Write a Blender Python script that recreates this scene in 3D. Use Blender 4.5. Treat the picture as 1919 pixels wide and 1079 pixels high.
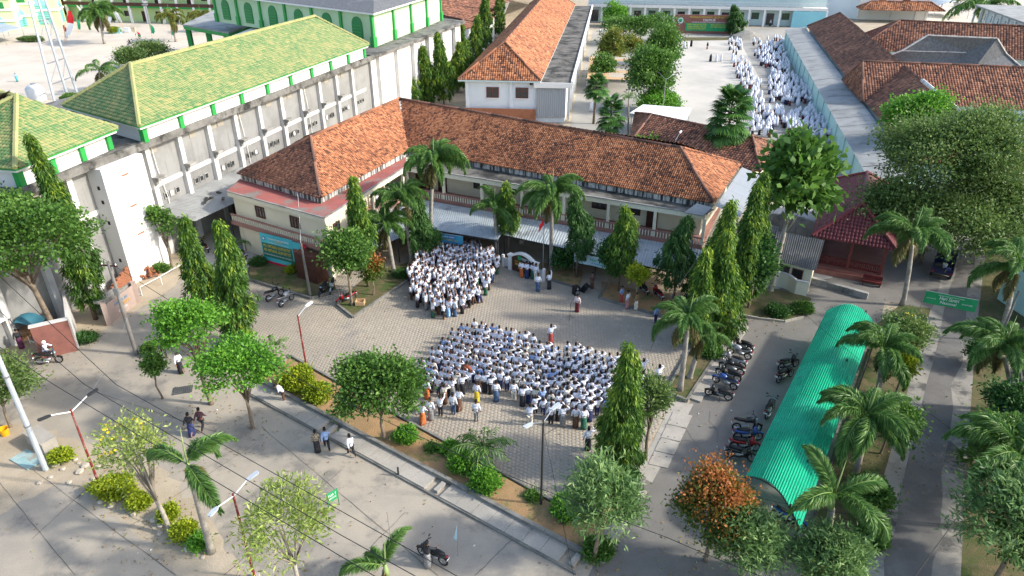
import bpy, bmesh, math, random
import numpy as np
from mathutils import Vector, Matrix
for o in list(bpy.data.objects): bpy.data.objects.remove(o)
R = math.radians
rng = random.Random(11)
nr = np.random.default_rng(11)
SC = bpy.context.scene
COL = SC.collection
# ------------------------------------------------------------------ camera
FPX, PITCH, CAMH, PW, PH = 1300.0, 28.5, 28.0, 1919.0, 1079.0
cd = bpy.data.cameras.new('camera'); cam = bpy.data.objects.new('camera', cd); COL.objects.link(cam)
cd.sensor_width = 36.0; cd.lens = 36.0 * FPX / PW; cd.clip_start = 0.5; cd.clip_end = 3000
cam.location = (0, 0, CAMH); cam.rotation_euler = (R(90 - PITCH), 0, 0)
SC.camera = cam
# ------------------------------------------------------------------ sky and sun
SUN_AZ, SUN_EL = -8.0, 33.0          # degrees from +X, sun stands to the right of the picture
wd = bpy.data.worlds.new('World'); SC.world = wd; wd.use_nodes = True
nt = wd.node_tree; bg = nt.nodes['Background']
sky = nt.nodes.new('ShaderNodeTexSky'); sky.sky_type = 'NISHITA'; sky.sun_disc = False
sky.sun_elevation = R(SUN_EL); sky.sun_rotation = R(90 - SUN_AZ); sky.dust_density = 2.0; sky.air_density = 1.0
nt.links.new(sky.outputs[0], bg.inputs[0]); bg.inputs[1].default_value = 0.15
sl = bpy.data.lights.new('sun', 'SUN'); sun = bpy.data.objects.new('sun', sl); COL.objects.link(sun)
sl.energy = 2.25; sl.angle = R(3.0); sl.color = (1.0, 0.94, 0.85)
sd = Vector((math.cos(R(SUN_AZ)) * math.cos(R(SUN_EL)), math.sin(R(SUN_AZ)) * math.cos(R(SUN_EL)), math.sin(R(SUN_EL))))
sun.rotation_euler = (-sd).to_track_quat('-Z', 'Y').to_euler(); sun.location = sd * 120
SC.view_settings.view_transform = 'Standard'; SC.view_settings.look = 'None'
SC.view_settings.exposure = 1.34; SC.view_settings.gamma = 1.0
SC.cycles.max_bounces = 5; SC.cycles.diffuse_bounces = 3; SC.cycles.transparent_max_bounces = 6
# ------------------------------------------------------------------ placing: a pixel of the photograph and a height give a point of the site
_p = R(PITCH); _F = Vector((0, math.cos(_p), -math.sin(_p))); _U = Vector((0, math.sin(_p), math.cos(_p)))
def G(px, py, z=0.0):
    d = _F * FPX + Vector((1, 0, 0)) * (px - PW / 2) + _U * (PH / 2 - py)
    t = (z - CAMH) / d.z
    return Vector((d.x * t, d.y * t, z))
def pix(P):
    v = Vector(P) - Vector((0, 0, CAMH)); k = FPX / v.dot(_F)
    return PW / 2 + k * v.x, PH / 2 - k * v.dot(_U)
def GP(px, py, A, B, C):
    """the point of the plane A, B, C seen at a pixel"""
    d = _F * FPX + Vector((1, 0, 0)) * (px - PW / 2) + _U * (PH / 2 - py); n = (B - A).cross(C - A); o = Vector((0, 0, CAMH))
    return o + d * (n.dot(A - o) / n.dot(d))
def hgt(bx, by, ty, z0=0.0):
    B = G(bx, by, z0); lo, hi = 0.0, 27.0
    for _ in range(40):
        m = (lo + hi) / 2
        if pix(B + Vector((0, 0, m)))[1] > ty: lo = m
        else: hi = m
    return lo
# ------------------------------------------------------------------ materials
MT = {}
def _mix(nt, a, b, fac, mode='MIX'):
    n = nt.nodes.new('ShaderNodeMix'); n.data_type = 'RGBA'; n.blend_type = mode
    for s, v in ((n.inputs[0], fac), (n.inputs[6], a), (n.inputs[7], b)):
        if hasattr(v, 'is_linked') or hasattr(v, 'links'): nt.links.new(v, s)
        else: s.default_value = v if not isinstance(v, tuple) else (*v[:3], 1)
    return n.outputs[2]
def _noise(nt, scale, detail=4, rough=.6, sx=None, coord=None):
    n = nt.nodes.new('ShaderNodeTexNoise'); n.inputs['Scale'].default_value = scale; n.inputs['Detail'].default_value = detail
    n.inputs['Roughness'].default_value = rough
    g = coord or nt.nodes.new('ShaderNodeNewGeometry').outputs['Position']
    if sx:
        m = nt.nodes.new('ShaderNodeMapping'); m.inputs['Scale'].default_value = sx; nt.links.new(g, m.inputs[0]); g = m.outputs[0]
    nt.links.new(g, n.inputs['Vector'])
    return n.outputs[0]
def _ramp(nt, fac, stops, interp='LINEAR'):
    r = nt.nodes.new('ShaderNodeValToRGB'); r.color_ramp.interpolation = interp
    e = r.color_ramp.elements
    while len(e) < len(stops): e.new(0.5)
    for i, (p, c) in enumerate(stops):
        e[i].position = p; e[i].color = (*c, 1) if isinstance(c, tuple) else (c, c, c, 1)
    nt.links.new(fac, r.inputs[0]); return r.outputs[0]
def M(name, col, rough=.8, col2=None, scale=1.2, lo=.4, hi=.62, dirt=None, dscale=.35, dlo=.5, dhi=.75, streak=False,
      bump=0.0, bscale=25, metal=0.0, spec=.3, fine=.12, tint=None, emit=0.0, trans=0.0, coords='world'):
    """procedural surface: base colour, a second colour in blotches, stains with their own shape, fine grain and relief;
    tint = colour stops driven by each piece's own value"""
    m = bpy.data.materials.new(name); m.use_nodes = True; nt = m.node_tree; b = nt.nodes['Principled BSDF']
    co = nt.nodes.new('ShaderNodeTexCoord').outputs['Object'] if coords == 'object' else None
    if tint:
        a = nt.nodes.new('ShaderNodeAttribute'); a.attribute_name = 'tint'; c = _ramp(nt, a.outputs['Fac'], tint)
    else: c = None
    if c is None:
        if col2:
            f = _ramp(nt, _noise(nt, scale, 6, .65, coord=co), [(lo, 0.0), (hi, 1.0)]); c = _mix(nt, col, col2, f)
        else:
            r = nt.nodes.new('ShaderNodeRGB'); r.outputs[0].default_value = (*col, 1); c = r.outputs[0]
    elif col2:
        f = _ramp(nt, _noise(nt, scale, 6, .65, coord=co), [(lo, 0.0), (hi, 1.0)]); c = _mix(nt, c, col2, f)
    if dirt:
        f = _ramp(nt, _noise(nt, dscale, 8, .7, (4, 4, .35) if streak else None, coord=co), [(dlo, 0.0), (dhi, 1.0)]); c = _mix(nt, c, dirt, f)
    if fine:
        f = _ramp(nt, _noise(nt, 14, 3, .7, coord=co), [(.25, 1 - fine), (.75, 1 + fine * .4)]); c = _mix(nt, c, f, 1.0, 'MULTIPLY')
    nt.links.new(c, b.inputs['Base Color'])
    b.inputs['Roughness'].default_value = rough; b.inputs['Metallic'].default_value = metal; b.inputs['Specular IOR Level'].default_value = spec
    if bump:
        n = nt.nodes.new('ShaderNodeBump'); n.inputs['Strength'].default_value = bump; n.inputs['Distance'].default_value = .05
        nt.links.new(_noise(nt, bscale, 5, .6, coord=co), n.inputs['Height']); nt.links.new(n.outputs[0], b.inputs['Normal'])
    if emit:
        nt.links.new(c, b.inputs['Emission Color']); b.inputs['Emission Strength'].default_value = emit
    if trans:
        t = nt.nodes.new('ShaderNodeBsdfTranslucent'); nt.links.new(c, t.inputs[0])
        mx = nt.nodes.new('ShaderNodeMixShader'); mx.inputs[0].default_value = trans
        out = nt.nodes['Material Output']; nt.links.new(b.outputs[0], mx.inputs[1]); nt.links.new(t.outputs[0], mx.inputs[2]); nt.links.new(mx.outputs[0], out.inputs[0])
    MT[name] = m
    return m
def leafmat(name, stops, trans=.35, rough=.55):
    return M(name, (0, 0, 0), rough=rough, tint=stops, fine=0, trans=trans, spec=.35)
# ------------------------------------------------------------------ mesh helpers
def tagp(o, label=None, cat=None, group=None, kind=None):
    if label: o['label'] = label
    if cat: o['category'] = cat
    if group: o['group'] = group
    if kind: o['kind'] = kind
    return o
def root_of(o):
    while o.parent: o = o.parent
    return o
def thing(name, label, cat, loc=(0, 0, 0), rz=0.0, group=None):
    o = bpy.data.objects.new(name, None); COL.objects.link(o); o.empty_display_size = .3
    o.location = loc; o.rotation_euler = (0, 0, rz)
    return tagp(o, label, cat, group)
def link(name, me, parent=None, kind=None):
    o = bpy.data.objects.new(name, me); COL.objects.link(o)
    if parent is not None: o.parent = parent
    if kind: o['kind'] = kind
    return o
TMP = bpy.data.scenes.new('workbench')          # helper scene, removed at the end: evaluates skins and letters quickly
def evaluated(ob):
    TMP.collection.objects.link(ob); vl = TMP.view_layers[0]; vl.update()
    me = bpy.data.meshes.new_from_object(ob.evaluated_get(vl.depsgraph)); bpy.data.objects.remove(ob); return me
def np_mesh(name, V, F, mat, tint=None, smooth=False):
    """V (n,3) float, F (m,k) int"""
    V = np.asarray(V, np.float32); F = np.asarray(F, np.int32); m, k = F.shape
    me = bpy.data.meshes.new(name)
    me.vertices.add(len(V)); me.vertices.foreach_set('co', V.ravel())
    me.loops.add(m * k); me.loops.foreach_set('vertex_index', F.ravel())
    me.polygons.add(m); me.polygons.foreach_set('loop_start', np.arange(0, m * k, k, dtype=np.int32))
    if tint is not None:
        a = me.attributes.new('tint', 'FLOAT', 'FACE'); a.data.foreach_set('value', np.asarray(tint, np.float32))
    me.update(calc_edges=True); me.validate()
    if smooth: me.polygons.foreach_set('use_smooth', np.ones(m, bool))
    if mat is not None: me.materials.append(MT[mat] if isinstance(mat, str) else mat)
    return me
class MB:
    def __init__(s): s.v = []; s.f = []; s.t = []; s.cur = 0.5
    def face(s, pts):
        n = len(s.v); s.v += [tuple(p) for p in pts]; s.f.append(tuple(range(n, n + len(pts)))); s.t.append(s.cur); return s
    def _add(s, vs, fs):
        n = len(s.v); s.v += [tuple(p) for p in vs]; s.f += [tuple(i + n for i in f) for f in fs]; s.t += [s.cur] * len(fs); return s
    def box(s, c, size, rz=0.0, rx=0.0, ry=0.0, taper=1.0):
        x, y, z = size[0] / 2, size[1] / 2, size[2] / 2; T = taper
        vs = [(-x, -y, -z), (x, -y, -z), (x, y, -z), (-x, y, -z), (-x * T, -y * T, z), (x * T, -y * T, z), (x * T, y * T, z), (-x * T, y * T, z)]
        m = Matrix.Rotation(rz, 3, 'Z') @ Matrix.Rotation(rx, 3, 'X') @ Matrix.Rotation(ry, 3, 'Y'); c = Vector(c)
        return s._add([c + m @ Vector(v) for v in vs], [(3, 2, 1, 0), (4, 5, 6, 7), (0, 1, 5, 4), (1, 2, 6, 5), (2, 3, 7, 6), (3, 0, 4, 7)])
    def bar(s, a, b, w, h, up=(0, 0, 1)):
        """square bar a->b; w sideways, h along up, centred on the line"""
        a, b = Vector(a), Vector(b); d = (b - a); u = Vector(up)
        sdir = d.cross(u)
        if sdir.length < 1e-6: sdir = d.cross(Vector((1, 0, 0)))
        sdir.normalize(); u = sdir.cross(d).normalized(); x = sdir * w / 2; y = u * h / 2
        vs = [a - x - y, a + x - y, a + x + y, a - x + y, b - x - y, b + x - y, b + x + y, b - x + y]
        return s._add(vs, [(0, 1, 2, 3), (7, 6, 5, 4), (0, 4, 5, 1), (1, 5, 6, 2), (2, 6, 7, 3), (3, 7, 4, 0)])
    def prism(s, poly, z0, z1):
        n = len(poly); vs = [(p[0], p[1], z0) for p in poly] + [(p[0], p[1], z1) for p in poly]
        ar = sum(poly[i][0] * poly[(i + 1) % n][1] - poly[(i + 1) % n][0] * poly[i][1] for i in range(n))
        fs = [tuple(range(n - 1, -1, -1)), tuple(range(n, 2 * n))] + [(i, (i + 1) % n, n + (i + 1) % n, n + i) for i in range(n)]
        if ar < 0: fs = [tuple(reversed(f)) for f in fs]
        return s._add(vs, fs)
    def tube(s, pts, rad, n=6, cap=True):
        pts = [Vector(p) for p in pts]; k = len(pts); rad = rad if hasattr(rad, '__len__') else [rad] * k
        vs = []; ref = Vector((0.31, 0.94, 0.1))
        for i, p in enumerate(pts):
            d = (pts[min(i + 1, k - 1)] - pts[max(i - 1, 0)]).normalized()
            if abs(d.dot(ref)) > .95: ref = Vector((1, 0, 0.1))
            x = d.cross(ref).normalized(); y = d.cross(x); ref = x.cross(d) if False else ref
            vs += [p + (x * math.cos(2 * math.pi * j / n) + y * math.sin(2 * math.pi * j / n)) * rad[i] for j in range(n)]
        fs = [(i * n + j, i * n + (j + 1) % n, (i + 1) * n + (j + 1) % n, (i + 1) * n + j) for i in range(k - 1) for j in range(n)]
        if cap: fs += [tuple(range(n - 1, -1, -1)), tuple(range((k - 1) * n, k * n))]
        return s._add(vs, fs)
    def loft(s, rings, cap=True):
        n = len(rings[0]); vs = [p for r in rings for p in r]
        fs = [(i * n + j, i * n + (j + 1) % n, (i + 1) * n + (j + 1) % n, (i + 1) * n + j) for i in range(len(rings) - 1) for j in range(n)]
        if cap: fs += [tuple(range(n - 1, -1, -1)), tuple(range((len(rings) - 1) * n, len(rings) * n))]
        return s._add(vs, fs)
    def lathe(s, prof, c=(0, 0, 0), n=12, sx=1.0, sy=1.0):
        c = Vector(c)
        return s.loft([[(c.x + r * sx * math.cos(2 * math.pi * j / n), c.y + r * sy * math.sin(2 * math.pi * j / n), c.z + z) for j in range(n)] for r, z in prof])
    def sphere(s, c, r, n=8, m=5, sx=1, sy=1, sz=1):
        return s.lathe([(r * math.sin(math.pi * (i + .02) / (m + .04)), -r * sz * math.cos(math.pi * i / m)) for i in range(m + 1)], c, n, sx, sy)
    def mesh(s, name, mat, off=None, smooth=False):
        me = bpy.data.meshes.new(name); v = s.v
        if off is not None: v = [(p[0] - off[0], p[1] - off[1], p[2] - off[2]) for p in v]
        me.from_pydata(v, [], s.f); me.update()
        a = me.attributes.new('tint', 'FLOAT', 'FACE'); a.data.foreach_set('value', s.t)
        for x in (mat if isinstance(mat, (list, tuple)) else [mat]): me.materials.append(MT[x])
        if smooth: me.polygons.foreach_set('use_smooth', [True] * len(me.polygons))
        return me
    def build(s, name, mat, parent=None, kind=None, smooth=False, label=None):
        off = root_of(parent).location if parent is not None else None
        o = link(name, s.mesh(name, mat, off, smooth), parent, kind)
        if label: o['label'] = label
        return o
def single(name, mb, mat, label, cat, base=None, group=None, kind=None, smooth=False):
    """a thing that is one mesh, origin at its base"""
    base = Vector(base) if base is not None else Vector((0, 0, 0))
    o = link(name, mb.mesh(name, mat, base, smooth)); o.location = base
    return tagp(o, label, cat, group, kind)
def copy_tree(o, parent=None):
    c = o.copy(); COL.objects.link(c); c.parent = parent
    for ch in list(o.children): copy_tree(ch, c)
    return c
def sheet(name, pts, z, mat, kind='structure', label=None, parent=None):
    mb = MB(); mb.face([(p[0], p[1], z) for p in pts]); me_up(mb)
    o = mb.build(name, mat, parent)
    if parent is None: o['kind'] = kind
    if label: o['label'] = label
    return o
def rough(pts, amp=.3, step=.6, seed=0):
    r = random.Random(seed); out = []
    for a, b in zip(pts, pts[1:] + pts[:1]):
        n = min(60, max(1, int((b - a).length / step)))
        for i in range(n): p = a.lerp(b, i / n); out.append(p + Vector((r.gauss(0, amp), r.gauss(0, amp), 0)) * (.6 + .4 * math.sin(i * .7)))
    return out
def me_up(mb):
    for i, f in enumerate(mb.f):
        a = [Vector(mb.v[j]) for j in f]; n = Vector((0, 0, 0))
        for j in range(len(a)): n += a[j].cross(a[(j + 1) % len(a)])
        if n.z < 0: mb.f[i] = tuple(reversed(f))
def inpoly(P, poly):
    """P (n,2) array inside polygon"""
    x, y = P[:, 0], P[:, 1]; r = np.zeros(len(P), bool); j = len(poly) - 1
    for i in range(len(poly)):
        xi, yi = poly[i][0], poly[i][1]; xj, yj = poly[j][0], poly[j][1]
        c = ((yi > y) != (yj > y)) & (x < (xj - xi) * (y - yi) / ((yj - yi) or 1e-9) + xi); r ^= c; j = i
    return r
def isect(p, d, q, e):
    """2D line intersection p+t d = q+s e"""
    den = d[0] * e[1] - d[1] * e[0]; t = ((q[0] - p[0]) * e[1] - (q[1] - p[1]) * e[0]) / den
    return Vector((p[0] + d[0] * t, p[1] + d[1] * t, 0))
def off2(p, d, n): return Vector((p[0] + d[0] * n, p[1] + d[1] * n, 0))
# ------------------------------------------------------------------ roof slopes laid with real tiles
def tiles(name, poly, mat, parent, tw=.25, tl=.3, thick=.045, seed=0, patch=.5, pscale=.35, amp=1.0, flank=1.0):
    """poly: 3D points, first edge = eave (left to right seen from outside); tiles rest in courses from the eave up; one joined part"""
    r = np.random.default_rng(seed + 5)
    P = [Vector(p) for p in poly]; o = P[0]; ex = (P[1] - P[0]).normalized()
    top = sum((p for p in P[2:]), Vector((0, 0, 0))) / len(P[2:])
    nrm = (P[1] - P[0]).cross(top - P[0]).normalized()
    if nrm.z < 0: nrm = -nrm
    ey = nrm.cross(ex).normalized()
    if ey.z < 0: ey = -ey
    q = [((p - o).dot(ex), (p - o).dot(ey)) for p in P]
    xs = [a[0] for a in q]; ys = [a[1] for a in q]
    nx = int((max(xs) - min(xs)) / tw) + 2; ny = int((max(ys) - min(ys)) / tl) + 2
    gx, gy = np.meshgrid(np.arange(nx), np.arange(ny)); gx = gx.ravel(); gy = gy.ravel()
    cx = min(xs) + (gx + .5) * tw; cy = min(ys) + (gy + .5) * tl - .04
    k = inpoly(np.stack([cx, np.clip(cy, min(ys) + .02, None)], 1), q); cx, cy, gx, gy = cx[k], cy[k], gx[k], gy[k]; n = len(cx)
    # deck under the tiles
    mb = MB(); mb.face([o + ex * a + ey * b - nrm * .04 for a, b in q]); me_up(mb)
    mb.build('roof_deck', 'roof_dark', parent)
    u = np.array([-.5, -.22, .12, .5]) * tw * 1.02; hgts = np.array([-.35, .9, .9, -.3]) * thick * 1.15 * amp
    jz = r.normal(0, .007, n); jx = r.normal(0, .006, n)
    lowy, topy = -tl * .56, tl * .56
    V = np.zeros((n, 12, 3))
    for i in range(4):
        for j, (yy, lift) in enumerate(((lowy, thick), (topy, .004), (lowy, -.02))):
            h = hgts[i] + lift + jz if j < 2 else hgts[i] * 0 + lift + jz * 0
            V[:, j * 4 + i, 0] = cx + jx + u[i]; V[:, j * 4 + i, 1] = cy + yy; V[:, j * 4 + i, 2] = h
    W = np.array(o)[None, None, :] + V[..., 0:1] * np.array(ex) + V[..., 1:2] * np.array(ey) + V[..., 2:3] * np.array(nrm)
    F = []
    for i in range(3): F.append([i, i + 1, 4 + i + 1, 4 + i])
    for i in range(3): F.append([8 + i, 8 + i + 1, i + 1, i])
    F = (np.array(F)[None] + (np.arange(n) * 12)[:, None, None]).reshape(-1, 4)
    off = np.array(root_of(parent).location)
    wc = np.array(o)[None] + cx[:, None] * np.array(ex) + cy[:, None] * np.array(ey)
    lump = np.zeros(n)
    for _ in range(7):
        d = r.normal(0, 1, 3); lump += np.sin(wc @ d * pscale * (1 + r.random() * 9) + r.random() * 6)
    t = np.clip(.65 + patch * .08 * lump + r.normal(0, .16, n) - .32 * (r.random(n) < .12), 0, 1)
    tf = np.clip(t[:, None] + np.array([-.34, .04, -.3, -.3, -.16, -.3]) * flank, 0, 1).ravel()      # flanks and front lip carry a darker tint than the tile top
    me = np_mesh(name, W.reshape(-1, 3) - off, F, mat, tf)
    return link(name, me, parent, 'stuff')
def ridge(a, b, mat, parent, r=.14, name='ridge_cap', sag=0.0):
    a, b = Vector(a), Vector(b); n = max(2, int((b - a).length / .45)); mb = MB(); d = (b - a) / n
    for i in range(n):
        p = a + d * i; j = (i * 37 % 11) / 11 * .02; mb.cur = (i * 53 % 17) / 17
        mb.tube([p + Vector((0, 0, .02 + j)), p + d * 1.08 + Vector((0, 0, .05 + j))], [r * .88, r], 6)
    return mb.build(name, mat, parent, 'stuff')
# ------------------------------------------------------------------ surfaces
M('concrete_street', (.365, .322, .255), .9, (.295, .265, .218), .16, .43, .58, (.205, .188, .162), .13, .52, .6, bump=.25, fine=.14)
M('sand', (.43, .36, .262), .95, (.35, .29, .205), .35, .4, .62, (.3, .28, .2), .12, .58, .7, bump=.4, bscale=12, fine=.2)
M('far_sand', (.56, .5, .41), .95, (.48, .42, .34), .12, .4, .62, (.36, .33, .28), .05, .58, .7, fine=.1)
M('asphalt', (.165, .155, .138), .9, (.19, .178, .158), .5, .4, .65, (.25, .23, .19), .13, .58, .72, bump=.3, bscale=40, fine=.2)
M('road_asphalt', (.125, .12, .112), .88, (.15, .145, .134), .7, .42, .6, (.17, .168, .155), .3, .6, .66, bump=.3, bscale=40, fine=.2)
M('road_concrete', (.28, .265, .23), .9, (.225, .213, .188), .6, .42, .6, (.085, .085, .08), .22, .53, .6, bump=.3, fine=.2)
M('paver', (.36, .335, .29), .9, tint=[(0, (.31, .27, .212)), (.5, (.34, .297, .232)), (1, (.37, .325, .257))], col2=(.29, .257, .205), scale=.16, lo=.46, hi=.6, dirt=(.21, .2, .185), dscale=.3, dlo=.58, dhi=.72, fine=.12, bump=.2)
M('joint', (.25, .22, .175), .95)
M('court_concrete', (.5, .47, .41), .9, (.42, .4, .35), .12, .42, .62, (.34, .33, .3), .05, .5, .66, fine=.1)
M('far_yard', (.33, .315, .28), .9, (.27, .26, .23), .15, .42, .62, fine=.1)
M('soil', (.36, .22, .105), .95, (.29, .19, .09), .8, .42, .6, (.13, .15, .05), .5, .52, .62, bump=.6, bscale=14, fine=.3)
M('grass_soil', (.1, .095, .04), .95, (.15, .115, .06), .9, .45, .6, (.06, .09, .022), .8, .48, .6, bump=.6, bscale=18, fine=.35)
M('kerb', (.22, .215, .19), .9, (.15, .145, .13), .8, .42, .6, (.08, .085, .07), .7, .55, .7, bump=.3, fine=.2)
M('drain_slab', (.38, .35, .3), .9, (.31, .29, .25), .5, .42, .6, (.2, .195, .175), .3, .56, .72, bump=.3, fine=.15)
M('cream', (.7, .655, .5), .8, (.63, .585, .44), .3, .4, .65, (.4, .37, .29), .35, .6, .85, streak=True, fine=.06)
M('white_wall', (.7, .69, .66), .8, (.7, .69, .65), .25, .4, .65, (.5, .49, .45), .35, .62, .85, streak=True, fine=.05)
M('pale_blue_wall', (.66, .71, .74), .8, (.6, .65, .68), .25, .4, .65, (.45, .48, .48), .35, .62, .85, streak=True, fine=.05)
M('teal_wall', (.42, .62, .58), .8, (.36, .55, .52), .25, .4, .65, (.27, .36, .34), .35, .6, .85, streak=True, fine=.06)
M('pale_teal', (.55, .68, .68), .8, (.5, .63, .63), .25, .4, .65, fine=.05)
M('bright_teal', (.25, .55, .62), .8, (.22, .5, .57), .3, fine=.05)
M('render_grey', (.26, .26, .25), .9, (.21, .21, .2), .35, .42, .6, (.13, .13, .122), .4, .55, .8, streak=True, bump=.15, fine=.08)
M('pillar_white', (.6, .59, .56), .85, (.48, .47, .45), .6, .45, .65, (.28, .27, .25), .35, .6, .82, streak=True, fine=.08)
M('concrete_raw', (.34, .33, .3), .9, (.25, .24, .22), .6, .42, .62, (.09, .09, .08), .5, .5, .68, bump=.3, fine=.2)
M('cornice_grime', (.2, .195, .18), .9, (.13, .125, .115), .7, .42, .62, (.03, .03, .027), .6, .48, .64, bump=.3, fine=.25)
M('slab_grey', (.19, .18, .155), .9, (.12, .115, .1), .5, .42, .62, (.028, .028, .025), .35, .44, .6, bump=.3, fine=.25)
M('slab_red', (.36, .11, .09), .85, (.28, .1, .085), .5, .42, .62, (.2, .185, .16), .45, .5, .62, bump=.2, fine=.2)
M('gutter', (.6, .59, .55), .85, (.5, .49, .46), 1.2, .42, .6, (.04, .04, .036), .9, .44, .56, streak=True, fine=.15)
M('terracotta_band', (.38, .2, .16), .8, (.3, .16, .13), .6, fine=.12)
M('baluster', (.68, .63, .5), .8, fine=.1)
M('wood_dark', (.09, .035, .025), .6, (.06, .025, .018), 2, fine=.2)
M('wood_red', (.19, .045, .035), .55, (.14, .035, .03), 2, fine=.2)
M('glass_dark', (.03, .035, .04), .15, spec=.6, fine=0)
M('glass_sky', (.25, .38, .45), .2, spec=.6, fine=0)
M('roof_dark', (.05, .035, .03), .95, fine=0)
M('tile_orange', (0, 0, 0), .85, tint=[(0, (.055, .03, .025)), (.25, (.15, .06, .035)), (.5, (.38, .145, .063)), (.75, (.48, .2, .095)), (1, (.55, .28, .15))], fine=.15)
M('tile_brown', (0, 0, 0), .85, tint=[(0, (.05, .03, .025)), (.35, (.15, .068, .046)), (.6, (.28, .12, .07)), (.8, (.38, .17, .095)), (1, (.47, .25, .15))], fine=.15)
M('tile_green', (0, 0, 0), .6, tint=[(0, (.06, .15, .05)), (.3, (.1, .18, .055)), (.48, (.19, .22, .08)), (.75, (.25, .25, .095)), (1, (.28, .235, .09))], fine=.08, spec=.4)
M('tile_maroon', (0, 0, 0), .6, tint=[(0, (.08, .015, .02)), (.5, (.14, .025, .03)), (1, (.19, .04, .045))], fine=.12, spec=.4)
M('ridge_orange', (0, 0, 0), .85, tint=[(0, (.12, .06, .04)), (1, (.4, .17, .09))], fine=.2)
M('ridge_brown', (0, 0, 0), .85, tint=[(0, (.08, .05, .04)), (1, (.3, .15, .1))], fine=.2)
M('ridge_green', (0, 0, 0), .7, tint=[(0, (.26, .28, .11)), (1, (.33, .31, .14))], fine=.1)
M('ridge_white', (.62, .6, .56), .85, (.4, .38, .34), 1.5, .45, .6, fine=.2)
M('ridge_maroon', (.15, .03, .035), .6, fine=.1)
M('green_paint', (.025, .3, .06), .55, (.022, .25, .05), .8, fine=.05)
M('green_dark', (.015, .19, .05), .55, fine=.08)
M('pale_green', (.42, .58, .36), .8, (.38, .53, .33), .3, fine=.05)
M('pale_lime', (.6, .72, .35), .8, fine=.05)
M('asbestos', (.32, .325, .31), .9, (.24, .245, .235), .35, .42, .62, (.12, .12, .11), .5, .56, .7, fine=.15)
M('asbestos_dark', (.085, .09, .09), .9, (.06, .065, .065), .5, .42, .62, (.17, .17, .16), .6, .58, .7, fine=.2)
M('grey_tile', (.15, .155, .16), .8, (.1, .105, .11), 3, .42, .6, (.21, .21, .2), .3, .58, .7, fine=.25)
M('zinc', (.45, .5, .52), .5, (.36, .41, .43), .4, .42, .62, (.2, .21, .21), .5, .58, .7, metal=.25, fine=.1)
M('zinc_grey', (.33, .36, .38), .55, (.33, .36, .39), .4, .42, .62, metal=.2, fine=.08)
M('steel', (.34, .35, .36), .45, metal=.7, fine=.1)
M('galv', (.48, .53, .56), .5, (.42, .46, .49), 1, metal=.2, fine=.08)
M('iron_dark', (.03, .03, .03), .5, fine=.1)
M('pole_red', (.2, .025, .02), .6, (.3, .16, .14), 2.2, .5, .62, fine=.15)
M('pole_concrete', (.22, .21, .19), .9, (.15, .14, .13), 1, fine=.2)
M('brick', (.34, .14, .075), .9, (.26, .11, .06), 1.4, fine=.25)
M('granite_red', (.26, .11, .085), .6, (.2, .085, .07), 1, fine=.15)
M('stone', (.3, .285, .25), .9, (.2, .19, .165), 3, fine=.2)
M('pebble', (.5, .44, .34), .9, (.38, .33, .26), 4, fine=.2)
M('rust_wood', (.36, .2, .09), .85, (.28, .15, .07), 1.5, fine=.2)
M('black', (.012, .012, .013), .6, fine=.1)
M('black_gloss', (.012, .012, .014), .22, spec=.6, fine=0)
M('rubber', (.014, .014, .014), .85, fine=.1)
M('chrome', (.55, .56, .58), .25, metal=.9, fine=0)
M('white_paint', (.8, .8, .78), .45, fine=.03)
M('red_gloss', (.3, .012, .016), .25, spec=.6, fine=0)
M('blue_gloss', (.03, .08, .28), .25, spec=.6, fine=0)
M('silver_gloss', (.45, .46, .48), .3, metal=.4, fine=0)
M('maroon', (.13, .018, .02), .6, (.1, .015, .017), 2, fine=.15)
M('red_cloth', (.6, .02, .025), .7, fine=.03)
M('white_cloth', (.82, .82, .8), .8, fine=.03)
M('green_cloth', (.02, .32, .15), .7, fine=.04)
M('yellow_print', (.7, .5, .05), .7, fine=0)
M('white_print', (.82, .82, .8), .7, fine=0)
M('red_print', (.5, .02, .05), .7, fine=.02)
M('faded_teal', (.25, .42, .42), .8, (.35, .45, .43), 2, .42, .6, (.3, .27, .22), 1.2, .52, .62, fine=.15)
M('teal_print', (.05, .42, .48), .6, (.08, .5, .55), .6, fine=.03)
M('blue_print', (.06, .2, .42), .6, (.05, .34, .5), .8, fine=.03)
M('dark_green_print', (.025, .16, .12), .6, fine=.03)
M('green_print', (.02, .28, .1), .6, (.025, .34, .12), .7, fine=.03)
M('pale_print', (.5, .64, .75), .6, (.35, .6, .6), .5, fine=.03)
M('wood_plank', (.55, .36, .19), .8, (.46, .29, .15), 2, fine=.12)
M('cable', (.015, .015, .015), .6, fine=0)
M('tarp_blue', (.03, .12, .17), .6, (.04, .15, .2), 2, fine=.1)
M('plastic_yellow', (.75, .36, .01), .5, fine=.03)
M('plastic_green_tank', (.5, .52, .52), .5, fine=.05)
M('block_tan', (.34, .31, .25), .9, (.28, .26, .21), 1.2, fine=.2)
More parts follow.
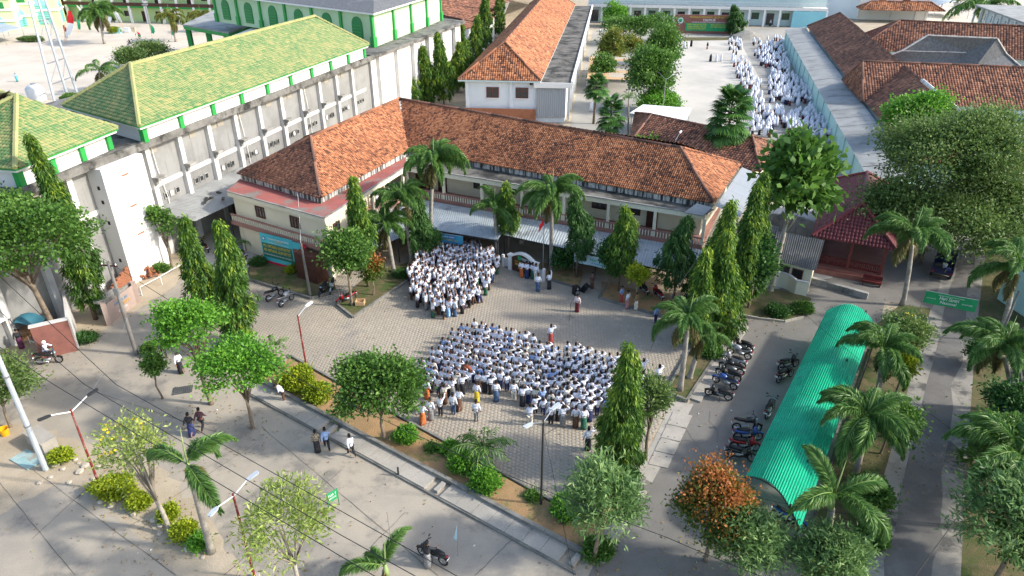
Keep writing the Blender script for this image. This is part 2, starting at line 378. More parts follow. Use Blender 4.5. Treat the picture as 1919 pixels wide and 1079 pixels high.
# ------------------------------------------------------------------ ground, streets, courtyard
sheet('ground', [(-900, -60), (900, -60), (900, 1500), (-900, 1500)], 0, 'sand')
PX = lambda l, z=0.0: [G(x, y, z) for x, y in l]
sheet('field', PX([(-700, 30), (-700, 230), (120, 230), (420, 90), (620, 20), (560, -60), (-200, -60)]), .006, 'far_sand')
sheet('far_sand_field', PX([(1560, -60), (1700, 45), (1919, 62), (2300, 60), (2300, -60)]), .006, 'far_sand')
sheet('street', PX([(-500, 700), (0, 668), (150, 612), (330, 520), (400, 455), (520, 480), (500, 560), (470, 660), (560, 700), (1120, 1060), (1180, 1110), (1150, 1500), (-700, 1500)]), .005, 'concrete_street')
sheet('verge', rough(PX([(-300, 780), (60, 800), (190, 836), (300, 870), (350, 930), (420, 1010), (470, 1090), (400, 1140), (240, 985), (130, 900), (60, 930), (-60, 1000), (-400, 1010)]), .22, .5), .010, 'sand')
sheet('wall_verge', rough(PX([(-60, 720), (0, 690), (140, 655), (190, 622), (330, 535), (350, 515), (320, 500), (150, 590), (-60, 640)]), .16, .5, 1), .012, 'sand')
sheet('alley', PX([(330, 520), (400, 430), (420, 400), (470, 440), (480, 520), (400, 560)]), .009, 'court_concrete')
CY = PX([(440, 560), (470, 640), (545, 672), (1050, 955), (1190, 888), (1215, 830), (1258, 750), (1335, 603), (1260, 590), (1130, 545), (1000, 505), (940, 470), (800, 445), (700, 500), (560, 500), (470, 500)])
court = sheet('courtyard', CY, .012, 'joint')
def hexes(poly, s=.155, gap=.009, z0=.016, h=.03):
    """centres of a hexagon paving laid over poly"""
    a = R(-33.5); e1 = np.array([math.cos(a), math.sin(a)]); e2 = np.array([-e1[1], e1[0]])
    P = np.array([[p[0], p[1]] for p in poly]); u = P @ e1; v = P @ e2
    dx, dy = s * math.sqrt(3), s * 1.5
    i, j = np.meshgrid(np.arange(int((u.max() - u.min()) / dx) + 2), np.arange(int((v.max() - v.min()) / dy) + 2))
    U = u.min() + (i + .5 * (j % 2)) * dx; V = v.min() + j * dy
    C = U.ravel()[:, None] * e1 + V.ravel()[:, None] * e2
    return C[inpoly(C, P)], a
HC, HA = hexes(CY)
def hexmesh(C, s=.155, gap=.006, z=.016, h=.028, jit=.0012):
    n = len(C); k = np.arange(6) * math.pi / 3 + math.pi / 6 + HA
    ring = np.stack([np.cos(k), np.sin(k)], 1)
    V = np.zeros((n, 12, 3)); zz = z + h + nr.normal(0, jit, n)
    V[:, :6, :2] = C[:, None] + ring * (s - gap - .012); V[:, :6, 2] = zz[:, None]
    V[:, 6:, :2] = C[:, None] + ring * (s - gap); V[:, 6:, 2] = zz[:, None] - .007
    F = [[0, 1, 2, 3], [0, 3, 4, 5]] + [[6 + i, 6 + (i + 1) % 6, (i + 1) % 6, i] for i in range(6)]
    return V, np.array(F)
# the 300 pavers nearest in view are single pieces, the rest of the paving one part
pxy = np.array([pix((c[0], c[1], .04)) for c in HC])
free = (pxy[:, 0] > 800) & (pxy[:, 0] < 1108) & (pxy[:, 1] > 815)
free &= ~((np.abs(pxy[:, 0] - 905) < 55) & (pxy[:, 1] > 770) & (pxy[:, 1] < 915)) & ~((pxy[:, 0] > 1035) & (pxy[:, 1] > 900))
idx = np.where(free)[0]; idx = idx[np.argsort(-pxy[idx, 1])][:300]
rest = np.ones(len(HC), bool); rest[idx] = False
V, F = hexmesh(HC[rest]); n = int(rest.sum())
tt = np.clip(nr.normal(.5, .22, n), 0, 1)
link('paving', np_mesh('paving', V.reshape(-1, 3), (F[None] + (np.arange(n) * 12)[:, None, None]).reshape(-1, 4), 'paver', np.repeat(tt, 8)), court, 'stuff')
pms = []
for t in (.2, .4, .5, .6, .8):
    V, F = hexmesh(np.zeros((1, 2)), jit=0, z=0); pms.append(np_mesh('paver', V.reshape(-1, 3), F, 'paver', [t] * 8))
for i in idx:
    o = link('paver', rng.choice(pms), court); o.location = (HC[i][0], HC[i][1], .016 + rng.gauss(0, .0012))
# car park, road, verges
sheet('car_park', PX([(1100, 1085), (1140, 1000), (1205, 905), (1250, 800), (1290, 757), (1400, 590), (1440, 545), (1560, 520), (1660, 560), (1640, 640), (1500, 1085), (1480, 1300), (1080, 1300)]), .006, 'asphalt')
sheet('concrete_apron', PX([(1190, 888), (1222, 830), (1260, 752), (1300, 757), (1262, 830), (1222, 905)]), .016, 'drain_slab')
RL = [(1560, 1300), (1600, 1090), (1668, 850), (1745, 575), (1790, 450), (1810, 400)]; RR = [(1790, 1300), (1800, 1090), (1812, 850), (1832, 600), (1850, 450), (1860, 400)]
def lerp(a, b, t): return (a[0] + (b[0] - a[0]) * t, a[1] + (b[1] - a[1]) * t)
sheet('road', PX(RL + RR[::-1]), .008, 'road_concrete')
def wob(t, amp):
    out = []
    for i in range(len(RL) - 1):
        for k in range(6):
            a = lerp(lerp(RL[i], RL[i + 1], k / 6), lerp(RR[i], RR[i + 1], k / 6), t + amp * math.sin(i * 9 + k * 1.9) + rng.uniform(-amp, amp)); out.append(a)
    return out
sheet('asphalt_strip', PX(wob(.27, .03) + wob(.74, .05)[::-1]), .013, 'road_asphalt')
sheet('back_lane', PX([(1395, 440), (1420, 400), (1560, 330), (1600, 330), (1560, 520), (1440, 545), (1390, 520)]), .0145, 'court_concrete')
sheet('pavilion_yard', rough(PX([(1540, 545), (1660, 565), (1745, 578), (1800, 430), (1812, 395), (1700, 380), (1640, 480), (1545, 500)]), .1, .6, 3), .0125, 'asphalt')
sheet('planted_bank', PX([(1500, 1300), (1500, 1085), (1560, 850), (1640, 610), (1700, 560), (1745, 575), (1668, 850), (1600, 1090), (1560, 1300)]), .011, 'grass_soil')
sheet('roadside_bank', PX([(1790, 1300), (1800, 1090), (1812, 850), (1832, 600), (1850, 450), (2200, 450), (2400, 1300)]), .011, 'grass_soil')
sheet('girls_yard', PX([(1060, 290), (1075, 200), (1112, 55), (1490, 50), (1640, 345), (1600, 400), (1400, 330), (1250, 290)]), .010, 'far_yard')
sheet('assembly_yard', PX([(1240, 235), (1247, 76), (1385, 74), (1425, 150), (1418, 290), (1200, 250)]), .016, 'court_concrete')
# front bed with its kerbs and the covered drain along the street
bed = [(482, 712), (545, 676), (1050, 958), (1192, 890), (1200, 902), (1104, 1048)]
mb = MB(); mb.prism(PX(bed), 0, .22); o = mb.build('soil_bed', 'soil'); o['kind'] = 'structure'
def kerb(name, pts, w=.14, h=.2, mat='kerb', z0=0.0, seg=1.2):
    """a run of kerb stones: each stone a piece of its own"""
    e = bpy.data.objects.new(name, None); COL.objects.link(e); e['kind'] = 'structure'
    P = [Vector((p[0], p[1], 0)) for p in pts]
    for a, b in zip(P[:-1], P[1:]):
        n = max(1, round((b - a).length / seg)); d = (b - a) / n; u = d.normalized()
        for i in range(n):
            j = rng.uniform(-.012, .012)
            k = MB(); k.bar(a + d * i + u * .012 + Vector((0, 0, z0 + h / 2 + j)), a + d * (i + 1) - u * .012 + Vector((0, 0, z0 + h / 2 + j)), w * rng.uniform(.95, 1.05), h)
            o = k.build('kerb_stone', mat); o.parent = e
    return e
kerb('kerb', PX([(478, 712), (1100, 1044)]), .22, .36)
kerb('kerb', PX([(545, 670), (1050, 952), (1192, 886)]), .14, .26)
kerb('kerb', PX([(1104, 1048), (1208, 900)]), .16, .3)
dr = bpy.data.objects.new('drain_cover', None); COL.objects.link(dr); dr['kind'] = 'structure'
a, b = G(465, 722), G(1092, 1060); n = 24; d = (b - a) / n; u = d.normalized(); w = Vector((-u.y, u.x, 0))
for i in range(n):
    p = a + d * i
    if i in (7, 15, 23): mb = MB(); mb.bar(p + u * .5 - w * .0 + Vector((0, 0, .1)), p + d - u * .3 + Vector((0, 0, .1)), .75, .2)
    else: mb = MB(); mb.bar(p + u * .01 + Vector((0, 0, .085 + rng.uniform(-.006, .006))), p + d - u * .01 + Vector((0, 0, .085 + rng.uniform(-.006, .006))), 1.15, .17)
    o = mb.build('slab', 'drain_slab'); o.parent = dr
mb = MB(); mb.bar(a - w * .62 + Vector((0, 0, .06)), b - w * .62 + Vector((0, 0, .06)), .12, .12); o = mb.build('drain_edge', 'kerb'); o.parent = dr
# palm bed between courtyard and car park, with its drain
mb = MB(); mb.prism(PX([(1250, 738), (1285, 752), (1382, 606), (1370, 560), (1330, 590)]), 0, .2); o = mb.build('palm_bed', 'grass_soil'); o['kind'] = 'structure'
kerb('kerb', PX([(1331, 590), (1248, 738), (1286, 754), (1384, 606)]), .16, .27)
d2 = bpy.data.objects.new('drain_cover', None); COL.objects.link(d2); d2['kind'] = 'structure'
a, b = G(1302, 752), G(1394, 612); n = 9; d = (b - a) / n; u = d.normalized()
for i in range(n):
    mb = MB(); mb.bar(a + d * i + u * .01 + Vector((0, 0, .07)), a + d * (i + 1) - u * .01 + Vector((0, 0, .07)), .72, .14); o = mb.build('slab', 'drain_slab'); o.parent = d2
d3 = bpy.data.objects.new('drain_cover', None); COL.objects.link(d3); d3['kind'] = 'structure'
a, b = G(1120, 1052), G(1212, 905); n = 9; d = (b - a) / n; u = d.normalized()
for i in range(n - 1):
    mb = MB(); mb.bar(a + d * i + u * .01 + Vector((0, 0, .07)), a + d * (i + 1) - u * .01 + Vector((0, 0, .07)), .6, .14); o = mb.build('slab', 'drain_slab'); o.parent = d3
# apron slabs by the drain mouth
for i in range(4):
    c0, c1 = lerp((1215, 870), (1262, 770), i / 4), lerp((1215, 870), (1262, 770), (i + .93) / 4)
    q = [c0, (c0[0] + 36, c0[1] + 8), (c1[0] + 36, c1[1] + 8), c1]
    mb = MB(); mb.prism(PX(q), .02, .05); o = mb.build('slab', 'drain_slab'); o.parent = bpy.data.objects['concrete_apron']
# bed before the left wing, bed with the orange shrub, bed under the awning, planted corner by the sheds
mb = MB(); mb.prism(PX([(466, 505), (500, 485), (620, 500), (630, 545), (585, 560), (470, 525)]), 0, .18); o = mb.build('soil_bed', 'grass_soil'); o['kind'] = 'structure'
kerb('kerb', PX([(462, 502), (466, 526), (584, 562), (634, 547)]), .16, .26)
mb = MB(); mb.prism(PX([(632, 570), (662, 596), (775, 520), (765, 495), (700, 510)]), 0, .18); o = mb.build('shrub_bed', 'grass_soil'); o['kind'] = 'structure'
kerb('kerb', PX([(630, 572), (662, 597), (777, 520)]), .16, .26)
mb = MB(); mb.prism(PX([(935, 478), (948, 500), (1085, 540), (1092, 510)]), 0, .16); o = mb.build('flag_bed', 'soil'); o['kind'] = 'structure'
mb = MB(); mb.prism(PX([(1128, 530), (1124, 558), (1300, 610), (1330, 580)]), 0, .16); o = mb.build('awning_bed', 'soil'); o['kind'] = 'structure'
kerb('kerb', PX([(938, 482), (948, 502), (1088, 543)]), .14, .22); kerb('kerb', PX([(1140, 532), (1122, 560), (1302, 613)]), .14, .22)
mb = MB(); mb.prism(PX([(1375, 585), (1400, 592), (1470, 603), (1505, 595), (1520, 560), (1440, 540), (1380, 560)]), 0, .12); o = mb.build('corner_bed', 'grass_soil'); o['kind'] = 'structure'
kerb('kerb', PX([(1378, 590), (1420, 598), (1470, 604), (1506, 596)]), .12, .18, 'drain_slab', seg=.7)
# ------------------------------------------------------------------ L-shaped school building
V3 = lambda p, z: Vector((p[0], p[1], z))
S1, S2, S3, S4 = G(425, 358, 5.9), G(608, 408, 5.9), G(760, 312, 5.9), G(1322, 402, 5.9)
EZ, RZ = 6.45, 9.3
eLL, eLR, eV, eR, eRB = G(450, 325, EZ), G(600, 370, EZ), G(765, 281, EZ), G(1335, 380, EZ), G(1385, 308, EZ)
rC = G(748, 187, 9.75); rF, rR = GP(583, 259, eLR, eV, rC), GP(1275, 279, eV, eR, rC)
eO = Vector((rC.x * 2 - eV.x, rC.y * 2 - eV.y, EZ))            # outer rear corner
school = thing('school_building', 'cream L-shaped two-storey school with orange tiled hip roofs and balustraded balcony', 'building', (S2.x, S2.y, 0))
d2 = (S3 - S2).normalized(); n2 = Vector((-d2.y, d2.x, 0)); d1 = (S4 - S3).normalized(); n1 = Vector((-d1.y, d1.x, 0)); d0 = (S2 - S1).normalized(); n0 = Vector((-d0.y, d0.x, 0))
B1, B2 = S1 + n0 * .3 + d0 * .3, S2 + n0 * .22 - d0 * .2
C1 = B2 + d2 * 5.2; C2 = C1 + n2 * 2.0
Vin = isect(S3 + n2 * 2.0, d2, S3 + n1 * 2.3, d1); W4 = S4 + n1 * 2.3 - d1 * .6
WB, WO, WL = V3(eRB, 0) - d1 * .8, V3(eO, 0) - n1 * .8, V3(eLL, 0)
outline = [B1, B2, C1, C2, Vin, W4, WB, WO]
mb = MB(); mb.prism(outline, 0, 5.58); mb.build('wall', 'cream', school)
# balcony floor, roof ledge
def ledge(name, z0, z1, mat, grow=0.0):
    mb = MB(); q = [S1 - d0 * grow - n0 * grow, S2 + d0 * grow - n0 * grow, S3 - n2 * grow - n1 * grow * .2, S4 + d1 * grow - n1 * grow, WB, WO]
    mb.prism(q, z0, z1); return mb.build(name, mat, school)
ledge('balcony_floor', 2.72, 2.98, 'terracotta_band', .12)
ledge('ledge_beam', 5.42, 5.86, 'cream')
mb = MB(); mb.face([(p.x, p.y, 5.885) for p in (S1 - d0 * .05 - n0 * .05, S2 + d0 * .05 - n0 * .05, S3 + d2 * .0, V3(eV, 0) + n2 * .3, V3(eLR, 0), V3(eLL, 0) - d0 * .2)]); me_up(mb); mb.build('red_ledge', 'slab_red', school)
mb = MB(); mb.face([(p.x, p.y, 5.884) for p in (S3 + d1 * .02, S4 + d1 * .05 - n1 * .05, V3(eR, 0) + d1 * .2, V3(eV, 0) + n1 * .2)]); me_up(mb); mb.build('grey_ledge', 'slab_grey', school)
for a, b in ((S1, S2), (S2, S3), (S3, S4)):
    mb = MB(); mb.bar(V3(a, 5.9), V3(b, 5.9), .14, .09); mb.build('ledge_lip', 'concrete_raw', school)
# eave beam under the tiles
mb = MB(); ring = [eLL, eLR, eV, eR, eRB, eO]
inn = lambda p, q: V3(p, 0)
mb.prism([V3(p, 0) for p in ring], 5.9, 6.42); mb.build('eave_beam', 'gutter', school)
# roof slopes
zz = Vector((0, 0, .06))
tiles('roof_tiles', [eLR + zz - n2 * .18, eV + zz - n2 * .1, rC + zz, rF + zz], 'tile_orange', school, tw=.19, tl=.23, seed=1, patch=.25)
tiles('roof_tiles', [eLL + zz - n0 * .2 - d0 * .2, eLR + zz - n0 * .2 + d0 * .1, rF + zz], 'tile_brown', school, tw=.19, tl=.23, seed=2, patch=.6)
tiles('roof_tiles', [eV + zz - n1 * .15, eR + zz - n1 * .2, rR + zz, rC + zz], 'tile_orange', school, tw=.19, tl=.23, seed=3, patch=.5)
tiles('roof_tiles', [eR + zz + d1 * .15, eRB + zz + d1 * .15, rR + zz], 'tile_orange', school, tw=.19, tl=.23, seed=4, patch=.2)
tiles('roof_tiles', [eRB + zz, eO + zz, rC + zz, rR + zz], 'tile_orange', school, tw=.4, tl=.45, seed=5)
tiles('roof_tiles', [eO + zz, eLL + zz, rF + zz, rC + zz], 'tile_orange', school, tw=.4, tl=.45, seed=6)
z2 = Vector((0, 0, .14))
for a, b, m in ((eLR, rF, 'ridge_brown'), (eLL, rF, 'ridge_brown'), (rF, rC, 'ridge_orange'), (rC, rR, 'ridge_brown'), (eR, rR, 'ridge_brown'), (eRB, rR, 'ridge_orange'), (eO, rC, 'ridge_orange')):
    ridge(a + z2, b + z2, m, school)
mb = MB(); mb.bar(eV + z2 * .5, rC + z2, .3, .05); mb.build('valley_gutter', 'gutter', school)
# balustrades
def balustrade(parent, a, b, z, h=.75, step=.26, skip=False, rail='terracotta_band'):
    a, b = V3(a, z), V3(b, z); L = (b - a).length; d = (b - a).normalized()
    k = MB(); k.bar(a + Vector((0, 0, h)), b + Vector((0, 0, h)), .16, .1); k.build('handrail', rail, parent)
    k = MB(); k.bar(a + Vector((0, 0, .08)), b + Vector((0, 0, .08)), .14, .16); k.build('plinth', rail, parent)
    k = MB(); n = int(L / step)
    for i in range(n): k.box(a + d * (i + .5) * L / n + Vector((0, 0, h / 2 + .05)), (.1, .1, h - .26), math.atan2(d.y, d.x))
    k.build('baluster_row', 'baluster', parent, 'stuff')
balustrade(school, S1 - n0 * .05, S2 - n0 * .05, 2.98)
balustrade(school, C1 + (S2 - B2) + d2 * .1, S3, 2.98)
balustrade(school, S3 + d1 * .2, S4, 2.98)
# corridor columns
cm = MB()
for i in range(8):
    p = S3 + (S4 - S3) * (i / 7.0) + n1 * .12
    k = MB(); k.box((p.x, p.y, 4.2), (.24, .24, 2.44), math.atan2(d1.y, d1.x)); k.build('column', 'cream', school)
    k = MB(); k.box((p.x, p.y, 1.36), (.3, .3, 2.72), math.atan2(d1.y, d1.x)); k.build('column', 'cream', school)
for i in range(3):
    p = C1 + (S3 - C1) * (i / 3.0 + .25) + n2 * .05 - n2 * .05
    k = MB(); k.box((p.x, p.y, 4.2), (.24, .24, 2.44), math.atan2(d2.y, d2.x)); k.build('column', 'cream', school)
# doors and windows
def opening(parent, p, d, w, h, z, kind='window', frame='wood_dark', pane='glass_dark', out=None, proud=.05, bars=1, sill=None):
    """window or door on a wall: p centre point on the wall line, d wall direction; thing > part > sub-part"""
    d = Vector((d[0], d[1], 0)).normalized(); n = Vector((d.y, -d.x, 0)) if out is None else Vector((out[0], out[1], 0)).normalized()
    p = V3(p, 0); zc = z + h / 2
    k = MB(); t = .09
    A = p - d * w / 2 + n * proud; Bq = p + d * w / 2 + n * proud
    k.bar(V3(A, z + t / 2), V3(Bq, z + t / 2), .1, t); k.bar(V3(A, z + h - t / 2), V3(Bq, z + h - t / 2), .1, t)
    for q in [A + d * t / 2, Bq - d * t / 2] + [A + d * w * (i + 1) / (bars + 1) for i in range(bars)]:
        k.bar(V3(q, z + t), V3(q, z + h - t), .08, t, up=(n.x, n.y, 0))
    if h > 1: k.bar(V3(A, z + h * .66), V3(Bq, z + h * .66), .07, .06)
    o = k.build(kind, frame, parent)
    g = MB(); g.bar(V3(p - d * (w / 2 - .03) + n * .03, zc), V3(p + d * (w / 2 - .03) + n * .03, zc), .03, h - .06); g.build('pane' if kind == 'window' else 'door_panel', pane, o)
    if sill: k = MB(); k.bar(V3(A - d * .08 + n * .05, z - .05), V3(Bq + d * .08 + n * .05, z - .05), .2, .08); k.build('sill', sill, o)
    return o
for t in (.3, .68): opening(school, B1 + (B2 - B1) * t, d0, 1.15, 1.05, 4.05, out=-n0, bars=2)
opening(school, B2 + d2 * 1.4, d2, .95, .75, 4.1, out=-n2, bars=1)
opening(school, B2 + d2 * 3.6, d2, .9, 2.1, 3.0, 'door', 'wood_red', 'cream', out=-n2, bars=0)
for t in (.2, .62): opening(school, C2 + (Vin - C2) * t, d2, 1.0, 2.1, 3.0, 'door', 'wood_red', 'wood_red', out=-n2, bars=0)
for t in (.09, .16, .52, .545, .86): opening(school, Vin + (W4 - Vin) * t, d1, 1.0 if t != .09 else 1.9, 2.1, 3.0, 'door', 'wood_dark', 'wood_dark', out=-n1, bars=0)
for t in (.3, .4, .7, .8): opening(school, Vin + (W4 - Vin) * t, d1, 1.5, 1.0, 3.9, out=-n1, bars=2)
for t in (.1, .3, .5, .7, .9): opening(school, Vin + (W4 - Vin) * t, d1, 1.6, 2.0, .3, 'door', 'wood_dark', 'wood_dark', out=-n1, bars=1)
# dark brown tiled front of the ground floor corner and entrance pier
k = MB(); p = B2 - d0 * 1.5 - n0 * .9; k.box((p.x, p.y, 1.3), (2.4, 1.2, 2.6), math.atan2(d0.y, d0.x)); k.build('porch', 'wood_dark', school)
# corrugated awnings on posts
def corrugated(name, a, b, c, d, mat, parent, pitch=.25, amp=.035, kind=None, sheets=None):
    """sheet a-b (back edge), d-c (front edge); corrugation runs from back to front; split in sheets that are parts"""
    a, b, c, d = map(Vector, (a, b, c, d)); L = (b - a).length; ns = sheets or max(1, int(L / 1.6)); up = (b - a).cross(d - a).normalized()
    if up.z < 0: up = -up
    off = root_of(parent).location
    for s in range(ns):
        n = max(4, int(L / ns / pitch * 4)); V = []
        for i in range(n + 1):
            t = (s + i / n * 1.02) / ns; ph = t * L / pitch * 2 * math.pi; w = up * (amp * math.sin(ph) + (s % 2) * .006)
            V += [a + (b - a) * t + w, d + (c - d) * t + w]
        F = [[2 * i, 2 * i + 1, 2 * i + 3, 2 * i + 2] for i in range(n)]
        me = np_mesh(name, np.array([v - off for v in V]), F, mat, [rng.random()] * n, smooth=True)
        link(name, me, parent, kind)
aw = thing('metal_awning', 'long corrugated metal awning along the cream school, grey-blue sheets on posts', 'awning', tuple(G(930, 470)))
az0, az1 = 2.85, 2.35
ab = lambda t: V3(S3 + (S4 - S3) * t - n1 * .3, az0)
F1, F2, F3, F4 = G(800, 428, az1), G(932, 450, az1), G(945, 440, az1 + .1), G(1312, 520, az1 + .1)
corrugated('awning_sheet', ab(.0), ab(.4), F2, F1, 'zinc', aw, sheets=9)
corrugated('awning_sheet', ab(.405), ab(1.02), F4, F3, 'zinc', aw, sheets=15)
for q, r_ in ((F1, F2), (F3, F4)):
    k = MB(); k.bar(q - Vector((0, 0, .09)), r_ - Vector((0, 0, .09)), .08, .1); k.build('front_beam', 'iron_dark', aw)
    n = 4
    for i in range(n + 1):
        p = q + (r_ - q) * (i / n); k = MB(); k.tube([(p.x, p.y, 0), (p.x, p.y, p.z - .1)], .05, 6); k.build('post', 'iron_dark', aw)
# second awning in the corner of the two wings
aw2 = thing('metal_awning', 'small corrugated metal awning in the corner beside the left wing, behind palms', 'awning', tuple(G(745, 480)))
corrugated('awning_sheet', V3(S2 + d2 * 6 - n2 * .2, 2.8), V3(S3, 2.8), G(800, 424, 2.4), G(690, 470, 2.4), 'zinc', aw2, sheets=7)
for q in (G(690, 470, 2.4), G(745, 447, 2.4)): k = MB(); k.tube([(q.x, q.y, 0), (q.x, q.y, 2.36)], .05, 6); k.build('post', 'iron_dark', aw2)
# small lean-to sheets over the right end of the ledge, white gutter sheet at the right gable
k = MB(); q = [G(1282, 398, 6.2), G(1318, 404, 6.2), G(1335, 388, 6.5), G(1305, 381, 6.5)]
k.face(q); k.face([p - Vector((0, 0, .05)) for p in reversed(q)]); k.build('ledge_sheet', 'asbestos', school)
gable = thing('gable_awning', 'pale corrugated lean-to sheet along the right gable end of the school roof', 'awning', tuple(V3(eRB, 0)))
corrugated('awning_sheet', eR + d1 * .3 - Vector((0, 0, .25)), eRB + d1 * .3 - Vector((0, 0, .25)), eRB + d1 * 2.4 - Vector((0, 0, .9)), eR + d1 * 2.4 - Vector((0, 0, .9)), 'zinc_grey', gable, sheets=5)
for p in (eR + d1 * 2.2, (eR + eRB) / 2 + d1 * 2.2, eRB + d1 * 2.2): k = MB(); k.tube([(p.x, p.y, 0), (p.x, p.y, 5.6)], .06, 6); k.build('post', 'steel', gable)
# ------------------------------------------------------------------ grey hall with green roofs, left
H0, H1 = Vector((-34.2, 51.0, 0)), Vector((-19.75, 98.3, 0)); hd = (H1 - H0).normalized(); hn = Vector((hd.y, -hd.x, 0))   # hn faces the courtyard
HP = lambda s, o=0.0: H0 + hd * s + hn * o          # s along the wall, o outwards
HL = (H1 - H0).length
hall = thing('assembly_hall', 'long grey rendered hall with white pilasters under a yellow-green tiled roof', 'building', tuple(HP(0)))
mb = MB(); mb.prism([HP(-30), HP(HL), HP(HL, -19), HP(-30, -19)], 0, 10.2); mb.build('wall', 'render_grey', hall)
mb = MB(); mb.prism([HP(-30, .95), HP(HL + .3, .95), HP(HL + .3, -19.3), HP(-30, -19.3)], 10.2, 10.62); mb.build('cornice', 'cornice_grime', hall)
mb = MB(); mb.bar(HP(-30, .82) + Vector((0, 0, 10.72)), HP(HL + .2, .82) + Vector((0, 0, 10.72)), .22, .2); mb.build('parapet', 'cornice_grime', hall)
sb = [i * 4.05 - 24.6 for i in range(18)]
pil = []
for s in sb:
    if s > HL - .3 or 1.6 < s < 6.2: continue
    k = MB(); p = HP(s, .2); k.box((p.x, p.y, 5.08), (.5, .42, 10.16), math.atan2(hd.y, hd.x)); k.build('pilaster', 'pillar_white', hall); pil.append(s)
    if 6 < s < HL - 6:
        k = MB(); q = HP(s + .25, .75); k.box((q.x, q.y, 7.35), (1.0, .7, .22), math.atan2(hd.y, hd.x)); k.box((HP(s, .5).x, HP(s, .5).y, 7.0), (.3, .35, .5), math.atan2(hd.y, hd.x)); k.build('bracket', 'concrete_raw', hall)
for i, s in enumerate(sb):
    if s > HL - 2: continue
    # band of lighter blocks and floor beam between pilasters
    k = MB(); k.bar(HP(s + .26, .04) + Vector((0, 0, 6.5)), HP(s + 3.79, .04) + Vector((0, 0, 6.5)), .1, .42); k.build('floor_beam', 'pillar_white', hall)
    if 1 < s + 2 < 6: continue
    for j in range(3):
        opening(hall, HP(s + 1.25 + j * .72), hd, .58, .62, 4.95, out=hn, frame='concrete_raw', pane='glass_sky' if s < 0 else ('glass_dark' if (i * 3 + j) % 5 else 'white_paint'), bars=0, proud=.06)
    for j in range(2):
        if (i + j) % 3: k = MB(); k.box((HP(s + 1 + j * 1.1, .02).x, HP(s + 1 + j * 1.1, .02).y, 9.7), (.9, .06, .8), math.atan2(hd.y, hd.x)); k.build('block_patch', 'block_tan', hall)
for s in (8.6, 16.0, 20.8, 28.2, 33.0):
    k = MB(); w = rng.uniform(-.3, .3)
    k.tube([HP(s, .12) + Vector((0, 0, 10.3)), HP(s + .3 + w, .14) + Vector((0, 0, 8)), HP(s + .5, .14) + Vector((0, 0, 5)), HP(s + .55 + w * .3, .14) + Vector((0, 0, 1.5))], .035, 6); k.build('drain_pipe', 'white_paint', hall)
# white stair tower standing proud of the wall
t0, t1, to = 1.7, 6.1, 1.5
mb = MB(); mb.prism([HP(t0, to), HP(t1, to), HP(t1, .02), HP(t0, .02)], 0, 10.19); tw = mb.build('stair_tower', 'white_wall', hall)
for z in (9.1, 3.9, 6.4): k = MB(); k.bar(HP(3.5, to + .02) + Vector((0, 0, z)), HP(4.2, to + .02) + Vector((0, 0, z)), .05, .12); k.build('vent_strip', 'brick', tw)
for z in (8.6, 7.4, 5.6, 2.2): k = MB(); p = HP(t0 - .01, .8); k.box((p.x, p.y, z), (.05, .22, .3), math.atan2(hd.y, hd.x)); k.build('vent_hole', 'black', tw)
for o_ in (.1, .35): k = MB(); k.tube([HP(6.25, .15 + o_) + Vector((0, 0, 7)), HP(6.25, .15 + o_) + Vector((0, 0, 0))], .06, 6); k.build('drain_pipe', 'steel', tw)
# clerestory and hip roof
def green_roof(parent, N, L, Rr, r0, r1, ze, zb, cols):
    """N near eave corner, L far-left corner, Rr right end of the long eave (2D), r0-r1 ridge points (3D)"""
    u = (Rr - N).normalized(); v = (L - N).normalized(); far = Rr + (L - N)
    w = [N + u * .7 + v * .7, Rr - u * .7 + v * .7, far - u * .7 - v * .7, L + u * .7 - v * .7]
    k = MB(); k.prism(w, zb, ze - .12); k.build('clerestory_wall', 'white_wall', parent)
    k = MB(); k.prism([N, Rr, far, L], ze - .02, ze + .1); k.build('eave_board', 'green_paint', parent)
    k = MB(); k.prism([N + u * .12 + v * .12, Rr - u * .12 + v * .12, far - u * .12 - v * .12, L + u * .12 - v * .12], ze - .2, ze - .025); k.build('soffit', 'white_wall', parent)
    for i in range(cols + 1):
        p = w[0] + (w[1] - w[0]) * (i / cols); k = MB(); k.box((p.x, p.y, (zb + ze) / 2 - .06), (.5, .42, ze - zb - .3), math.atan2(u.y, u.x)); k.build('column', 'green_paint', parent)
    for i in range(1, 3):
        p = w[0] + (w[3] - w[0]) * (i / 2); k = MB(); k.box((p.x, p.y, (zb + ze) / 2 - .06), (.42, .5, ze - zb - .3), math.atan2(u.y, u.x)); k.build('column', 'green_paint', parent)
    Z = lambda p: V3(p, ze + .14)
    tiles('roof_tiles', [Z(N), Z(Rr), r1, r0], 'tile_green', parent, tw=.3, tl=.34, thick=.06, seed=21, patch=.45, pscale=.5)
    tiles('roof_tiles', [Z(L), Z(N), r0], 'tile_green', parent, tw=.3, tl=.34, thick=.06, seed=22, patch=.6, pscale=.5)
    tiles('roof_tiles', [Z(Rr), Z(far), r1], 'tile_green', parent, tw=.4, tl=.5, seed=23)
    tiles('roof_tiles', [Z(far), Z(L), r0, r1], 'tile_green', parent, tw=.5, tl=.6, seed=24)
    u_ = Vector((0, 0, .1))
    for a, b in ((Z(N), r0), (Z(L), r0), (Z(Rr), r1), (Z(far), r1), (r0, r1)): ridge(a + u_ * .4, b + u_, 'ridge_green', parent, .2)
N = G(262, 240, 12.2); L_ = G(118, 200, 12.2); RR_ = G(692, 85, 12.2)
mid = (N + L_) / 2; u = (RR_ - N).normalized()
green_roof(hall, V3(N, 0), V3(L_, 0), V3(RR_, 0), G(245, 122, 15.6), GP(590, 32, N, RR_, G(245, 122, 15.6)), 12.2, 10.62, 9)
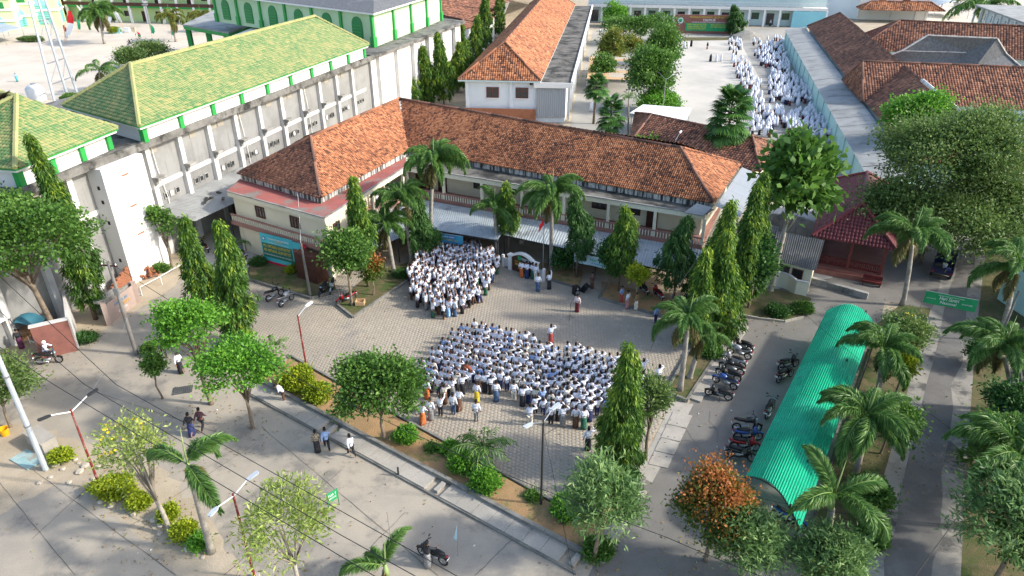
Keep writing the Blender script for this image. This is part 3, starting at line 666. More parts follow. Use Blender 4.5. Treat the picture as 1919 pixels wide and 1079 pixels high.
wing = thing('hall_wing', 'nearer hall wing at the left edge under a yellow-green hip roof', 'building', tuple(HP(-8)))
N2, R2 = G(30, 320, 12.2), G(222, 243, 12.2); u = (R2 - N2).normalized(); v = Vector((-u.y, u.x, 0))
L2 = V3(N2, 0) + v * 11; ap = G(32, 182, 15.4)
# this roof runs to the left, its ridge towards the field
green_roof(wing, V3(N2, 0), L2, V3(R2, 0), ap, ap + v * 2.5 + u * .6, 12.2, 10.63, 3)
# ------------------------------------------------------------------ prayer hall on the same deck
pc = G(703, 88, 10.7); pr_, pl_ = G(826, 38, 10.7), G(408, 40, 10.7)
prayer = thing('prayer_hall', 'tall pale green prayer hall with dark green arched windows', 'building', (pc.x, pc.y, 0))
pu = (pr_ - pc).normalized(); pv = (pl_ - pc).normalized(); pv = Vector((-pu.y, pu.x, 0)) * .0 + pv
PLn = (pl_ - pc).length
q = [V3(pc, 0), V3(pr_, 0), V3(pr_, 0) + pv * PLn, V3(pc, 0) + pv * PLn]
lw = (V3(pc, 0) - V3(H1, 0))
mb = MB(); mb.prism([HP(HL) + Vector((.35, .2, 0)), G(862, 40, 10.6), G(862, 40, 10.6) + pv * 44, HP(HL, -19) + pv * 10], 0, 10.3); mb.build('podium', 'white_wall', prayer)
e1, e2 = HP(HL) + Vector((.5, .3, 0)), V3(G(866, 40, 10.6), 0)
mb = MB(); mb.prism([e1 - pv * .6, e2 - pv * .6 + pu * .6, e2 + pv * 44, e1 + pv * 30], 10.3, 10.68); mb.build('podium_ledge', 'cornice_grime', prayer)
for i in range(6):
    p = e1 + (e2 - e1) * ((i + .3) / 6) - pv * .12; k = MB(); k.box((p.x, p.y, 5.1), (.6, .5, 10.2), math.atan2(pu.y, pu.x)); k.build('pilaster', 'pillar_white', prayer)
mb = MB(); mb.prism(q, 10.69, 15.2); mb.build('wall', 'pale_green', prayer)
rf = [V3(pc, 0) - pu * .9 - pv * .9, V3(pr_, 0) + pu * .9 - pv * .9, V3(pr_, 0) + pu * .9 + pv * 35, V3(pc, 0) - pu * .9 + pv * (PLn + .9)]
mb = MB(); mb.prism(rf, 15.2, 15.42); mb.build('eave_board', 'white_wall', prayer)
mb = MB(); c4 = (rf[0] + rf[2]) / 2; ra, rb = (rf[0] + rf[1]) / 2 + pv * 9, (rf[2] + rf[3]) / 2 - pv * 9
Z = lambda p, z=15.44: V3(p, z)
for f in ([Z(rf[0]), Z(rf[1]), Z(ra, 18.6)], [Z(rf[1]), Z(rf[2]), Z(rb, 18.6), Z(ra, 18.6)], [Z(rf[2]), Z(rf[3]), Z(rb, 18.6)], [Z(rf[3]), Z(rf[0]), Z(ra, 18.6), Z(rb, 18.6)]): mb.face(f)
mb.build('roof', 'grey_tile', prayer)
def arched(parent, p, d, w, h, z, out, mat='green_dark'):
    k = MB(); pts = [(-w / 2, z), (w / 2, z), (w / 2, z + h - w / 2)] + [(w / 2 * math.cos(a * math.pi / 8), z + h - w / 2 + w / 2 * math.sin(a * math.pi / 8)) for a in range(1, 8)] + [(-w / 2, z + h - w / 2)]
    ring = [V3(p + d * x + out * .12, zz_) for x, zz_ in pts]; back = [V3(p + d * x - out * .02, zz_) for x, zz_ in pts]
    k.face(ring); n = len(pts)
    for i in range(n): k.face([ring[i], back[i], back[(i + 1) % n], ring[(i + 1) % n]])
    o = k.build('window', mat, parent)
    for i in range(int(h / .45)):
        b_ = MB(); zc = z + .25 + i * .45
        if zc < z + h - w * .35: b_.bar(V3(p - d * w * .42 + out * .15, zc), V3(p + d * w * .42 + out * .15, zc), .05, .12); b_.build('slat', 'green_paint', o)
    return o
on = -pu
PK = PLn / 6
for i in range(6):
    arched(prayer, V3(pc, 0) + pv * (PK * (i + .5)), pv, 2.3, 3.3, 11.3, Vector((pv.y, -pv.x, 0)) if Vector((pv.y, -pv.x, 0)).y < 0 else Vector((-pv.y, pv.x, 0)))
for i in range(7):
    p = V3(pc, 0) + pv * (.1 + i * (PK - .05)); nrm = Vector((-pv.y, pv.x, 0)); nrm = nrm if nrm.y < 0 else -nrm
    p = p + nrm * .06; k = MB(); k.box((p.x, p.y, 12.95), (.5, .4, 4.5), math.atan2(pv.y, pv.x)); k.build('pilaster', 'green_paint', prayer)
    k = MB(); k.box((p.x, p.y, 11.4), (.8, .66, 1.4), math.atan2(pv.y, pv.x)); k.build('plinth', 'green_paint', prayer)
nrm = -pv
for i in range(1, 5):
    p = V3(pc, 0) + (V3(pr_, 0) - V3(pc, 0)) * (i / 4) + nrm * .06; k = MB(); k.box((p.x, p.y, 12.95), (.5, .4, 4.5), math.atan2(pu.y, pu.x)); k.build('pilaster', 'green_paint', prayer)
    k = MB(); k.box((p.x, p.y, 11.4), (.85, .66, 1.4), math.atan2(pu.y, pu.x)); k.build('plinth', 'green_paint', prayer)
# porch of the prayer hall towards the field
pa, pb = G(345, 45, 8), G(440, 66, 8)
porch = thing('porch', 'flat grey roofed porch with green posts beside the prayer hall', 'porch', (pb.x, pb.y, 0))
mb = MB(); q = [G(343, 47, 9), G(428, 62, 9), G(560, 20, 9), G(412, 15, 9)]; mb.prism([V3(p, 0) for p in q], 8.9, 9.15); mb.build('roof_slab', 'asbestos', porch)
mb = MB(); mb.prism([V3(p, 0) for p in q], 8.3, 8.895); mb.build('fascia', 'green_paint', porch)
for x, y in ((352, 52), (390, 59), (424, 66)): p = G(x, y, 8.3); k = MB(); k.box((p.x, p.y, 4.15), (.8, .8, 8.3)); k.build('post', 'green_paint', porch)
# ------------------------------------------------------------------ buildings behind
def hip(parent, a, b, c, d, z, rise, mat, rmat, tw=.34, tl=.4, seed=0, patch=.4, over=0.0, inset=None, ridge_mats=None):
    """hip roof over the rectangle a-b-c-d (a-b long near eave)"""
    a, b, c, d = (V3(p, 0) for p in (a, b, c, d)); u = (b - a).normalized(); w = (d - a).length; ins = w / 2 if inset is None else inset
    m0, m1 = (a + d) / 2, (b + c) / 2; r0, r1 = V3(m0 + u * ins, z + rise), V3(m1 - u * ins, z + rise); Z = lambda p: V3(p, z)
    for i, f in enumerate(([Z(a), Z(b), r1, r0], [Z(b), Z(c), r1], [Z(c), Z(d), r0, r1], [Z(d), Z(a), r0])):
        tiles('roof_tiles', f, mat, parent, tw=tw, tl=tl, seed=seed + i, patch=patch)
    for p, q_ in ((Z(a), r0), (Z(b), r1), (Z(c), r1), (Z(d), r0), (r0, r1)): ridge(p + Vector((0, 0, .06)), q_ + Vector((0, 0, .1)), rmat, parent, .16)
    return r0, r1
# middle white building with long orange roof and flat concrete strip
ml, mr = G(858, 149, 6.2), G(1013, 152, 6.2); m2 = G(1075, 15, 6.2)
mu = (m2 - mr).normalized(); mv = (ml - mr).normalized()
midb = thing('classroom_block', 'white block with long orange tiled roof and a flat concrete strip', 'building', (mr.x, mr.y, 0))
far = 95
Wd = (ml - mr).length
w0, w1 = V3(mr, 0) + mu * .8 - mv * 3.6, V3(ml, 0) + mu * .8 - mv * .9
mb = MB(); mb.prism([w0, w1, w1 + mu * far, w0 + mu * far], 0, 5.75); mb.build('wall', 'pale_blue_wall', midb)
mb = MB(); mb.prism([V3(ml, 0), V3(mr, 0), V3(mr, 0) + mu * far, V3(ml, 0) + mu * far], 5.95, 6.2); mb.build('eave_board', 'pale_teal', midb)
a_, b_ = V3(mr, 0), V3(mr, 0) + mu * far; c_, d_ = V3(ml, 0) + mu * far, V3(ml, 0)
hip(midb, a_, b_, c_, d_, 6.24, 4.3, 'tile_orange', 'ridge_orange', seed=40, patch=.25)
f0 = V3(mr, 0) + mu * .2 - mv * 4.6
mb = MB(); mb.prism([V3(mr, 0) + mu * .2 + mv * 1.6, f0, f0 + mu * far, V3(mr, 0) + mu * far + mv * 1.6], 5.55, 5.94); mb.build('flat_roof', 'slab_grey', midb)
mb = MB(); mb.bar(V3(f0, 5.98), V3(f0 + mu * far, 5.98), .35, .5); mb.build('parapet', 'white_wall', midb)
mb = MB(); mb.bar(V3(f0 - mu * .06, 5.6), V3(f0 + mv * 5.6 - mu * .06, 5.6), .2, .75); mb.build('roof_beam', 'white_wall', midb)
for t, ww in ((.3, 1.9), (.62, 1.9)):
    p = w1 + (w0 - w1) * t * .92; opening(midb, p, mv, ww, 1.55, 3.5, out=-mu, frame='wood_red', bars=1, sill='white_paint')
for t in (.02, .46): p = w1 + (w0 - w1) * t - mu * .05; k = MB(); k.box((p.x, p.y, 2.9), (.4, .3, 5.8), math.atan2(mv.y, mv.x)); k.build('pilaster', 'pale_blue_wall', midb)
corrugated('wall_sheet', V3(w0 + mv * 4.2 - mu * .3, 5.2), V3(w0 - mv * .1 - mu * .3, 5.2), V3(w0 - mv * .1 - mu * .3, .8), V3(w0 + mv * 4.2 - mu * .3, .8), 'zinc_grey', midb, pitch=.32, amp=.04, sheets=4)
k = MB(); k.bar(V3(w1 - mu * .5, 1.0), V3(w0 + mv * 4.3 - mu * .5, 1.0), .25, 2.0); k.build('brick_base', 'brick', midb)
for i in range(14):                                    # columns and upstairs rail along the yard side
    p = f0 + mu * (2 + i * 6.5) + mv * .5; k = MB(); k.box((p.x, p.y, 2.75), (.35, .35, 5.5), math.atan2(mu.y, mu.x)); k.build('column', 'white_wall', midb)
# orange roofs further left behind the prayer hall
ob = thing('tiled_house', 'house with red-brown tiled roof behind the dark columnar trees', 'building', tuple(G(790, 60)))
a1, b1, c1 = G(800, 62, 5), G(905, 40, 5), G(870, -30, 5)
hip(ob, G(812, 62, 5), G(918, 48, 5), G(960, -35, 5), G(845, -28, 5), 5, 5, 'tile_brown', 'ridge_brown', tw=.5, tl=.55, seed=60)
mb = MB(); mb.prism([V3(p, 0) for p in (G(812, 62, 5), G(918, 48, 5), G(960, -35, 5), G(845, -28, 5))], 0, 4.95); mb.build('wall', 'white_wall', ob)
# low brown roof between the school and the girls' yard
lb = thing('tiled_outbuilding', 'low outbuilding with dark brown tiled roof behind the fan palm', 'building', tuple(G(1300, 300)))
q = [G(1215, 292, 3.0), G(1432, 338, 3.0), G(1458, 268, 3.0), G(1150, 207, 3.0)]
a1 = G(1180, 268, 3.2); b1 = G(1425, 322, 3.2); c1 = G(1462, 272, 3.2); d1_ = G(1190, 212, 3.2)
hip(lb, a1, b1, c1, d1_, 3.2, 2.0, 'tile_brown', 'ridge_brown', seed=70, inset=2.6)
mb = MB(); cen = (a1 + b1 + c1 + d1_) / 4; mb.prism([V3(p + (cen - p) * .08, 0) for p in (a1, b1, c1, d1_)], 0, 3.15); mb.build('wall', 'cream', lb)
wt = thing('white_canopy', 'flat white sheet roof beside the low brown tiled roof', 'canopy', tuple(G(1240, 215)))
mb = MB(); mb.prism([V3(G(x, y, 2.8), 0) for x, y in ((1180, 212), (1285, 228), (1296, 203), (1205, 196))], 2.75, 2.85); mb.build('roof_sheet', 'white_paint', wt)
for x, y in ((1184, 212), (1282, 227), (1292, 204), (1207, 197)): p = G(x, y, 2.75); k = MB(); k.tube([(p.x, p.y, 0), (p.x, p.y, 2.75)], .05, 6); k.build('post', 'steel', wt)
# right-hand block: lean-to, teal wall, tiled ranges, grey roof
rb = thing('walled_block', 'teal walled block with grey lean-to strip and brown tiled roofs', 'building', tuple(G(1612, 325)))
o0, o1 = G(1618, 318, 3.6), G(1470, 55, 3.6); i0, i1 = G(1662, 290, 4.6), G(1512, 50, 4.6)
rd = (o1 - o0).normalized(); rn = Vector((-rd.y, rd.x, 0)); rn = rn if rn.x < 0 else -rn      # towards the yard
wa, wb = V3(o0, 0) - rn * .35 - rd * 3, V3(o1, 0) - rn * .35
mb = MB(); mb.prism([wa, wb, wb - rn * 4.6, wa - rn * 4.6], 0, 3.4); mb.build('wall', 'teal_wall', rb)
nsh = 26
for s in range(nsh):
    t0_, t1_ = s / nsh, (s + .97) / nsh; P = [o0.lerp(o1, t0_) - rd * 3 * (1 - t0_), o0.lerp(o1, t1_) - rd * 3 * (1 - t1_)]
    Q = [p - rn * 4.4 + Vector((0, 0, .75)) for p in P]; j = rng.uniform(-.02, .02); V = []; n = 14
    for i in range(n + 1):
        t = i / n; w = Vector((0, 0, .035 * math.sin(t * 2 * math.pi * 7) + j)); V += [P[0].lerp(P[1], t) + w - rb.location, Q[0].lerp(Q[1], t) + w - rb.location]
    link('roof_sheet', np_mesh('roof_sheet', np.array(V), [[2 * i, 2 * i + 1, 2 * i + 3, 2 * i + 2] for i in range(n)], 'asbestos', [.5] * n, True), rb)
for i in range(16):
    p = wa + (wb - wa) * ((i + .5) / 16) + rn * .06; k = MB(); k.box((p.x, p.y, 1.7), (.3, .2, 3.35), math.atan2(rd.y, rd.x)); k.build('pilaster', 'teal_wall', rb)
def Q4(*l, z): return [G(x, y, z) for x, y in l]
E1 = V3(o0, 0) - rn * 4.6 + rd * 4; L1 = (o1 - o0).length
p1, p2 = E1 + rd * 0, E1 + rd * (L1 - 6)
cross = -rn
# a range along the yard and one running off to the right
n_ = p1 - rd * 3.5
hip(rb, p2, n_, n_ + cross * 11, p2 + cross * 11, 4.75, 3.6, 'tile_brown', 'ridge_brown', tw=.36, tl=.42, seed=80, patch=.5)
mb = MB(); mb.prism([p2 + cross * .6 - rd * .5, n_ + rd * .6 + cross * .6, n_ + rd * .6 + cross * 10.4, p2 + cross * 10.4 - rd * .5], 0, 4.7); mb.build('wall', 'pale_teal', rb)
g0_, g1_ = G(1793, 200, 4.6), G(1919, 206, 4.6); gu = (g1_ - g0_).normalized(); k_ = Vector((-gu.y, gu.x, 0)); rr_ = G(1780, 123, 8.7); hw = (rr_ - g0_).dot(k_)
ga = V3(g0_, 0) - gu * 12; gb = V3(g0_, 0) + gu * 60; wv = k_ * hw * 2
hip(rb, ga, gb, gb + wv, ga + wv, 4.7, 4.1, 'tile_brown', 'ridge_brown', tw=.36, tl=.42, seed=90, patch=.45, inset=.6)
mb = MB(); mb.prism([ga + gu * 1 + k_ * 1, gb + k_ * 1, gb + wv - k_, ga + wv + gu - k_], 0, 4.65); mb.build('wall', 'pale_teal', rb)
mr0 = n_ + cross * 5.5; ridge(V3(mr0 + rd * 5.5, 8.5), V3(mr0 + rd * 24, 8.5), 'ridge_white', rb, .26)
for i in range(5):
    p = ga + gu * (10 + i * 4.2) + k_ * .98; opening(rb, p, gu, 2.4, 1.7, 1.5, out=-k_, frame='bright_teal', bars=3)
k = MB(); k.bar(V3(ga + gu * 3 - k_ * .2, 3.6), V3(gb - k_ * .2, 3.6), .3, .35); k.build('fascia', 'bright_teal', rb)
# far tiled range across
fr = thing('tiled_range', 'long brown tiled roof behind the dark grey roof, far right', 'building', tuple(G(1600, 60)))
fa, fb, fc, fd = G(1590, 92, 4.6), G(1835, 96, 4.6), G(1860, 60, 4.6), G(1545, 38, 4.6)
fu = (G(1800, 50, 8) - G(1560, 38, 8)).normalized(); fv = Vector((-fu.y, fu.x, 0)); fv = fv if fv.y > 0 else -fv
f0_ = G(1605, 92, 4.6); hip(fr, f0_, f0_ + fu * 38, f0_ + fu * 38 + fv * 16, f0_ + fv * 16, 4.6, 4.6, 'tile_brown', 'ridge_brown', tw=.45, tl=.5, seed=100, patch=.3, inset=7)
mb = MB(); mb.prism([V3(f0_, 0) + fv + fu, V3(f0_, 0) + fu * 37 + fv, V3(f0_, 0) + fu * 37 + fv * 15, V3(f0_, 0) + fu + fv * 15], 0, 4.55); mb.build('wall', 'pale_teal', fr)
# dark grey roof
gr = thing('grey_roofed_hall', 'open hall with broad dark grey tiled roof and pale ridge lines', 'building', tuple(G(1780, 110)))
g0, g1 = G(1738, 67, 9.5), G(1868, 73, 9.5); s0, s1 = G(1690, 96, 7), G(1885, 101, 7); b0, b1_ = G(1640, 115, 5.2), G(1912, 125, 5.2)
mb = MB(); mb.face([s0, s1, g1, g0]); mb.face([b0, b1_, s1, s0]); me_up(mb)
bk = g0 + (g0 - s0) * .9 + Vector((0, 0, -4.4)); bk1 = g1 + (g1 - s1) * .9 + Vector((0, 0, -4.4))
bk.z = bk1.z = 5.2; lft = G(1645, 80, 5.2)
mb.face([g0, g1, bk1, bk]); mb.face([b0, s0, g0, bk]); mb.face([b1_, bk1, g1, s1]); me_up(mb); mb.build('roof', 'grey_tile', gr)
for a_, b_ in ((g0, g1), (g0, s0), (s0, b0), (g1, s1), (s1, b1_)): k = MB(); k.bar(a_ + Vector((0, 0, .12)), b_ + Vector((0, 0, .12)), .35, .16); k.build('ridge_cap', 'ridge_white', gr)
k = MB(); k.bar(s0 + Vector((0, 0, .1)), s1 + Vector((0, 0, .1)), .12, .1); k.build('roof_seam', 'ridge_white', gr)
for p in (b0, b1_, bk, bk1, (b0 + b1_) / 2): q = p + (((b0 + bk1) / 2) - p) * .08; k = MB(); k.box((q.x, q.y, 2.55), (.4, .4, 5.1)); k.build('post', 'white_wall', gr)
# long two-storey teal school across the top of the yard
tu = (G(1540, 50) - G(1110, 40)).normalized(); tv = Vector((-tu.y, tu.x, 0)); t0p = G(1100, 42); tl = (G(1540, 50) - G(1100, 42)).length
top = thing('teal_school', 'long pale teal two-storey school with white balcony rail across the girls yard', 'building', tuple(t0p))
mb = MB(); mb.prism([t0p + tv * 2.4, t0p + tu * tl + tv * 2.4, t0p + tu * tl + tv * 14, t0p + tv * 14], 0, 9); mb.build('wall', 'pale_teal', top)
mb = MB(); mb.prism([t0p - tv * .3, t0p + tu * tl - tv * .3, t0p + tu * tl + tv * 2.4, t0p + tv * 2.4], 4.3, 5.0); mb.build('balcony_floor', 'white_wall', top)
mb = MB(); mb.prism([t0p - tv * .3, t0p + tu * tl - tv * .3, t0p + tu * tl + tv * 14, t0p + tv * 14], 9, 9.5); mb.build('roof_slab', 'white_wall', top)
for i in range(17):
    p = t0p + tu * (tl * i / 16); k = MB(); k.box((p.x, p.y, 2.15), (.55, .55, 4.3), math.atan2(tu.y, tu.x)); k.build('column', 'white_wall', top)
    if i < 16:
        c = t0p + tu * (tl * (i + .5) / 16) + tv * 2.4
        opening(top, c, tu, 2.0, 1.7 if i % 3 else 3.0, 1.6 if i % 3 else .2, 'window' if i % 3 else 'door', 'green_dark' if i % 3 else 'wood_dark', out=-tv, bars=2)
k = MB(); k.bar(V3(t0p - tv * .2, 6.1), V3(t0p + tu * tl - tv * .2, 6.1), .15, .15); k.bar(V3(t0p - tv * .2, 5.5), V3(t0p + tu * tl - tv * .2, 5.5), .1, .1)
for i in range(60): p = t0p + tu * (tl * i / 60) - tv * .2; k.bar(V3(p, 5.0), V3(p + tu * tl / 120, 6.05), .08, .08)
k.build('balcony_rail', 'white_wall', top, 'stuff')
k = MB(); c = t0p + tu * (tl - 4.5) - tv * .1; k.box((c.x, c.y, 2.1), (8.5, .5, 4.2), math.atan2(tu.y, tu.x)); k.build('end_wall', 'bright_teal', top)
# white block top right, with its own low tiled porch and arched sheds
wbk = thing('white_block', 'white two-storey block with brown windows at the top right edge', 'building', tuple(G(1620, 38)))
b0 = G(1605, 36); bu = tu; bv = tv
mb = MB(); mb.prism([b0, b0 + bu * 19, b0 + bu * 19 + bv * 12, b0 + bv * 12], 0, 11); mb.build('wall', 'white_wall', wbk)
for t in (6, 12.5): opening(wbk, b0 + bu * t, bu, 2.0, 1.5, 4.2, out=-bv, frame='wood_red', pane='wood_red', bars=1)
for t in (0.2, 3.4, 9.4, 16, 18.8): k = MB(); p = b0 + bu * t - bv * .08; k.box((p.x, p.y, 5.5), (.6, .3, 10.9), math.atan2(bu.y, bu.x)); k.build('pilaster', 'white_wall', wbk)
mb = MB(); w_ = G(1545, 20); mb.prism([b0 - bu * 12 + bv * 6, b0 + bv * 1, b0 + bv * 12, b0 - bu * 12 + bv * 16], 0, 9); mb.build('side_wing', 'pale_blue_wall', wbk)
k = MB()
for i in range(13): p = b0 - bu * 12 * (i / 12) + bv * (1 + 5 * i / 12) - bv * .2; k.bar(V3(p, 5), V3(p, 6.2), .15, .15)
k.bar(V3(b0 + bv * .8, 6.2), V3(b0 - bu * 12 + bv * 5.8, 6.2), .15, .15); k.build('balcony_rail', 'white_wall', wbk)
p0 = b0 - bv * 7 - bu * 1; hip(wbk, p0, p0 + bu * 22, p0 + bu * 22 + bv * 6.5, p0 + bv * 6.5, 3.4, 2.0, 'tile_orange', 'ridge_orange', tw=.5, tl=.55, seed=120)
sh = thing('arched_shed', 'open arched grey metal shed beside the sandy field, far right', 'shed', tuple(G(1760, 30)))
s0 = G(1748, 34); s1 = s0 + tu * 9.5
for j in range(6):
    V = []; n = 14
    for i in range(n + 1):
        a = math.pi * i / n; x = 4.7 - 4.7 * math.cos(a); z = 2.2 + 2.4 * math.sin(a)
        for t in (j / 6, (j + .98) / 6): V.append(s0 + tu * x + tv * 12 * t + Vector((0, 0, z)) - sh.location)
    link('roof_sheet', np_mesh('roof_sheet', np.array(V), [[2 * i, 2 * i + 1, 2 * i + 3, 2 * i + 2] for i in range(n)], 'zinc', [.5] * n, True), sh)
for x in (0, 9.4):
    for t in (0, 6, 12): p = s0 + tu * x + tv * t; k = MB(); k.tube([(p.x, p.y, 0), (p.x, p.y, 2.3)], .07, 6); k.build('post', 'steel', sh)
# green-white school at the right edge, far
eb = thing('balcony_school', 'two-storey school with pale lime balcony at the right edge, by the grey roof', 'building', tuple(G(1890, 118)))
c0 = G(1893, 112); ed = Vector((rd.x, rd.y, 0)) ; eo = Vector((ed.y, -ed.x, 0)); eo = eo if eo.x > 0 else -eo
c0 = G(1905, 135); q0 = c0 + ed * 0; q1 = c0 + ed * 34
mb = MB(); mb.prism([q0 + eo * 2.2, q1 + eo * 2.2, q1 + eo * 12, q0 + eo * 12], 0, 8.6); mb.build('wall', 'pale_blue_wall', eb)
mb = MB(); mb.prism([q0, q1, q1 + eo * 2.2, q0 + eo * 2.2], 3.6, 5.0); mb.build('balcony', 'pale_lime', eb)
mb = MB(); mb.prism([q0 - eo * .4, q1 - eo * .4, q1 + eo * 12, q0 + eo * 12], 8.6, 8.9); mb.build('roof_slab', 'asbestos', eb)
for i in range(9):
    p = q0 + ed * (34 * i / 8) + eo * .2; k = MB(); k.box((p.x, p.y, 4.3), (.4, .4, 8.6), math.atan2(ed.y, ed.x)); k.build('column', 'white_wall', eb)
    if i < 8: opening(eb, q0 + ed * (34 * (i + .5) / 8) + eo * 2.2, ed, 2, 1.6, 1.2, out=-eo, frame='bright_teal', bars=2); opening(eb, q0 + ed * (34 * (i + .5) / 8) + eo * 2.2, ed, 2, 1.6, 5.6, out=-eo, frame='white_paint', bars=2)
# far-left school across the field
fl0, fl1 = G(90, 48), G(560, 56); lu = (G(420, 47) - G(160, 40)).normalized(); lv = Vector((-lu.y, lu.x, 0))
f0p = G(75, 38); FLn = 120
fs = thing('field_school', 'long two-storey white and green school with corridor beyond the sandy field', 'building', tuple(f0p))
mb = MB(); mb.prism([f0p + lv * 2.4, f0p + lu * FLn + lv * 2.4, f0p + lu * FLn + lv * 11, f0p + lv * 11], 0, 9); mb.build('wall', 'pale_lime', fs)
mb = MB(); mb.prism([f0p, f0p + lu * FLn, f0p + lu * FLn + lv * 2.4, f0p + lv * 2.4], 4.0, 4.5); mb.build('balcony_floor', 'green_paint', fs)
mb = MB(); mb.prism([f0p - lv * .15, f0p + lu * FLn - lv * .15, f0p + lu * FLn + lv * .05, f0p + lv * .05], 4.5, 5.4); mb.build('balcony_wall', 'wood_dark', fs)
mb = MB(); mb.prism([f0p - lv * .4, f0p + lu * FLn - lv * .4, f0p + lu * FLn + lv * 11, f0p + lv * 11], 9, 9.4); mb.build('roof_slab', 'white_wall', fs)
for i in range(25):
    p = f0p + lu * (FLn * i / 24) + lv * .15; k = MB(); k.box((p.x, p.y, 4.5), (.6, .6, 9), math.atan2(lu.y, lu.x)); k.build('column', 'white_wall', fs)
    if i < 24: opening(fs, f0p + lu * (FLn * (i + .5) / 24) + lv * 2.4, lu, 2.4 if i % 2 else 1.3, 1.4 if i % 2 else 2.8, 1.5 if i % 2 else .1, 'window' if i % 2 else 'door', 'wood_dark', 'glass_dark' if i % 2 else 'wood_dark', out=-lv, bars=2)
    if i < 24: opening(fs, f0p + lu * (FLn * (i + .5) / 24) + lv * 2.4, lu, 1.3 if i % 2 else 2.4, 2.8 if i % 2 else 1.4, 4.6 if i % 2 else 6, 'door' if i % 2 else 'window', 'wood_dark', 'wood_dark', out=-lv, bars=1)
# green gatehouse, top left
gh = thing('green_gatehouse', 'cream and teal gatehouse with two arched towers at the top left corner', 'building', tuple(G(20, 70)))
for (x, y), (w, h) in (((25, 52), (9, 9)), ((75, 48), (8, 12)), ((-20, 60), (10, 8))):
    p = G(x, y); k = MB(); k.box((p.x, p.y + w / 2, h / 2), (w, w, h), .35); k.build('tower', 'pale_lime', gh)
    for j in range(3): k = MB(); k.box((p.x, p.y + w / 2, h * (j + 1) / 3), (w + .7, w + .7, .5), .35); k.build('cornice', 'white_wall', gh)
    q = Vector((p.x, p.y + w / 2, 0)); dx = Vector((math.cos(.35), math.sin(.35), 0)); o_ = Vector((dx.y, -dx.x, 0))
    arched(gh, q + o_ * w / 2, dx, w * .5, h * .55, .3, o_, 'bright_teal'); arched(gh, q + dx * w / 2, o_, w * .4, h * .5, .3, dx, 'bright_teal')
    k = MB(); k.box((q.x, q.y, h * .8), (w * .7, w + .1, h * .2), .35); k.build('teal_panel', 'green_dark', gh)
ls = thing('sheet_shelter', 'flat grey sheet shelter on thin posts before the green gatehouse', 'shelter', tuple(G(15, 82)))
q = [G(-40, 62, 3), G(5, 60, 3), G(41, 52, 3), G(10, 44, 3), G(-40, 48, 3)]; k = MB(); k.prism([V3(p, 0) for p in q], 2.95, 3.05); k.build('roof_sheet', 'zinc', ls)
for p in q: k = MB(); k.tube([(p.x, p.y, 0), (p.x, p.y, 2.95)], .06, 6); k.build('post', 'steel', ls)
# ------------------------------------------------------------------ vegetation
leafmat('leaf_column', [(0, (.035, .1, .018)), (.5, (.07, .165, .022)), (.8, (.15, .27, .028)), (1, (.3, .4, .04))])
leafmat('leaf_bright', [(0, (.06, .19, .02)), (.5, (.12, .31, .03)), (1, (.23, .45, .05))])
leafmat('leaf_mid', [(0, (.045, .12, .02)), (.5, (.085, .19, .03)), (1, (.16, .29, .05))])
leafmat('leaf_deep', [(0, (.026, .08, .018)), (.5, (.05, .135, .03)), (1, (.1, .21, .045))])
leafmat('leaf_dusty', [(0, (.07, .13, .035)), (.5, (.12, .2, .05)), (1, (.22, .3, .085))])
leafmat('leaf_pale', [(0, (.16, .24, .05)), (.5, (.27, .36, .08)), (1, (.45, .5, .15))])
leafmat('leaf_silver', [(0, (.08, .17, .05)), (.5, (.15, .27, .085)), (1, (.32, .44, .17))])
leafmat('leaf_lime', [(0, (.13, .2, .012)), (.5, (.26, .34, .018)), (1, (.45, .5, .03))])
leafmat('leaf_orange', [(0, (.05, .12, .02)), (.42, (.12, .15, .02)), (.6, (.34, .13, .03)), (1, (.5, .19, .06))])
leafmat('leaf_ochre', [(0, (.08, .13, .02)), (.6, (.16, .2, .03)), (1, (.34, .24, .03))])
leafmat('leaf_palm', [(0, (.05, .13, .028)), (.5, (.1, .215, .042)), (1, (.23, .37, .085))], .3, .42)
leafmat('leaf_palm_old', [(0, (.1, .1, .03)), (.5, (.16, .15, .045)), (1, (.25, .2, .07))], .3, .5)
leafmat('leaf_fan', [(0, (.03, .1, .02)), (.5, (.06, .16, .03)), (1, (.12, .25, .05))], .25, .45)
leafmat('petal', [(0, (.75, .55, .01)), (1, (.85, .7, .02))])
M('bark', (.22, .17, .12), .95, (.14, .11, .08), 3, .42, .6, bump=.4, bscale=8, fine=.25)
M('bark_pale', (.36, .32, .26), .95, (.24, .21, .17), 2, .42, .6, bump=.3, bscale=8, fine=.2)
M('palm_bark', (.36, .33, .28), .95, (.24, .22, .185), 2.2, .42, .6, bump=.5, bscale=6, fine=.2)
M('crownshaft', (.2, .3, .09), .6, (.27, .33, .14), 2, fine=.1)
M('sheath', (.3, .2, .1), .8, (.2, .13, .07), 3, fine=.2)
def unit(v): return v / (np.linalg.norm(v, axis=1, keepdims=True) + 1e-9)
def leaves(C, D, ln, wd, r, lt=(.75, 1.25)):
    """leaf blades at points C along directions D: bent diamonds with 2 quads"""
    n = len(C); D = unit(D); s = r.uniform(lt[0], lt[1], n)[:, None]
    X = unit(np.cross(D, r.normal(0, 1, (n, 3)))); Nn = np.cross(X, D)
    L = ln * s; Wd = wd * s
    mid = C + D * L * .5 + Nn * L * .05
    tip = C + D * L - Nn * L * .06 + np.array([0, 0, -1.0]) * L * .1
    V = np.stack([C, mid + X * Wd * .5, tip, mid - X * Wd * .5], 1)
    return V.reshape(-1, 3)
def quads(n): return np.arange(n * 4).reshape(n, 4)
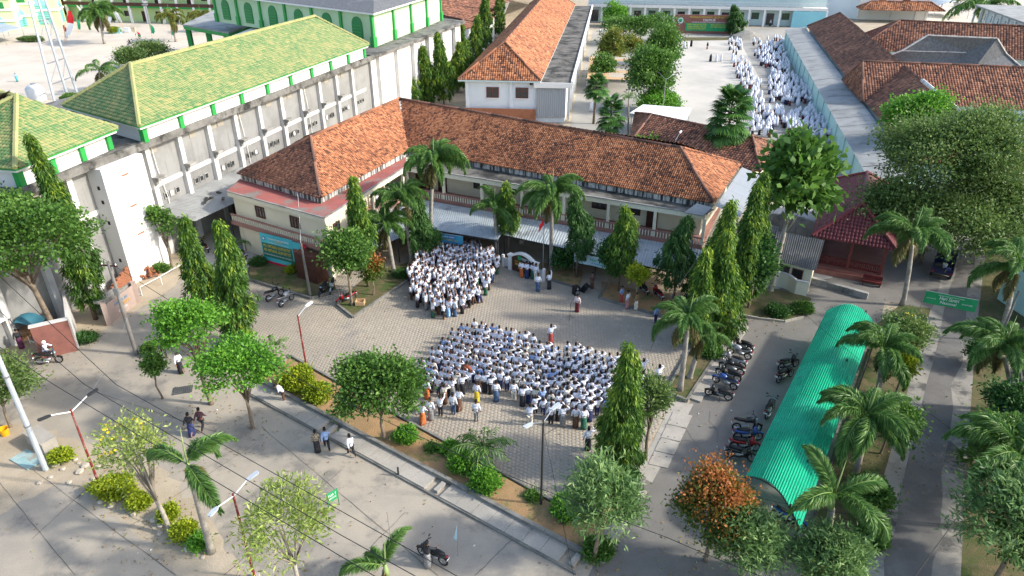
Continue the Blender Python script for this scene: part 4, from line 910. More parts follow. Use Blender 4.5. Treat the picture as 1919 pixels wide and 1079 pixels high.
def clump_crown(r, c, rad, ncl, per, crad, ln, wd, up=.35, shell=.55, flat=1.0, hollow=0.0, ztop=None):
    """leaf clumps spread unevenly through an ellipsoid; returns leaf points, directions, clump centres"""
    per = int(per * 2.0); ncl = int(ncl * 1.1); rad = tuple(x * .76 for x in rad); crad = crad * .85
    d = unit(r.normal(0, 1, (ncl * 3, 3))); d[:, 2] = np.where(d[:, 2] < -.55, -d[:, 2], d[:, 2])
    rr = shell + (1 - shell) * r.random(len(d)) ** .6
    lob = 1 + .16 * np.sin(d[:, 0] * 4 + r.random() * 6) + .14 * np.sin(d[:, 1] * 5 + d[:, 2] * 4 + r.random() * 6)
    P = d * rr[:, None] * lob[:, None]
    keep = r.random(len(P)) > hollow; P = P[keep][:ncl]
    P = np.array(c) + P * np.array(rad)
    n = len(P); sc = r.uniform(.6, 1.35, n)
    off = r.normal(0, 1, (n, per, 3)) * np.array([1, 1, .62 * flat]) * crad * .5 * sc[:, None, None]
    C = (P[:, None] + off).reshape(-1, 3)
    out = unit(P - np.array(c))[:, None].repeat(per, 1).reshape(-1, 3)
    D = r.normal(0, 1, C.shape) * .75 + out * .8 + np.array([0, 0, up])
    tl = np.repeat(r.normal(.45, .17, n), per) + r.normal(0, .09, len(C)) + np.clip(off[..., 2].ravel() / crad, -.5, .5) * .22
    return C, D, P, np.clip(tl, 0, 1)
def limbs(mb, base, top, P, r, r0, k=9):
    """trunk, then limbs forking to a choice of clump centres"""
    base, top = Vector(base), Vector(top); mid = base.lerp(top, .5) + Vector((r.normal(0, .08), r.normal(0, .08), 0))
    mb.tube([base - Vector((0, 0, .1)), base + Vector((0, 0, .15)), mid, top], [r0 * 1.5, r0 * 1.05, r0 * .85, r0 * .62], 8)
    for p in P[r.permutation(len(P))[:k]]:
        p = Vector(p); st = mid.lerp(top, r.uniform(.3, 1.0)); m = st.lerp(p, .5) + Vector((0, 0, r.uniform(-.05, .12) * (p - st).length))
        mb.tube([st, m, p], [r0 * .45, r0 * .28, r0 * .09], 5)
def broadleaf(name, label, base, h, rad, trunk=.35, leaf='leaf_mid', bark='bark', ncl=110, per=26, crad=.75, ln=.22, wd=.1, seed=0, up=.35, shell=.5, flat=1.0, hollow=0.0, r0=None, cat='tree', group=None, lean=(0, 0), flowers=0, extra=None):
    r = np.random.default_rng(seed + 100); base = Vector(base)
    t = thing(name, label, cat, tuple(base), 0, group)
    zt = h * trunk; rz = rad[2] if len(rad) > 2 else (h - zt) / 2
    c = np.array([lean[0], lean[1], h - rz]); C, D, P, tl = clump_crown(r, c, (rad[0], rad[1], rz), ncl, per, crad, ln, wd, up, shell, flat, hollow)
    if extra:
        for ec, er, en in extra:
            C2, D2, P2, t2 = clump_crown(r, np.array(ec), er, en, per, crad, ln, wd, up, shell, flat, hollow); C = np.vstack([C, C2]); D = np.vstack([D, D2]); P = np.vstack([P, P2]); tl = np.concatenate([tl, t2])
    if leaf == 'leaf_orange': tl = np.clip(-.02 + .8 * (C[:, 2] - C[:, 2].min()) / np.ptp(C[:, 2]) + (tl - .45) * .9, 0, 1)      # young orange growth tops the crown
    ok = C[:, 2] > .15; C, D, tl = C[ok], D[ok], tl[ok]
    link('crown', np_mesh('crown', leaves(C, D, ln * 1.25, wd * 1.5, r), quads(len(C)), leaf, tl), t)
    k = MB(); limbs(k, (0, 0, 0), (lean[0] * .7, lean[1] * .7, max(zt, h * .3) + rz * .35), P, r, r0 or max(.05, h * .018), 14)
    link('trunk', k.mesh('trunk', bark, smooth=True), t)
    if flowers:
        f = P[r.permutation(len(P))[:flowers]]; CC = np.repeat(f, 9, 0) + r.normal(0, .13, (flowers * 9, 3)) + [0, 0, .2]
        link('blossom', np_mesh('blossom', leaves(CC, r.normal(0, 1, CC.shape) + [0, 0, 1], .12, .11, r), quads(len(CC)), 'petal', r.random(len(CC))), t, 'stuff')
    return t
def columnar(label, base, h, w, seed=0, trunk=.1, leaf='leaf_column', dens=1.0, ln=.34, group=None, tops=1):
    """mast tree: hanging leaves in drooping tufts round a narrow spire"""
    r = np.random.default_rng(seed + 900); t = thing('columnar_tree', label, 'tree', tuple(base), 0, group)
    w = w * .86; z0 = h * trunk; n = int(250 * dens * (h - z0) * w ** .8 / 8) + 60; per = 30
    tz = r.random(n) ** .85; prof = np.minimum(1.0, (1 - tz) * 1.55 + .07) * np.minimum(1, .6 + tz * 3) * r.uniform(.95, 1.1)
    ang = r.random(n) * 2 * math.pi
    lob = 1 + .2 * np.sin(ang * 3 + tz * 14 + r.random() * 6) + r.normal(0, .1, n)
    rr = w * prof * lob * np.where(r.random(n) < .75, r.uniform(.7, 1.0, n), r.uniform(.2, .7, n))
    cx = r.uniform(.12, .42) * w * np.sin(tz * r.uniform(2, 6) + r.random() * 6) * (.4 + tz)
    P = np.stack([cx + np.cos(ang) * rr, np.sin(ang) * rr, z0 + tz * (h - z0)], 1)
    o = r.normal(0, 1, (n, per, 3)) * np.array([.11, .11, .2]); C = (P[:, None] + o).reshape(-1, 3)
    out = np.stack([np.cos(ang), np.sin(ang), np.zeros(n)], 1)[:, None].repeat(per, 1).reshape(-1, 3)
    D = out * .55 + r.normal(0, .35, C.shape) + np.array([0, 0, -.9])
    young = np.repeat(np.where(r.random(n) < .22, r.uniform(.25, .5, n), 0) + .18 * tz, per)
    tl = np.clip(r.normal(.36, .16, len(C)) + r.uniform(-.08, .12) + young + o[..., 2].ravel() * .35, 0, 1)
    ok = C[:, 2] > .1; C, D, tl = C[ok], D[ok], tl[ok]
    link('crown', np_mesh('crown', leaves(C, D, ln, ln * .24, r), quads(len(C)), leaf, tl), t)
    k = MB(); k.tube([(0, 0, -.1), (0, 0, h * .3), (cx.mean(), 0, h * .96)], [max(.07, h * .013), max(.06, h * .01), .02], 7); link('trunk', k.mesh('trunk', 'bark', smooth=True), t)
    return t
# ---- feather palms: each frond a part
def frond_mesh(r, L=2.6, rise=.9, droop=1.5, plume=True, ln=.62, wd=.042, sta=84, per=8, leaf='leaf_palm', old=0.0):
    s = np.linspace(0, 1, 14); el = rise - (rise + droop) * s ** 1.25
    pts = [np.array([0, 0, 0.0])]
    for i in range(13): pts.append(pts[-1] + np.array([math.cos(el[i]), 0, math.sin(el[i])]) * L / 13)
    pts = np.array(pts)
    st = np.linspace(.1, 1, sta); px = np.stack([np.interp(st, s, pts[:, k]) for k in range(3)], 1); e = np.interp(st, s, el)
    T = np.stack([np.cos(e), 0 * e, np.sin(e)], 1); Y = np.tile([0, 1.0, 0], (sta, 1)); Nn = np.cross(T, Y) * -1
    C = []; D = []; W = []
    for j in range(per):
        for sgn in (-1, 1):
            a = (r.uniform(-1.1, 1.2, sta) if plume else r.normal(.15, .25, sta))
            d = (Y * sgn * np.cos(a)[:, None] + Nn * np.sin(a)[:, None]) * .9 + T * r.uniform(.5, .95, sta)[:, None]
            d[:, 2] -= .25
            C.append(px + T * r.uniform(-.02, .02, sta)[:, None]); D.append(d); W.append(np.sin(np.clip(st * 1.05, 0, 1) * math.pi * .86 + .32))
    C = np.vstack(C); D = np.vstack(D); W = np.concatenate(W); n = len(C)
    D = unit(D); X = unit(np.cross(D, r.normal(0, 1, (n, 3)))); Ls = (ln * np.clip(W, .3, 1) * r.uniform(.8, 1.15, n))[:, None]
    mid = C + D * Ls * .5; tip = C + D * Ls + np.array([0, 0, -1]) * Ls * .28
    V = np.stack([C, mid + X * wd * .5, tip, mid - X * wd * .5], 1).reshape(-1, 3)
    tl = np.clip(r.normal(.45, .2, n) + .15 * np.sin(np.arange(n)), 0, 1)
    # rachis
    k = MB(); k.tube([tuple(p) for p in pts], list(np.linspace(.045, .01, 14)), 5)
    V2 = np.array(k.v); F2 = np.array([f for f in k.f if len(f) == 4])
    return np_mesh('frond', np.vstack([V, V2]), np.vstack([quads(n), F2 + len(V)]), leaf, np.concatenate([tl, np.full(len(F2), .95)]))
_r = np.random.default_rng(3)
FOX = [frond_mesh(_r, 3.3, 1.0 - .2 * i, 1.2 + .15 * i) for i in range(4)]
FOXOLD = [frond_mesh(_r, 2.5, -.2, 1.4, leaf='leaf_palm_old', per=4)]
COCO = [frond_mesh(_r, 4.2, .8 - .2 * i, 1.1 + .1 * i, plume=False, ln=.9, wd=.09, sta=44, per=2) for i in range(3)]
ARECA = [frond_mesh(_r, 2.2, 1.2 - .12 * i, 1.0 + .2 * i, plume=False, ln=.55, wd=.06, sta=30, per=1) for i in range(3)]
YEL = [frond_mesh(_r, 3.4, .7, 1.7, plume=False, ln=.8, wd=.09, sta=40, per=2, leaf='leaf_ochre')]
def palm(name, label, base, h, fr, n=13, scale=1.0, seed=0, lean=(0, 0), r0=.17, shaft=True, spear=True, old=2, az=None, tilt=1.0, group=None):
    rr = random.Random(seed + 50); t = thing(name, label, 'palm', tuple(base), 0, group)
    top = Vector((lean[0], lean[1], h)); sh_ = .9 * scale if shaft else 0.0
    pts = [(0, 0, -.1), (0, 0, h * .12), (lean[0] * .35, lean[1] * .35, h * .5), (lean[0] * .8, lean[1] * .8, h * .85), (lean[0], lean[1], h - sh_ * .7)]
    k = MB(); k.tube(pts, [r0 * 1.5, r0 * 1.1, r0, r0 * .85, r0 * .75], 9)
    link('trunk', k.mesh('trunk', 'palm_bark', smooth=True), t)
    if shaft: k = MB(); k.tube([Vector(pts[-1]), top - Vector((0, 0, sh_ * .3)), top + Vector((0, 0, .15))], [r0 * .95, r0 * .8, r0 * .35], 8); link('crownshaft', k.mesh('crownshaft', 'crownshaft', smooth=True), t)
    for i in range(n):
        a = (az[i] if az else i * 2.39996 + rr.uniform(-.25, .25)); lvl = i / max(1, n - 1)
        o = link('frond', rr.choice(fr), t); o.location = top
        o.rotation_euler = (rr.uniform(-.3, .3), (-.55 + .9 * lvl + rr.uniform(-.12, .12)) * tilt, a); s = scale * rr.uniform(.85, 1.08) * (.8 + .2 * lvl); o.scale = (s, s, s)
    for i in range(old):
        o = link('frond', FOXOLD[0], t); o.location = top - Vector((0, 0, .1)); o.rotation_euler = (0, .55, rr.uniform(0, 6.28)); s = scale * .85; o.scale = (s, s, s); o['label'] = 'drying brown frond'
    if spear:
        k = MB(); k.tube([top, top + Vector((.05, 0, 1.0 * scale)), top + Vector((.12, .05, 1.9 * scale))], [.05, .035, .006], 5); link('spear_leaf', k.mesh('spear_leaf', 'crownshaft', smooth=True), t)
    return t
def fan_mesh(r, R_=.95, n=26):
    C = np.zeros((n, 3)); a = np.linspace(-2.3, 2.3, n); D = np.stack([np.cos(a), np.sin(a), .15 - .25 * np.abs(a) / 2.3], 1); st = np.array([.9, 0, .35])
    X = np.stack([-np.sin(a), np.cos(a), 0 * a], 1); L = R_ * (1 - .25 * np.abs(a) / 2.3)[:, None]
    up = np.array([0, 0, 1.0]) * ((np.arange(n) % 2) * .05)[:, None]
    V = np.stack([C, D * L * .55 + X * .075 + up, D * L + np.array([0, 0, -.22]), D * L * .55 - X * .075 - up * .3], 1) + st
    k = MB(); k.tube([(0, 0, 0), (.5, 0, .25), (.9, 0, .35)], .025, 4); V2 = np.array(k.v); F2 = np.array([f for f in k.f if len(f) == 4])
    return np_mesh('fan_leaf', np.vstack([V.reshape(-1, 3), V2]), np.vstack([quads(n), F2 + 4 * n]), 'leaf_fan', np.concatenate([r.random(n), np.full(len(F2), .8)]))
FAN = [fan_mesh(_r) for _ in range(2)]
def fan_palm(label, base, h, rad, n=46, seed=0, body=.75):
    rr = random.Random(seed); t = thing('fan_palm', label, 'palm', tuple(base)); k = MB(); k.tube([(0, 0, -.1), (.1, 0, h * .5), (.15, 0, h * .92)], [.2, .16, .13], 8); link('trunk', k.mesh('trunk', 'bark', smooth=True), t)
    for i in range(n):
        v = i / n; o = link('fan_leaf', rr.choice(FAN), t); o.location = (.12, 0, h * (1 - body) + (h * body) * (.25 + .72 * v)); s = rad / 1.75 * rr.uniform(.8, 1.1) * (1.0 - .3 * v); o.scale = (s, s, s)
        o.rotation_euler = (rr.uniform(-.3, .3), .75 - 1.55 * v + rr.uniform(-.2, .2), i * 2.39996)
    return t
def shrub(label, base, rx, ry, h, leaf='leaf_lime', seed=0, name='shrub', ncl=None, ln=.13, group=None, cat='shrub', clipped=True, flowers=0):
    n = ncl or int(60 * (rx * ry) ** .5 * h / .6 + 30)
    return broadleaf(name, label, base, h, (rx, ry, h * .55), 0.05, leaf, 'bark', n, 24, .34, ln, ln * .5, seed, .5, .6 if clipped else .4, 1, 0, .04, cat, group, flowers=flowers)
# ------------------------------------------------------------------ where each plant stands
def colm(label, bx, by, ty, w, **k):
    b = G(bx, by); return columnar(label, b, hgt(bx, by, ty), w, **k)
gp = 'columnar mast trees'
colm('twin mast tree by the alley, left of the pair', 398, 612, 412, 1.15, seed=1, dens=1.3)
colm('twin mast tree by the alley, right of the pair', 455, 652, 418, 1.3, seed=2, dens=1.3)
colm('tall mast tree against the grey hall wall at the left', 180, 598, 258, 1.2, seed=3, dens=1.1)
colm('slim mast tree at the front corner of the left wing', 690, 540, 336, 1.0, seed=4, trunk=.3)
colm('mast tree beside the palm left of the name arch', 953, 482, 346, 1.0, seed=5, trunk=.35)
colm('dark mast tree with bare trunk just right of the flagpole palm', 1080, 522, 368, 1.25, seed=6, trunk=.32, leaf='leaf_deep')
colm('mast tree in front of the awning beside the pale banner', 1158, 548, 390, 1.3, seed=7, trunk=.28)
colm('dark mast tree at the right end of the awning', 1262, 562, 408, 1.4, seed=8, trunk=.2, leaf='leaf_deep')
colm('tallest mast tree of the right clump, rearmost', 1395, 570, 330, 1.2, seed=9, dens=1.3)
colm('mast tree of the right clump with long dark skirt', 1368, 590, 348, 1.25, seed=10, dens=1.2)
colm('mast tree of the right clump nearest the awning', 1318, 620, 382, 1.3, seed=11, dens=1.3)
colm('broad lime-tipped mast tree at the front of the right clump', 1345, 645, 440, 1.6, seed=12, dens=1.3)
colm('slim mast tree hidden inside the right clump', 1300, 655, 470, 1.0, seed=13)
colm('tallest mast tree at the front bed, left of two spires', 1150, 888, 650, 1.05, seed=14, dens=1.7, ln=.3)
colm('shorter mast tree at the front bed, right of two spires', 1172, 886, 676, .9, seed=15, dens=1.7, ln=.3)
colm('dark mast tree under the palms beside the corner awning', 790, 492, 372, 1.1, seed=16, trunk=.2, leaf='leaf_deep')
for i, (x, y, ty, l) in enumerate(((754, 196, 104, 'leftmost mast tree behind the school ridge, by the grey hall'), (804, 198, 88, 'mast tree behind the school ridge, second from the grey hall'), (832, 196, 62, 'slender mast tree behind the ridge, third from the grey hall'),
        (858, 172, 80, 'dark mast tree tight against the classroom block gable'), (872, 150, 48, 'mast tree beside the eave of the classroom block'), (893, 128, 30, 'mast tree behind the classroom block eave, further back'), (912, 100, -25, 'lit tall mast tree left of the classroom roof'), (935, 70, -30, 'furthest mast tree of the row along the classroom roof'), (775, 205, 140, 'low bushy mast tree between two spires behind the ridge'))):
    colm(l, x, y, ty, 1.6, seed=20 + i, dens=.7, ln=.5)
def plm(label, bx, by, cx, cy, scale, n=13, fr=FOX, name='foxtail_palm', **k):
    """base pixel, crown pixel"""
    b = G(bx, by); h = hgt(bx, by, cy); top = pix(b + Vector((0, 0, h))); dpx = cx - top[0]; z = (b + Vector((0, 0, h)) - Vector((0, 0, CAMH))).dot(_F)
    return palm(name, label, b, h, fr, n, scale, lean=(dpx * z / FPX, 0), **k)
plm('tall foxtail palm in the inner corner of the school', 808, 478, 812, 300, 1.15, 15, seed=1)
plm('foxtail palm with open crown left of the name arch', 932, 484, 926, 388, 1.0, 7, seed=2)
plm('foxtail palm behind the red and white flag', 1032, 508, 1034, 362, 1.2, 14, seed=3)
plm('foxtail palm beside the corner awning with lamp', 772, 496, 752, 375, 1.05, 13, seed=4)
plm('foxtail palm behind the slim mast tree by the left wing', 738, 512, 722, 420, 1.0, 10, seed=5)
plm('foxtail palm in the bed between courtyard and motorbikes', 1274, 735, 1290, 600, 1.0, 10, seed=6)
plm('young foxtail palm close to the palm of the bed by motorbikes', 1292, 712, 1318, 632, .75, 7, seed=7)
plm('big foxtail palm at the road in front of the maroon pavilion', 1690, 572, 1712, 440, 1.3, 12, seed=8)
plm('foxtail palm at the right edge above the street banner', 1875, 622, 1905, 500, 1.2, 12, seed=9)
plm('foxtail palm over the far end of the green shelter', 1640, 760, 1655, 655, 1.0, 11, seed=10)
plm('large foxtail palm overhanging the middle of the green shelter', 1600, 900, 1625, 780, 1.15, 15, seed=11)
plm('foxtail palm over the near end of the green shelter', 1535, 1075, 1562, 930, 1.1, 5, seed=12, old=0, az=[1.9, .1, 3.6, 5.0, -.5])
plm('foxtail palm on the right bank below the banner', 1888, 770, 1880, 650, 1.15, 13, seed=13)
plm('foxtail palm on the right bank by the lower edge, with yellow frond', 1925, 1000, 1905, 860, 1.2, 13, seed=14)
plm('foxtail palm trimmed to a few fronds, leaning on the verge', 397, 1035, 352, 872, 1.15, 4, seed=15, old=1, az=[.75, 2.75, -.85, 1.6], r0=.15)
plm('cut-back young palm with one upright frond at the lower edge', 722, 1115, 722, 1062, .9, 3, seed=16, old=1, az=[.9, 3.2, 2.2], spear=True)
plm('coconut palm in the sandy field at the top right', 1828, 75, 1846, 14, 2.6, 15, COCO, 'coconut_palm', seed=17, shaft=False, old=0, spear=False, r0=.3)
plm('bright thin-stemmed palm before the brown roof, left of two', 1846, 238, 1856, 166, 1.25, 7, COCO, 'slender_palm', seed=18, shaft=False, old=0, spear=False, r0=.16)
plm('bright thin-stemmed palm before the brown roof, right of two', 1868, 238, 1890, 184, 1.25, 7, COCO, 'slender_palm', seed=19, shaft=False, old=0, spear=False, r0=.16)
plm('tall palm with hanging skirt on the sandy field, top left', 196, 82, 186, 25, 2.0, 16, FOX, 'field_palm', seed=20, shaft=False, old=3, r0=.25)
plm('yellowing palm on the sandy field left of the porch', 330, 78, 318, 32, 1.7, 12, YEL, 'field_palm', seed=21, shaft=False, old=3, r0=.25)
plm('yellowing palm beside the porch roof of the prayer hall', 385, 60, 376, 30, 1.6, 10, YEL, 'field_palm', seed=22, shaft=False, old=2, r0=.2)
plm('windswept palm behind the green hall roof', 192, 172, 186, 132, 1.3, 7, COCO, 'field_palm', seed=23, shaft=False, old=2, r0=.22)
plm('pale feather palm in the girls yard beside the white canopy', 1176, 262, 1178, 185, .9, 8, ARECA, 'feather_palm', seed=24, shaft=False, old=0, spear=False, r0=.12)
fan_palm('big round fan palm in front of the low brown roof', G(1350, 330), hgt(1350, 330, 182), 3.3, 64, 1, body=.6)
fan_palm('dense fan palm behind the school ridge beside the yard', G(1140, 262), hgt(1140, 262, 192), 2.4, 40, 2)
fan_palm('fan palm with rounded bright crown at the yard entrance', G(1112, 232), hgt(1112, 232, 150), 2.2, 40, 3, body=.4)
for i, (x, y, s, n, l) in enumerate(((905, 868, 1.15, 16, 'clump of arching areca palm in the front bed'), (1100, 925, .8, 9, 'dark areca clump beside the front mast trees'), (520, 665, .7, 8, 'small arching palm behind the yellow hedge'), (462, 470, .7, 8, 'potted palm beside the teal banner'))):
    palm('areca_palm', l, G(x, y), .8, ARECA, n, s, seed=60 + i, shaft=False, old=0, spear=False, r0=.08, tilt=.7)
def bl(label, bx, by, ty, rad, **k):
    b = G(bx, by); return broadleaf(k.pop('name', 'broadleaf_tree'), label, b, hgt(bx, by, ty), rad, **k)
bl('large layered tree at the left edge before the hall', 118, 648, 345, (6.0, 4.6, 3.9), leaf='leaf_mid', ncl=300, per=32, crad=1.3, ln=.2, wd=.12, flat=.45, seed=1, trunk=.4, lean=(-1.3, .3), hollow=.12)
bl('bright green layered tree at the street, taller of two', 396, 757, 556, (2.0, 1.9, 1.9), leaf='leaf_bright', ncl=120, per=30, crad=.9, ln=.16, wd=.09, flat=.5, seed=2, trunk=.45, lean=(-.1, 0))
bl('bright green layered tree at the street, wider of two', 474, 803, 645, (2.6, 2.3, 1.4), leaf='leaf_bright', ncl=140, per=32, crad=.9, ln=.16, wd=.09, flat=.5, seed=3, trunk=.35)
bl('sapling with round crown on thin trunk by the street', 305, 747, 665, (.75, .75, .85), leaf='leaf_mid', ncl=40, per=26, crad=.5, ln=.14, wd=.08, seed=4, trunk=.5)
bl('big round bush-like tree left of the front formation', 722, 828, 662, (2.6, 2.2, 2.2), leaf='leaf_mid', ncl=200, per=28, crad=.85, ln=.19, wd=.09, seed=5, trunk=.12, shell=.6)
bl('green tree before the left wing beside the orange one', 660, 575, 428, (1.75, 1.6, 2.1), leaf='leaf_mid', ncl=110, per=28, crad=.9, ln=.2, wd=.1, seed=6, trunk=.4)
bl('orange flushed small tree in the bed by the back formation', 700, 556, 475, (1.15, 1.1, 1.3), leaf='leaf_orange', ncl=70, per=26, crad=.6, ln=.17, wd=.08, seed=7, trunk=.35)
bl('breadfruit tree with large dark leaves behind the small shed', 1444, 546, 250, (2.7, 2.6, 4.2), leaf='leaf_mid', bark='bark_pale', ncl=110, per=16, crad=1.5, ln=.62, wd=.3, seed=8, trunk=.42, hollow=.12, lean=(.5, .4))
bl('huge spreading dusty green tree over the pavilion', 1722, 490, 206, (7.0, 6.2, 4.2), leaf='leaf_dusty', ncl=420, per=34, crad=1.6, ln=.24, wd=.1, seed=9, trunk=.3, lean=(1.6, 2.0), hollow=.1, shell=.45, extra=[((-2.6, .6, 4.6), (4.6, 4.2, 3.4), 150), ((6.0, 1.6, 5.2), (5.4, 4.8, 3.8), 190), ((2.2, -1.6, 3.8), (5.2, 4.2, 3.2), 160), ((8.6, .5, 3.6), (4.0, 3.6, 2.8), 110)])
bl('bright green tree rising behind the huge dusty tree', 1690, 330, 165, (3.8, 3.6, 3.2), leaf='leaf_bright', ncl=130, per=26, crad=1.3, ln=.3, wd=.16, seed=10, trunk=.4)
bl('dense green tree at the left edge of the assembly yard', 1212, 205, 75, (4.2, 4.2, 5.0), leaf='leaf_mid', ncl=190, per=28, crad=1.5, ln=.34, wd=.18, seed=11, trunk=.15)
bl('tall green tree behind the dense tree of the yard', 1238, 150, 40, (3.6, 3.6, 4.8), leaf='leaf_mid', ncl=130, per=26, crad=1.5, ln=.36, wd=.18, seed=12, trunk=.2)
bl('small green tree at the near end of the yard trees', 1235, 212, 168, (4.2, 3.6, 2.0), leaf='leaf_bright', ncl=110, per=26, crad=1.1, ln=.3, wd=.15, seed=13, trunk=.2)
bl('flat-topped acacia in front of the yard name board', 1200, 82, 22, (10.5, 8, 3.6), leaf='leaf_mid', ncl=170, per=26, crad=2.2, ln=.4, wd=.18, seed=14, trunk=.45, flat=.5)
bl('ochre leaved tree in the planted row of the yard', 1146, 112, 48, (3.4, 3.4, 4.6), leaf='leaf_ochre', ncl=90, per=24, crad=1.3, ln=.36, wd=.2, seed=15, trunk=.25)
bl('slim green tree before the plank roof in the yard', 1128, 160, 98, (2.3, 2.3, 3.2), leaf='leaf_mid', ncl=70, per=24, crad=1.1, ln=.32, wd=.18, seed=16, trunk=.3)
bl('leafy tree against the left end of the teal school', 1152, 50, 2, (3.4, 3.4, 4.2), leaf='leaf_bright', ncl=90, per=24, crad=1.7, ln=.45, wd=.24, seed=17, trunk=.25)
bl('small yellow-green tree under the acacia', 1183, 96, 62, (3, 3, 2.8), leaf='leaf_ochre', ncl=60, per=22, crad=1.2, ln=.34, wd=.18, seed=18, trunk=.3)
columnar('young conifer beside the yard name board', G(1372, 66), hgt(1372, 66, 10), 2.6, seed=77, leaf='leaf_deep', ln=.6, dens=.6)
bl('loose silver-green tree at the near corner of the front bed', 1112, 1054, 878, (2.0, 1.9, 2.1), leaf='leaf_silver', ncl=120, per=24, crad=.75, ln=.3, wd=.05, seed=19, trunk=.3, lean=(.3, .2))
bl('orange and green clipped tree beside the green shelter', 1322, 1050, 885, (2.2, 2.0, 2.0), leaf='leaf_orange', ncl=170, per=30, crad=.7, ln=.13, wd=.07, seed=20, trunk=.15, shell=.65)
bl('silver-green bush-like tree below the orange tree', 1385, 1095, 955, (1.8, 1.6, 1.7), leaf='leaf_silver', ncl=110, per=26, crad=.7, ln=.26, wd=.05, seed=21, trunk=.2)
bl('grey-green oleander with yellow flowers at the lower edge', 1530, 1125, 1000, (2.1, 1.6, 1.5), leaf='leaf_silver', ncl=120, per=26, crad=.7, ln=.24, wd=.05, seed=22, trunk=.2, flowers=3)
bl('sparse yellow-green tree at the street by the red lamp post', 566, 1120, 925, (2.5, 2.2, 1.8), leaf='leaf_pale', bark='bark_pale', ncl=90, per=13, crad=.8, ln=.24, wd=.05, seed=23, trunk=.3, hollow=.45, shell=.4)
bl('yellow flowering sparse tree on the verge behind the trimmed palm', 322, 1003, 800, (2.0, 1.9, 2.0), leaf='leaf_pale', bark='bark_pale', ncl=60, per=13, crad=.8, ln=.19, wd=.06, seed=24, trunk=.3, hollow=.45, shell=.35, lean=(-.9, .6), flowers=12)
bl('pale green bushy tree at the left edge by the concrete pole', 20, 800, 675, (2.3, 1.9, 1.7), leaf='leaf_dusty', ncl=130, per=26, crad=.8, ln=.17, wd=.07, seed=25, trunk=.25, flowers=2, lean=(.1, .3))
bl('feathery green tree beside the front mast trees', 1210, 860, 705, (.9, 1.0, 1.4), leaf='leaf_dusty', ncl=55, per=22, crad=.7, ln=.2, wd=.06, seed=26, trunk=.4, hollow=.2)
bl('round glossy tree right of the mast tree clump', 1402, 578, 450, (1.7, 1.6, 2.0), leaf='leaf_deep', ncl=120, per=26, crad=.7, ln=.22, wd=.13, seed=27, trunk=.15, shell=.65)
bl('flowering shrub tree beside the far end of the green shelter', 1680, 680, 590, (1.7, 1.6, 1.5), leaf='leaf_dusty', ncl=100, per=24, crad=.8, ln=.18, wd=.07, seed=28, trunk=.3, flowers=6)
bl('leafy undergrowth tree under the palms on the bank', 1650, 850, 755, (1.3, 1.4, 1.2), leaf='leaf_mid', ncl=110, per=24, crad=.8, ln=.2, wd=.08, seed=29, trunk=.3)
bl('lime leaved small tree in the middle of the shelter palms', 1672, 760, 655, (.6, .6, 1.2), leaf='leaf_lime', ncl=40, per=22, crad=.5, ln=.2, wd=.06, seed=30, trunk=.4)
bl('young climber on the white stair tower', 322, 500, 380, (1.0, .7, 1.9), leaf='leaf_mid', ncl=40, per=14, crad=.7, ln=.22, wd=.12, seed=31, trunk=.2, hollow=.3)
bl('pale vine and shrub mass under the dusty tree by the road', 1860, 470, 380, (3.2, 2.4, 2.0), leaf='leaf_dusty', ncl=120, per=22, crad=1.1, ln=.2, wd=.08, seed=32, trunk=.3)
bl('tree of dark narrow leaves on the right bank, lower edge', 1860, 1095, 890, (2.9, 2.6, 2.6), leaf='leaf_silver', ncl=110, per=26, crad=.8, ln=.28, wd=.06, seed=33, trunk=.2)
bl('bushy tree of the right bank under the yellow-fronded palm', 1862, 940, 785, (2.6, 2.4, 2.2), leaf='leaf_mid', ncl=110, per=26, crad=.8, ln=.22, wd=.08, seed=34, trunk=.2)
bl('low bushy tree on the right bank beside the road', 1875, 835, 715, (2.0, 1.9, 1.7), leaf='leaf_deep', ncl=80, per=24, crad=.7, ln=.2, wd=.08, seed=35, trunk=.2)
bl('yellow-green frangipani with bare limbs under the awning', 1190, 570, 495, (1.0, .9, .9), leaf='leaf_lime', bark='bark_pale', ncl=22, per=18, crad=.5, ln=.26, wd=.1, seed=36, trunk=.35, hollow=.3)
bl('dark round tree under the mast tree by the pale banner', 1138, 545, 450, (.95, .9, 1.2), leaf='leaf_deep', ncl=60, per=24, crad=.6, ln=.2, wd=.1, seed=37, trunk=.25)
bl('small dark tree behind the flag bed', 1056, 512, 470, (.95, .9, .8), leaf='leaf_deep', ncl=50, per=22, crad=.6, ln=.22, wd=.12, seed=38, trunk=.3)
bl('dark bushy tree below the corner awning palms', 806, 486, 430, (.9, .9, .9), leaf='leaf_deep', ncl=50, per=24, crad=.6, ln=.2, wd=.1, seed=39, trunk=.2)
bl('scrubby bush beside the field porch, larger', 288, 112, 75, (4.2, 3.4, 2.4), leaf='leaf_dusty', ncl=90, per=24, crad=1.5, ln=.35, wd=.15, seed=40, trunk=.15)
bl('scrubby bush between the field palms', 250, 128, 88, (3.6, 3, 2.0), leaf='leaf_dusty', ncl=80, per=24, crad=1.5, ln=.35, wd=.15, seed=41, trunk=.15)
bl('green bush rising behind the school ridge near the low brown roof', 1210, 318, 262, (2.6, 2.2, 1.3), leaf='leaf_bright', ncl=80, per=22, crad=1.0, ln=.32, wd=.16, seed=42, trunk=.2)
